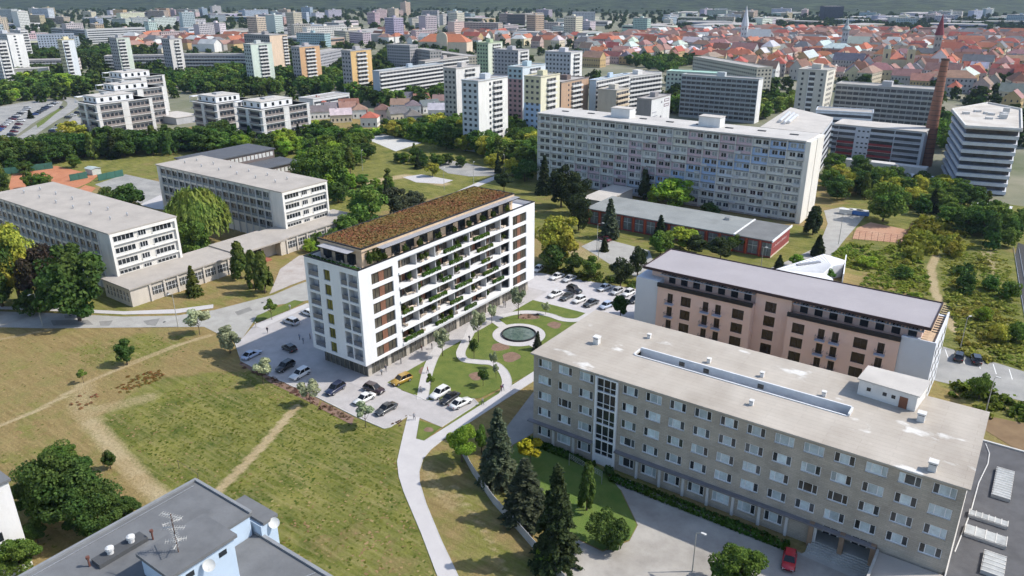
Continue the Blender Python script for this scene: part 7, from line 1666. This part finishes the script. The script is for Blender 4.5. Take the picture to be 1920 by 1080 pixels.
# ------------------------------------------------------------------ cars
def car_meshes(kind):
    L_, Wd, Hh = {'sedan': (4.8, 1.85, 1.42), 'suv': (4.6, 1.9, 1.65), 'hatch': (4.2, 1.8, 1.5)}[kind]
    hw, l = Wd / 2, L_ / 2; belt = Hh * .60
    st = [(-l, .70, .42, belt * .80), (-l + .12, .88, .28, belt * .96), (-l * .62, .97, .24, belt), (0, 1.0, .24, belt), (l * .45, .98, .24, belt * .98), (l * .82, .92, .25, belt * .86), (l - .1, .80, .30, belt * .72), (l, .66, .42, belt * .62)]
    V, F = [], []
    for x, k, z0, z1 in st:
        w = hw * k; V += [(x, -w * .92, z0), (x, -w, z0 + .18), (x, -w, z1 - .16), (x, -w * .86, z1), (x, w * .86, z1), (x, w, z1 - .16), (x, w, z0 + .18), (x, w * .92, z0)]
    for i in range(len(st) - 1):
        for j in range(8): F.append((i * 8 + j, i * 8 + (j + 1) % 8, (i + 1) * 8 + (j + 1) % 8, (i + 1) * 8 + j)[::-1])
    F.append(tuple(range(8))); F.append(tuple(reversed(range((len(st) - 1) * 8, len(st) * 8))))
    body = bpy.data.meshes.new('body'); body.from_pydata(V, [], F); body.polygons.foreach_set('use_smooth', [True] * len(F)); body.update()
    r0, r1 = {'sedan': (-l * .72, l * .40), 'suv': (-l * .93, l * .42), 'hatch': (-l * .9, l * .45)}[kind]; t0, t1 = {'sedan': (-l * .38, l * .08), 'suv': (-l * .72, l * .12), 'hatch': (-l * .62, l * .12)}[kind]
    gl = MB(); a = [(r0, -hw * .86, belt - .03), (r1, -hw * .86, belt - .03), (r1, hw * .86, belt - .03), (r0, hw * .86, belt - .03)]; b = [(t0, -hw * .68, Hh - .06), (t1, -hw * .68, Hh - .06), (t1, hw * .68, Hh - .06), (t0, hw * .68, Hh - .06)]
    for i in range(4): j = (i + 1) % 4; gl.poly([a[i], a[j], b[j], b[i]])
    gl.poly(b)
    rf_ = MB(); rf_.box(t0 - .03, t1 + .03, -hw * .69, hw * .69, Hh - .058, Hh)
    for sx in (-1, 1):     # pillars
        for xa, xb in ((r0, t0), (r1, t1), ((r0 + r1) / 2, (t0 + t1) / 2)): rf_.tube((xa, sx * hw * .865, belt - .02), (xb, sx * hw * .69, Hh - .05), .045, 4)
    wh_ = MB(); wh_.tube((0, -.12, .33), (0, .12, .33), .33, 12, 0); wh_.tube((0, -.13, .33), (0, .13, .33), .2, 10, 1)
    li = MB(); li.box(-.06, .05, -.2, .2, -.07, .07)
    return body, gl, rf_, wh_.mesh('wheel', [mat('tyre', (.02, .02, .02), .9, .1), STEEL]), li, (L_, Wd, belt, l, hw)
CARPAINT = {}
def car_paint(n, rgb):
    if n not in CARPAINT:
        m = mat('car_paint_' + n.replace(' ', '_'), rgb, .3, .04, spec=.5); m.node_tree.nodes['Principled BSDF'].inputs['Coat Weight'].default_value = .8; CARPAINT[n] = m
    return CARPAINT[n]
CM = {k: car_meshes(k) for k in ('sedan', 'suv', 'hatch')}
CGL = glassy('car_glass', (.012, .014, .017), .04, .2); HLM = mat('headlamp', (.7, .7, .7), .15, .05); TLM = mat('tail_lamp', (.35, .01, .01), .2, .05)
CARC = {'white': (.72, .72, .71), 'black': (.012, .013, .016), 'dark blue': (.015, .02, .055), 'silver': (.48, .49, .51), 'dark grey': (.045, .05, .055), 'blue': (.03, .07, .26), 'mustard yellow': (.36, .22, .035), 'red': (.48, .012, .025), 'dark red': (.13, .01, .018), 'pale blue': (.40, .47, .60), 'burgundy-black': (.03, .012, .015)}
CBM = {}
def car(px, py, tx, ty, kind, col, label, group=None, parts=True):
    p, q = np.array(at(px, py)), np.array(at(tx, ty)); d = q - p; rz = math.atan2(d[1], d[0])
    body, gl, rf_, wh_, li, (L_, Wd, belt, l, hw) = CM[kind]
    if (kind, col) not in CBM:
        b = body.copy(); b.materials.clear(); b.materials.append(car_paint(col, CARC[col])); CBM[(kind, col)] = (b, gl.mesh('glass', [CGL]), rf_.mesh('roof', [car_paint(col, CARC[col])]), li.mesh('lamp', [HLM]), li.mesh('lamp', [TLM]))
    b, g, r, hl_, tl_ = CBM[(kind, col)]
    t = thing('parked_car', label, 'car', (p[0], p[1], .062), rz, group); t.scale = (1.1, 1.1, 1.08)
    part('body', b, t); part('window_glass', g, t); part('roof', r, t)
    for sx in (-1, 1):
        for x in (-l * .6, l * .62): part('wheel', wh_, t, (x, sx * (hw - .12), 0))
        if parts: part('headlight', hl_, t, (l - .06, sx * hw * .55, belt * .6)); part('tail_light', tl_, t, (-l + .07, sx * hw * .62, belt * .78))
    return t
dirA = lambda x, y, s=1: (x + 20 * s, y - 11 * s)
for x, y, tx, ty, k, c, lab in [
    (472, 669, 490, 660, 'sedan', 'pale blue', 'pale silver-blue car at the shaded end of the parking'), (543, 657, 530, 650, 'hatch', 'black', 'black car driving in the shade of the white block'), (546, 607, 532, 602, 'suv', 'silver', 'light car near the corner of the white block'), (578, 590, 565, 585, 'hatch', 'white', 'white car half hidden behind the white block'),
    (535, 692, 518, 702, 'suv', 'black', 'black SUV parked in the block shadow'), (563, 706, 545, 716, 'suv', 'white', 'white SUV with roof window at the shadow edge'), (629, 734, 610, 746, 'suv', 'dark blue', 'dark blue SUV in the sunlit row'), (702, 734, 720, 740, 'suv', 'burgundy-black', 'dark SUV turned across the parking aisle'), (683, 752, 664, 762, 'sedan', 'white', 'white sports car behind the small parking tree'), (724, 771, 706, 781, 'sedan', 'dark grey', 'dark teal-grey saloon at the near corner'), (753, 717, 735, 725, 'suv', 'mustard yellow', 'mustard yellow SUV on its own bay'),
    (825, 742, 808, 752, 'suv', 'white', 'white SUV first of the three by the garden'), (843, 751, 826, 762, 'sedan', 'black', 'black estate between the two white cars'), (864, 760, 880, 752, 'sedan', 'white', 'white coupe last of the three by the garden'),
    (1009, 508, 1000, 514, 'hatch', 'white', 'white car at the back corner of the white block'), (1044, 522, 1030, 527, 'sedan', 'white', 'white car in the rear row, second from left'), (1067, 526, 1052, 532, 'sedan', 'silver', 'silver car in the rear row'), (1041, 555, 1024, 562, 'sedan', 'white', 'white car in the front row of the rear parking'), (1077, 547, 1090, 552, 'suv', 'black', 'black SUV crossing the rear parking'), (1063, 560, 1048, 568, 'sedan', 'dark grey', 'dark grey car in the front row of the rear parking'), (1086, 566, 1072, 572, 'hatch', 'white', 'white hatchback in the front row of the rear parking'), (1108, 572, 1092, 579, 'sedan', 'dark grey', 'anthracite saloon in the front row of the rear parking'), (1136, 577, 1122, 583, 'hatch', 'pale blue', 'pale blue car partly behind the brick block roof'), (1133, 543, 1118, 549, 'sedan', 'white', 'white car right of the rear parking aisle'), (1156, 550, 1142, 557, 'hatch', 'silver', 'silver hatchback right of the rear parking aisle'), (1178, 553, 1164, 560, 'hatch', 'white', 'white hatchback beside the dark round tree'), (1190, 566, 1178, 572, 'hatch', 'black', 'black car at the peach block end'),
    (1479, 1056, 1476, 1075, 'hatch', 'red', 'bright red hatchback in front of the brick block'), (1133, 451, 1125, 448, 'sedan', 'dark red', 'dark red car on the school yard'), (1797, 673, 1799, 663, 'suv', 'black', 'black SUV on the roadside parking'), (1829, 678, 1826, 668, 'suv', 'black', 'black car right of the black SUV on the roadside parking')]:
    car(x, y, tx, ty, k, c, lab)
cl = list(CARC); nc_ = 0
for (x0, y0), (x1, y1), n_, where in (((-4, 247), (52, 204), 13, 'left row'), ((18, 262), (40, 228), 6, 'near row'), ((66, 216), (104, 194), 9, 'kerb row'), ((100, 248), (112, 238), 3, 'side car park'), ((128, 222), (146, 213), 3, 'side car park')):
    for i in range(n_):
        t = i / max(1, n_ - 1); x, y = x0 + (x1 - x0) * t, y0 + (y1 - y0) * t; c = rr.choice(('white', 'white', 'silver', 'black', 'dark grey', 'dark blue', 'blue', 'dark red'))
        car(x, y, x + 10, y - .4, rr.choice(('sedan', 'hatch', 'hatch', 'suv')), c, ('%s car in the small side car park by the white flats' % c if where == 'side car park' else '%s car in the %s of the far left car park' % (c, where)), 'cars in the far left car park', False)
car(116, 203, 122, 200, 'hatch', 'dark grey', 'dark car driving on the access road')
for i, (x, y) in enumerate(((1585, 401), (1604, 402), (1617, 404))):
    t = thing('skip_container', ('pale waste container at the road end', 'blue waste container in the middle', 'blue and white waste container on the right')[i], 'container', (*at(x, y), .06), .2); q = MB(); q.box(-2.2, 2.2, -1.1, 1.1, .15, 1.7, 0); q.box(-2.3, 2.3, -1.2, 1.2, 1.703, 1.85, 1); part('body', q, t, mats=[paint(((.6, .6, .58), (.08, .2, .5), (.08, .2, .5))[i]), paint((.62, .62, .6))])
    q = MB(); q.box(-2.0, -1.6, -1.0, 1.0, 0, .149); q.box(1.6, 2.0, -1.0, 1.0, 0, .149); part('skid', q, t, mats=[BLACK])

# ------------------------------------------------------------------ people (skinned figures, standing and walking)
def figure(walk):
    me = bpy.data.meshes.new('figure'); s = .22 if walk else .07
    v = [(0, 0, .95), (0, 0, 1.2), (0, 0, 1.42), (0, 0, 1.52), (.02, 0, 1.66), (0, .1, .92), (s, .1, .5), (s - (.12 if walk else 0), .1, .08), (s + .1, .11, .03), (0, -.1, .92), (-s * .6, -.1, .5), (-s * 1.3, -.1, .09), (-s * 1.3 + .13, -.11, .03), (0, .2, 1.4), (-.06, .25, 1.14), (.08 if walk else 0, .24, .9), (0, -.2, 1.4), (.06, -.25, 1.14), (.16 if walk else 0, -.24, .92)]
    e = [(0, 1), (1, 2), (2, 3), (3, 4), (0, 5), (5, 6), (6, 7), (7, 8), (0, 9), (9, 10), (10, 11), (11, 12), (2, 13), (13, 14), (14, 15), (2, 16), (16, 17), (17, 18)]
    me.from_pydata(v, e, []); o = bpy.data.objects.new('figure', me); C.objects.link(o)
    md = o.modifiers.new('s', 'SKIN'); R = [.15, .14, .17, .06, .105, .1, .065, .045, .04, .1, .065, .045, .04, .07, .045, .035, .07, .045, .035]
    for i, sv in enumerate(me.skin_vertices[0].data): sv.radius = (R[i], R[i]); sv.use_root = (i == 0)
    o.modifiers.new('b', 'SUBSURF').levels = 1
    dg = bpy.context.evaluated_depsgraph_get(); out = bpy.data.meshes.new_from_object(o.evaluated_get(dg)); bpy.data.objects.remove(o)
    top, leg, skin, hair = range(4)
    mi = []
    for p in out.polygons:
        c_ = p.center; mi.append(hair if c_.z > 1.70 or (c_.z > 1.6 and c_.x < -.02) else skin if c_.z > 1.5 or (abs(c_.y) > .2 and c_.z < .98 and c_.z > .8) else top if c_.z > .95 or abs(c_.y) > .19 else leg)
    return out, mi
FIG = [figure(False), figure(True)]
SKIN, HAIR = mat('skin', (.42, .26, .19), .6, .05), mat('hair', (.05, .03, .02), .7, .1)
for x, y, w, tc, lc, lab in [
    (480, 615, 1, (.62, .62, .60), (.5, .45, .4), 'person in pale clothes walking at the road junction'), (502, 625, 1, (.05, .05, .06), (.04, .04, .05), 'person in black walking into the shade of the block'), (544, 582, 0, (.6, .6, .6), (.3, .3, .3), 'person in light shirt on the grass island walk'), (562, 638, 1, (.3, .33, .42), (.08, .08, .1), 'person in blue-grey top in the shaded parking'), (569, 645, 1, (.32, .34, .4), (.1, .1, .12), 'second person in the shaded parking'), (582, 637, 0, (.08, .08, .1), (.05, .05, .06), 'person in dark clothes by the block corner'),
    (724, 697, 1, (.1, .1, .12), (.12, .12, .14), 'person in dark clothes at the glazed ground floor'), (716, 704, 0, (.5, .5, .5), (.1, .1, .1), 'person near the corner of the glazed ground floor'), (752, 683, 0, (.1, .1, .1), (.1, .1, .12), 'person by the middle of the glazed front'), (791, 660, 1, (.2, .1, .08), (.1, .1, .12), 'person on the walk before the facade'), (810, 655, 0, (.06, .06, .07), (.05, .05, .06), 'person in black before the facade'), (802, 700, 1, (.40, .10, .08), (.1, .1, .12), 'person with red top on the straight garden path'), (789, 737, 1, (.4, .4, .42), (.1, .1, .1), 'person in grey at the foot of the straight garden path'), (777, 788, 1, (.35, .36, .4), (.12, .12, .14), 'person at the start of the footpath'), (905, 760, 1, (.25, .25, .27), (.1, .1, .12), 'person on the diagonal path, nearer'), (943, 733, 1, (.1, .12, .2), (.1, .1, .12), 'person at the diagonal path junction'), (940, 735, 1, (.3, .12, .12), (.2, .2, .2), 'companion at the diagonal path junction'), (945, 575, 0, (.2, .2, .25), (.1, .1, .12), 'person beside the far end of the facade'), (948, 577, 0, (.5, .48, .45), (.1, .1, .12), 'second person beside the far end of the facade'), (880, 641, 1, (.05, .05, .06), (.05, .05, .06), 'person in black on the winding garden path')]:
    me, mi = FIG[w]; me = me.copy()
    for m in (mat('cloth_%d_%d' % (x, y), tc, .9, .1), mat('trousers_%d_%d' % (x, y), lc, .9, .1), SKIN, HAIR): me.materials.append(m)
    me.polygons.foreach_set('material_index', mi); me.polygons.foreach_set('use_smooth', [True] * len(me.polygons))
    solo('person', me, lab, 'person', (*at(x, y), .1), rr.uniform(0, 6.28))

# ------------------------------------------------------------------ lamps, fences, yard furniture
def lamp(px, py, h, label, arm=1.5, rz=0.0, twin=False):
    t = thing('street_lamp', label, 'street lamp', (*at(px, py), 0), rz); q = MB(); q.tube((0, 0, 0), (0, 0, h), .11, 8, 0, .06); q.tube((0, 0, h), (arm, 0, h + .35), .05, 6); part('pole', q, t, mats=[mat('lamp_pole', (.40, .39, .35), .6, .15)])
    q = MB(); q.box(arm - .1, arm + .65, -.16, .16, h + .3, h + .45); part('lamp_head', q, t, mats=[paint((.6, .6, .58))])
for a in ((80, 612, 9, 'curved street lamp at the left roadside', 1.6, -1.0), (334, 613, 9, 'thin street lamp at the road near the link building', .9, -1.2), (1298, 1072, 7, 'lamp post in the yard of the brick block', .8, 0), (1119, 470, 9, 'lamp post by the school yard', 1.4, .4), (1572, 458, 10, 'tall lamp post beside the school road', .4, 0), (833, 357, 9, 'pale lamp post behind the sedum roof', 1.2, 2), (888, 345, 9, 'lamp post along the service road', 1.2, 2), (946, 325, 8, 'lamp post at the end of the service road', 1.2, 2.4), (680, 320, 9, 'lamp post at the field edge by the grove', 1.0, 2), (1800, 655, 8, 'slim post on the slope beside the roadside parking', .5, 1), (1427, 500, 6, 'lamp post before the pavilion door', .6, 0), (1845, 785, 9, 'tall mast at the far corner of the brick block', .3, 0), (1122, 487, 6, 'brown post in the school yard', .2, 0)): lamp(*a)
fence = thing('concrete_fence', 'grey concrete panel fence between meadow and brick block', 'fence', (*at(960, 980), 0)); fb = np.array(at(960, 980))
line = [np.array(at(x, y)) for x, y in ((868, 855), (886, 888), (925, 945), (975, 1000), (1040, 1075), (1075, 1115))]
pn = MB(); pn.box(.06, 2.34, -.04, .04, .05, 1.75); pn.box(.06, 2.34, -.05, .05, .86, .92); pn = pn.mesh('panel', [mat('fence_concrete', (.36, .36, .355), .9, .15, .6)]); pt = MB(); pt.box(-.06, .06, -.07, .07, 0, 1.9); pt = pt.mesh('post', [MATS['fence_concrete']])
for a, b_ in zip(line[:-1], line[1:]):
    d = b_ - a; Ln = np.linalg.norm(d); k = max(1, round(Ln / 2.4)); ang_ = math.atan2(d[1], d[0])
    for i in range(k):
        p = a + d * i / k - fb; part('panel', pn, fence, (*p, 0), ang_, (Ln / k / 2.4, 1, 1)); part('post', pt, fence, (*p, 0), ang_)
f2 = thing('mesh_fence', 'rusty wire mesh fence around the worn clay court', 'fence', (*at(1640, 452), 0)); f2b = np.array(at(1640, 452))
ln2 = [np.array(at(x, y)) for x, y in ((1598, 449), (1692, 458), (1708, 432))]
for a, b_ in zip(ln2[:-1], ln2[1:]):
    for i in range(9):
        p = a + (b_ - a) * i / 8 - f2b; q = MB(); q.tube((*p, 0), (*p, 3.2), .05, 5); part('post', q, f2, mats=[mat('rust_steel', (.16, .08, .055), .8, .2)])
    q = MB()
    for z in np.arange(.4, 3.3, .55): q.tube((*(a - f2b), z), (*(b_ - f2b), z), .022, 4)
    part('wires', q, f2, mats=[MATS['rust_steel']], kind='stuff')
for i, (a, b_) in enumerate((((-10, 330), (100, 316)), ((132, 340), (165, 334)), ((185, 340), (232, 330)))):
    a, b_ = np.array(at(*a)), np.array(at(*b_)); t = thing('court_screen', ('long green windscreen behind the clay courts', 'short dark green screen in front of the clay courts', 'green screen beside the court hut')[i], 'fence', (*a, 0)); d = b_ - a; k = max(2, int(np.linalg.norm(d) / 3)); nn = np.array([-d[1], d[0]]) / np.linalg.norm(d) * .03
    for j in range(k):
        p0, p1 = d * j / k, d * (j + 1) / k; q = MB(); q.prism([tuple(p0 - nn), tuple(p1 - nn), tuple(p1 + nn), tuple(p0 + nn)], .1, 3); part('panel', q, t, mats=[mat('green_screen', (.045, .13, .10), .8, .2)]); q = MB(); q.tube((*p0, 0), (*p0, 3.2), .06, 5); part('post', q, t, mats=[BLACK])
t = thing('court_hut', 'pale hut with green roof beside the clay courts', 'hut', (*at(176, 326), 0)); q = MB(); q.box(-3, 3, -2, 2, 0, 2.8); part('wall', q, t, mats=[paint((.5, .52, .48))]); q = MB(); q.gable(-3, 3, -2, 2, 2.8, .5, 0, 0); part('roof', q, t, mats=[paint((.40, .46, .44))])
t = thing('volleyball_net', 'volleyball net on steel posts on the lawn', 'net', (0, 0, 0)); p0, p1 = at(1067, 873), at(1128, 908)
for p in (p0, p1): q = MB(); q.tube((*p, 0), (*p, 2.6), .06, 6); part('post', q, t, mats=[STEEL])
q = MB()
for z in np.arange(1.6, 2.55, .3): q.tube((*p0, z), (*p1, z), .02, 4)
for k in np.linspace(0, 1, 16): q.tube((p0[0] + (p1[0] - p0[0]) * k, p0[1] + (p1[1] - p0[1]) * k, 1.6), (p0[0] + (p1[0] - p0[0]) * k, p0[1] + (p1[1] - p0[1]) * k, 2.5), .014, 4)
part('net', q, t, mats=[mat('net_cord', (.5, .5, .48), .8, .1)], kind='stuff')
t = thing('meadow_posts', 'two thin steel posts with a bar in the rough meadow', 'clothes frame', (0, 0, 0))
for p in ((336, 878), (373, 903)): p = at(*p); q = MB(); q.tube((*p, 0), (*p, 1.7), .05, 6); part('post', q, t, mats=[mat('dark_steel', (.1, .08, .07), .7, .2)])
q = MB(); q.tube((*at(336, 878), 1.65), (*at(373, 903), 1.65), .03, 5); part('bar', q, t, mats=[MATS['dark_steel']])
t = thing('garage_row', 'row of low garages with rusty red roofs by the grove', 'garages', (*at(860, 268), 0), 0)
for k in range(7):
    q = MB(); q.box(k * 4, k * 4 + 3.9, -3, 3, 0, 2.5); part('garage', q, t, mats=[paint((.5, .45, .4))]); q = MB(); q.box(k * 4 - .05, k * 4 + 3.93, -3.2, 3.2, 2.503, 2.65); part('roof_panel', q, t, mats=[paint(((.36, .12, .09), (.55, .52, .48), (.33, .15, .11))[k % 3])])

# ------------------------------------------------------------------ haze
hz = bpy.data.materials.new('haze'); hz.use_nodes = True; hn = hz.node_tree.nodes
hn.remove(hn['Principled BSDF']); pvn = hn.new('ShaderNodeVolumePrincipled')
pvn.inputs['Color'].default_value = (.55, .72, 1.0, 1); pvn.inputs['Density'].default_value = 0.00006; pvn.inputs['Anisotropy'].default_value = 0.25
hz.node_tree.links.new(pvn.outputs[0], hn['Material Output'].inputs['Volume'])
hb = MB(); hb.box(-9500, 7500, -900, 12500, -1.5, 900)
o = part('haze', hb, None, mats=[hz]); o['kind'] = 'stuff'

# ------------------------------------------------------------------ labels: alike things are told apart by their order in the view
bpy.context.view_layer.update()
ORD = ['first', 'second', 'third', 'fourth', 'fifth', 'sixth', 'seventh', 'eighth', 'ninth', 'tenth', 'eleventh', 'twelfth', 'thirteenth', 'fourteenth', 'fifteenth', 'sixteenth', 'seventeenth', 'eighteenth', 'nineteenth', 'twentieth']
same = {}
for o in C.objects:
    if o.parent is None and o.get('label') and o.get('group'): same.setdefault(o['label'], []).append(o)
for lab, os_ in same.items():
    if 1 < len(os_) <= 40 and len(lab.split()) <= 13:
        def sx(o):
            v = o.location - Vector((0, 0, CAM_H)); return v.dot(_RI) / v.dot(_F)
        os_.sort(key=sx); n_ = len(os_)
        for i, o in enumerate(os_):
            if i < 20: o['label'] = '%s, %s from left' % (lab, ORD[i])
            else: o['label'] = '%s, %s from right' % (lab, ORD[n_ - 1 - i])
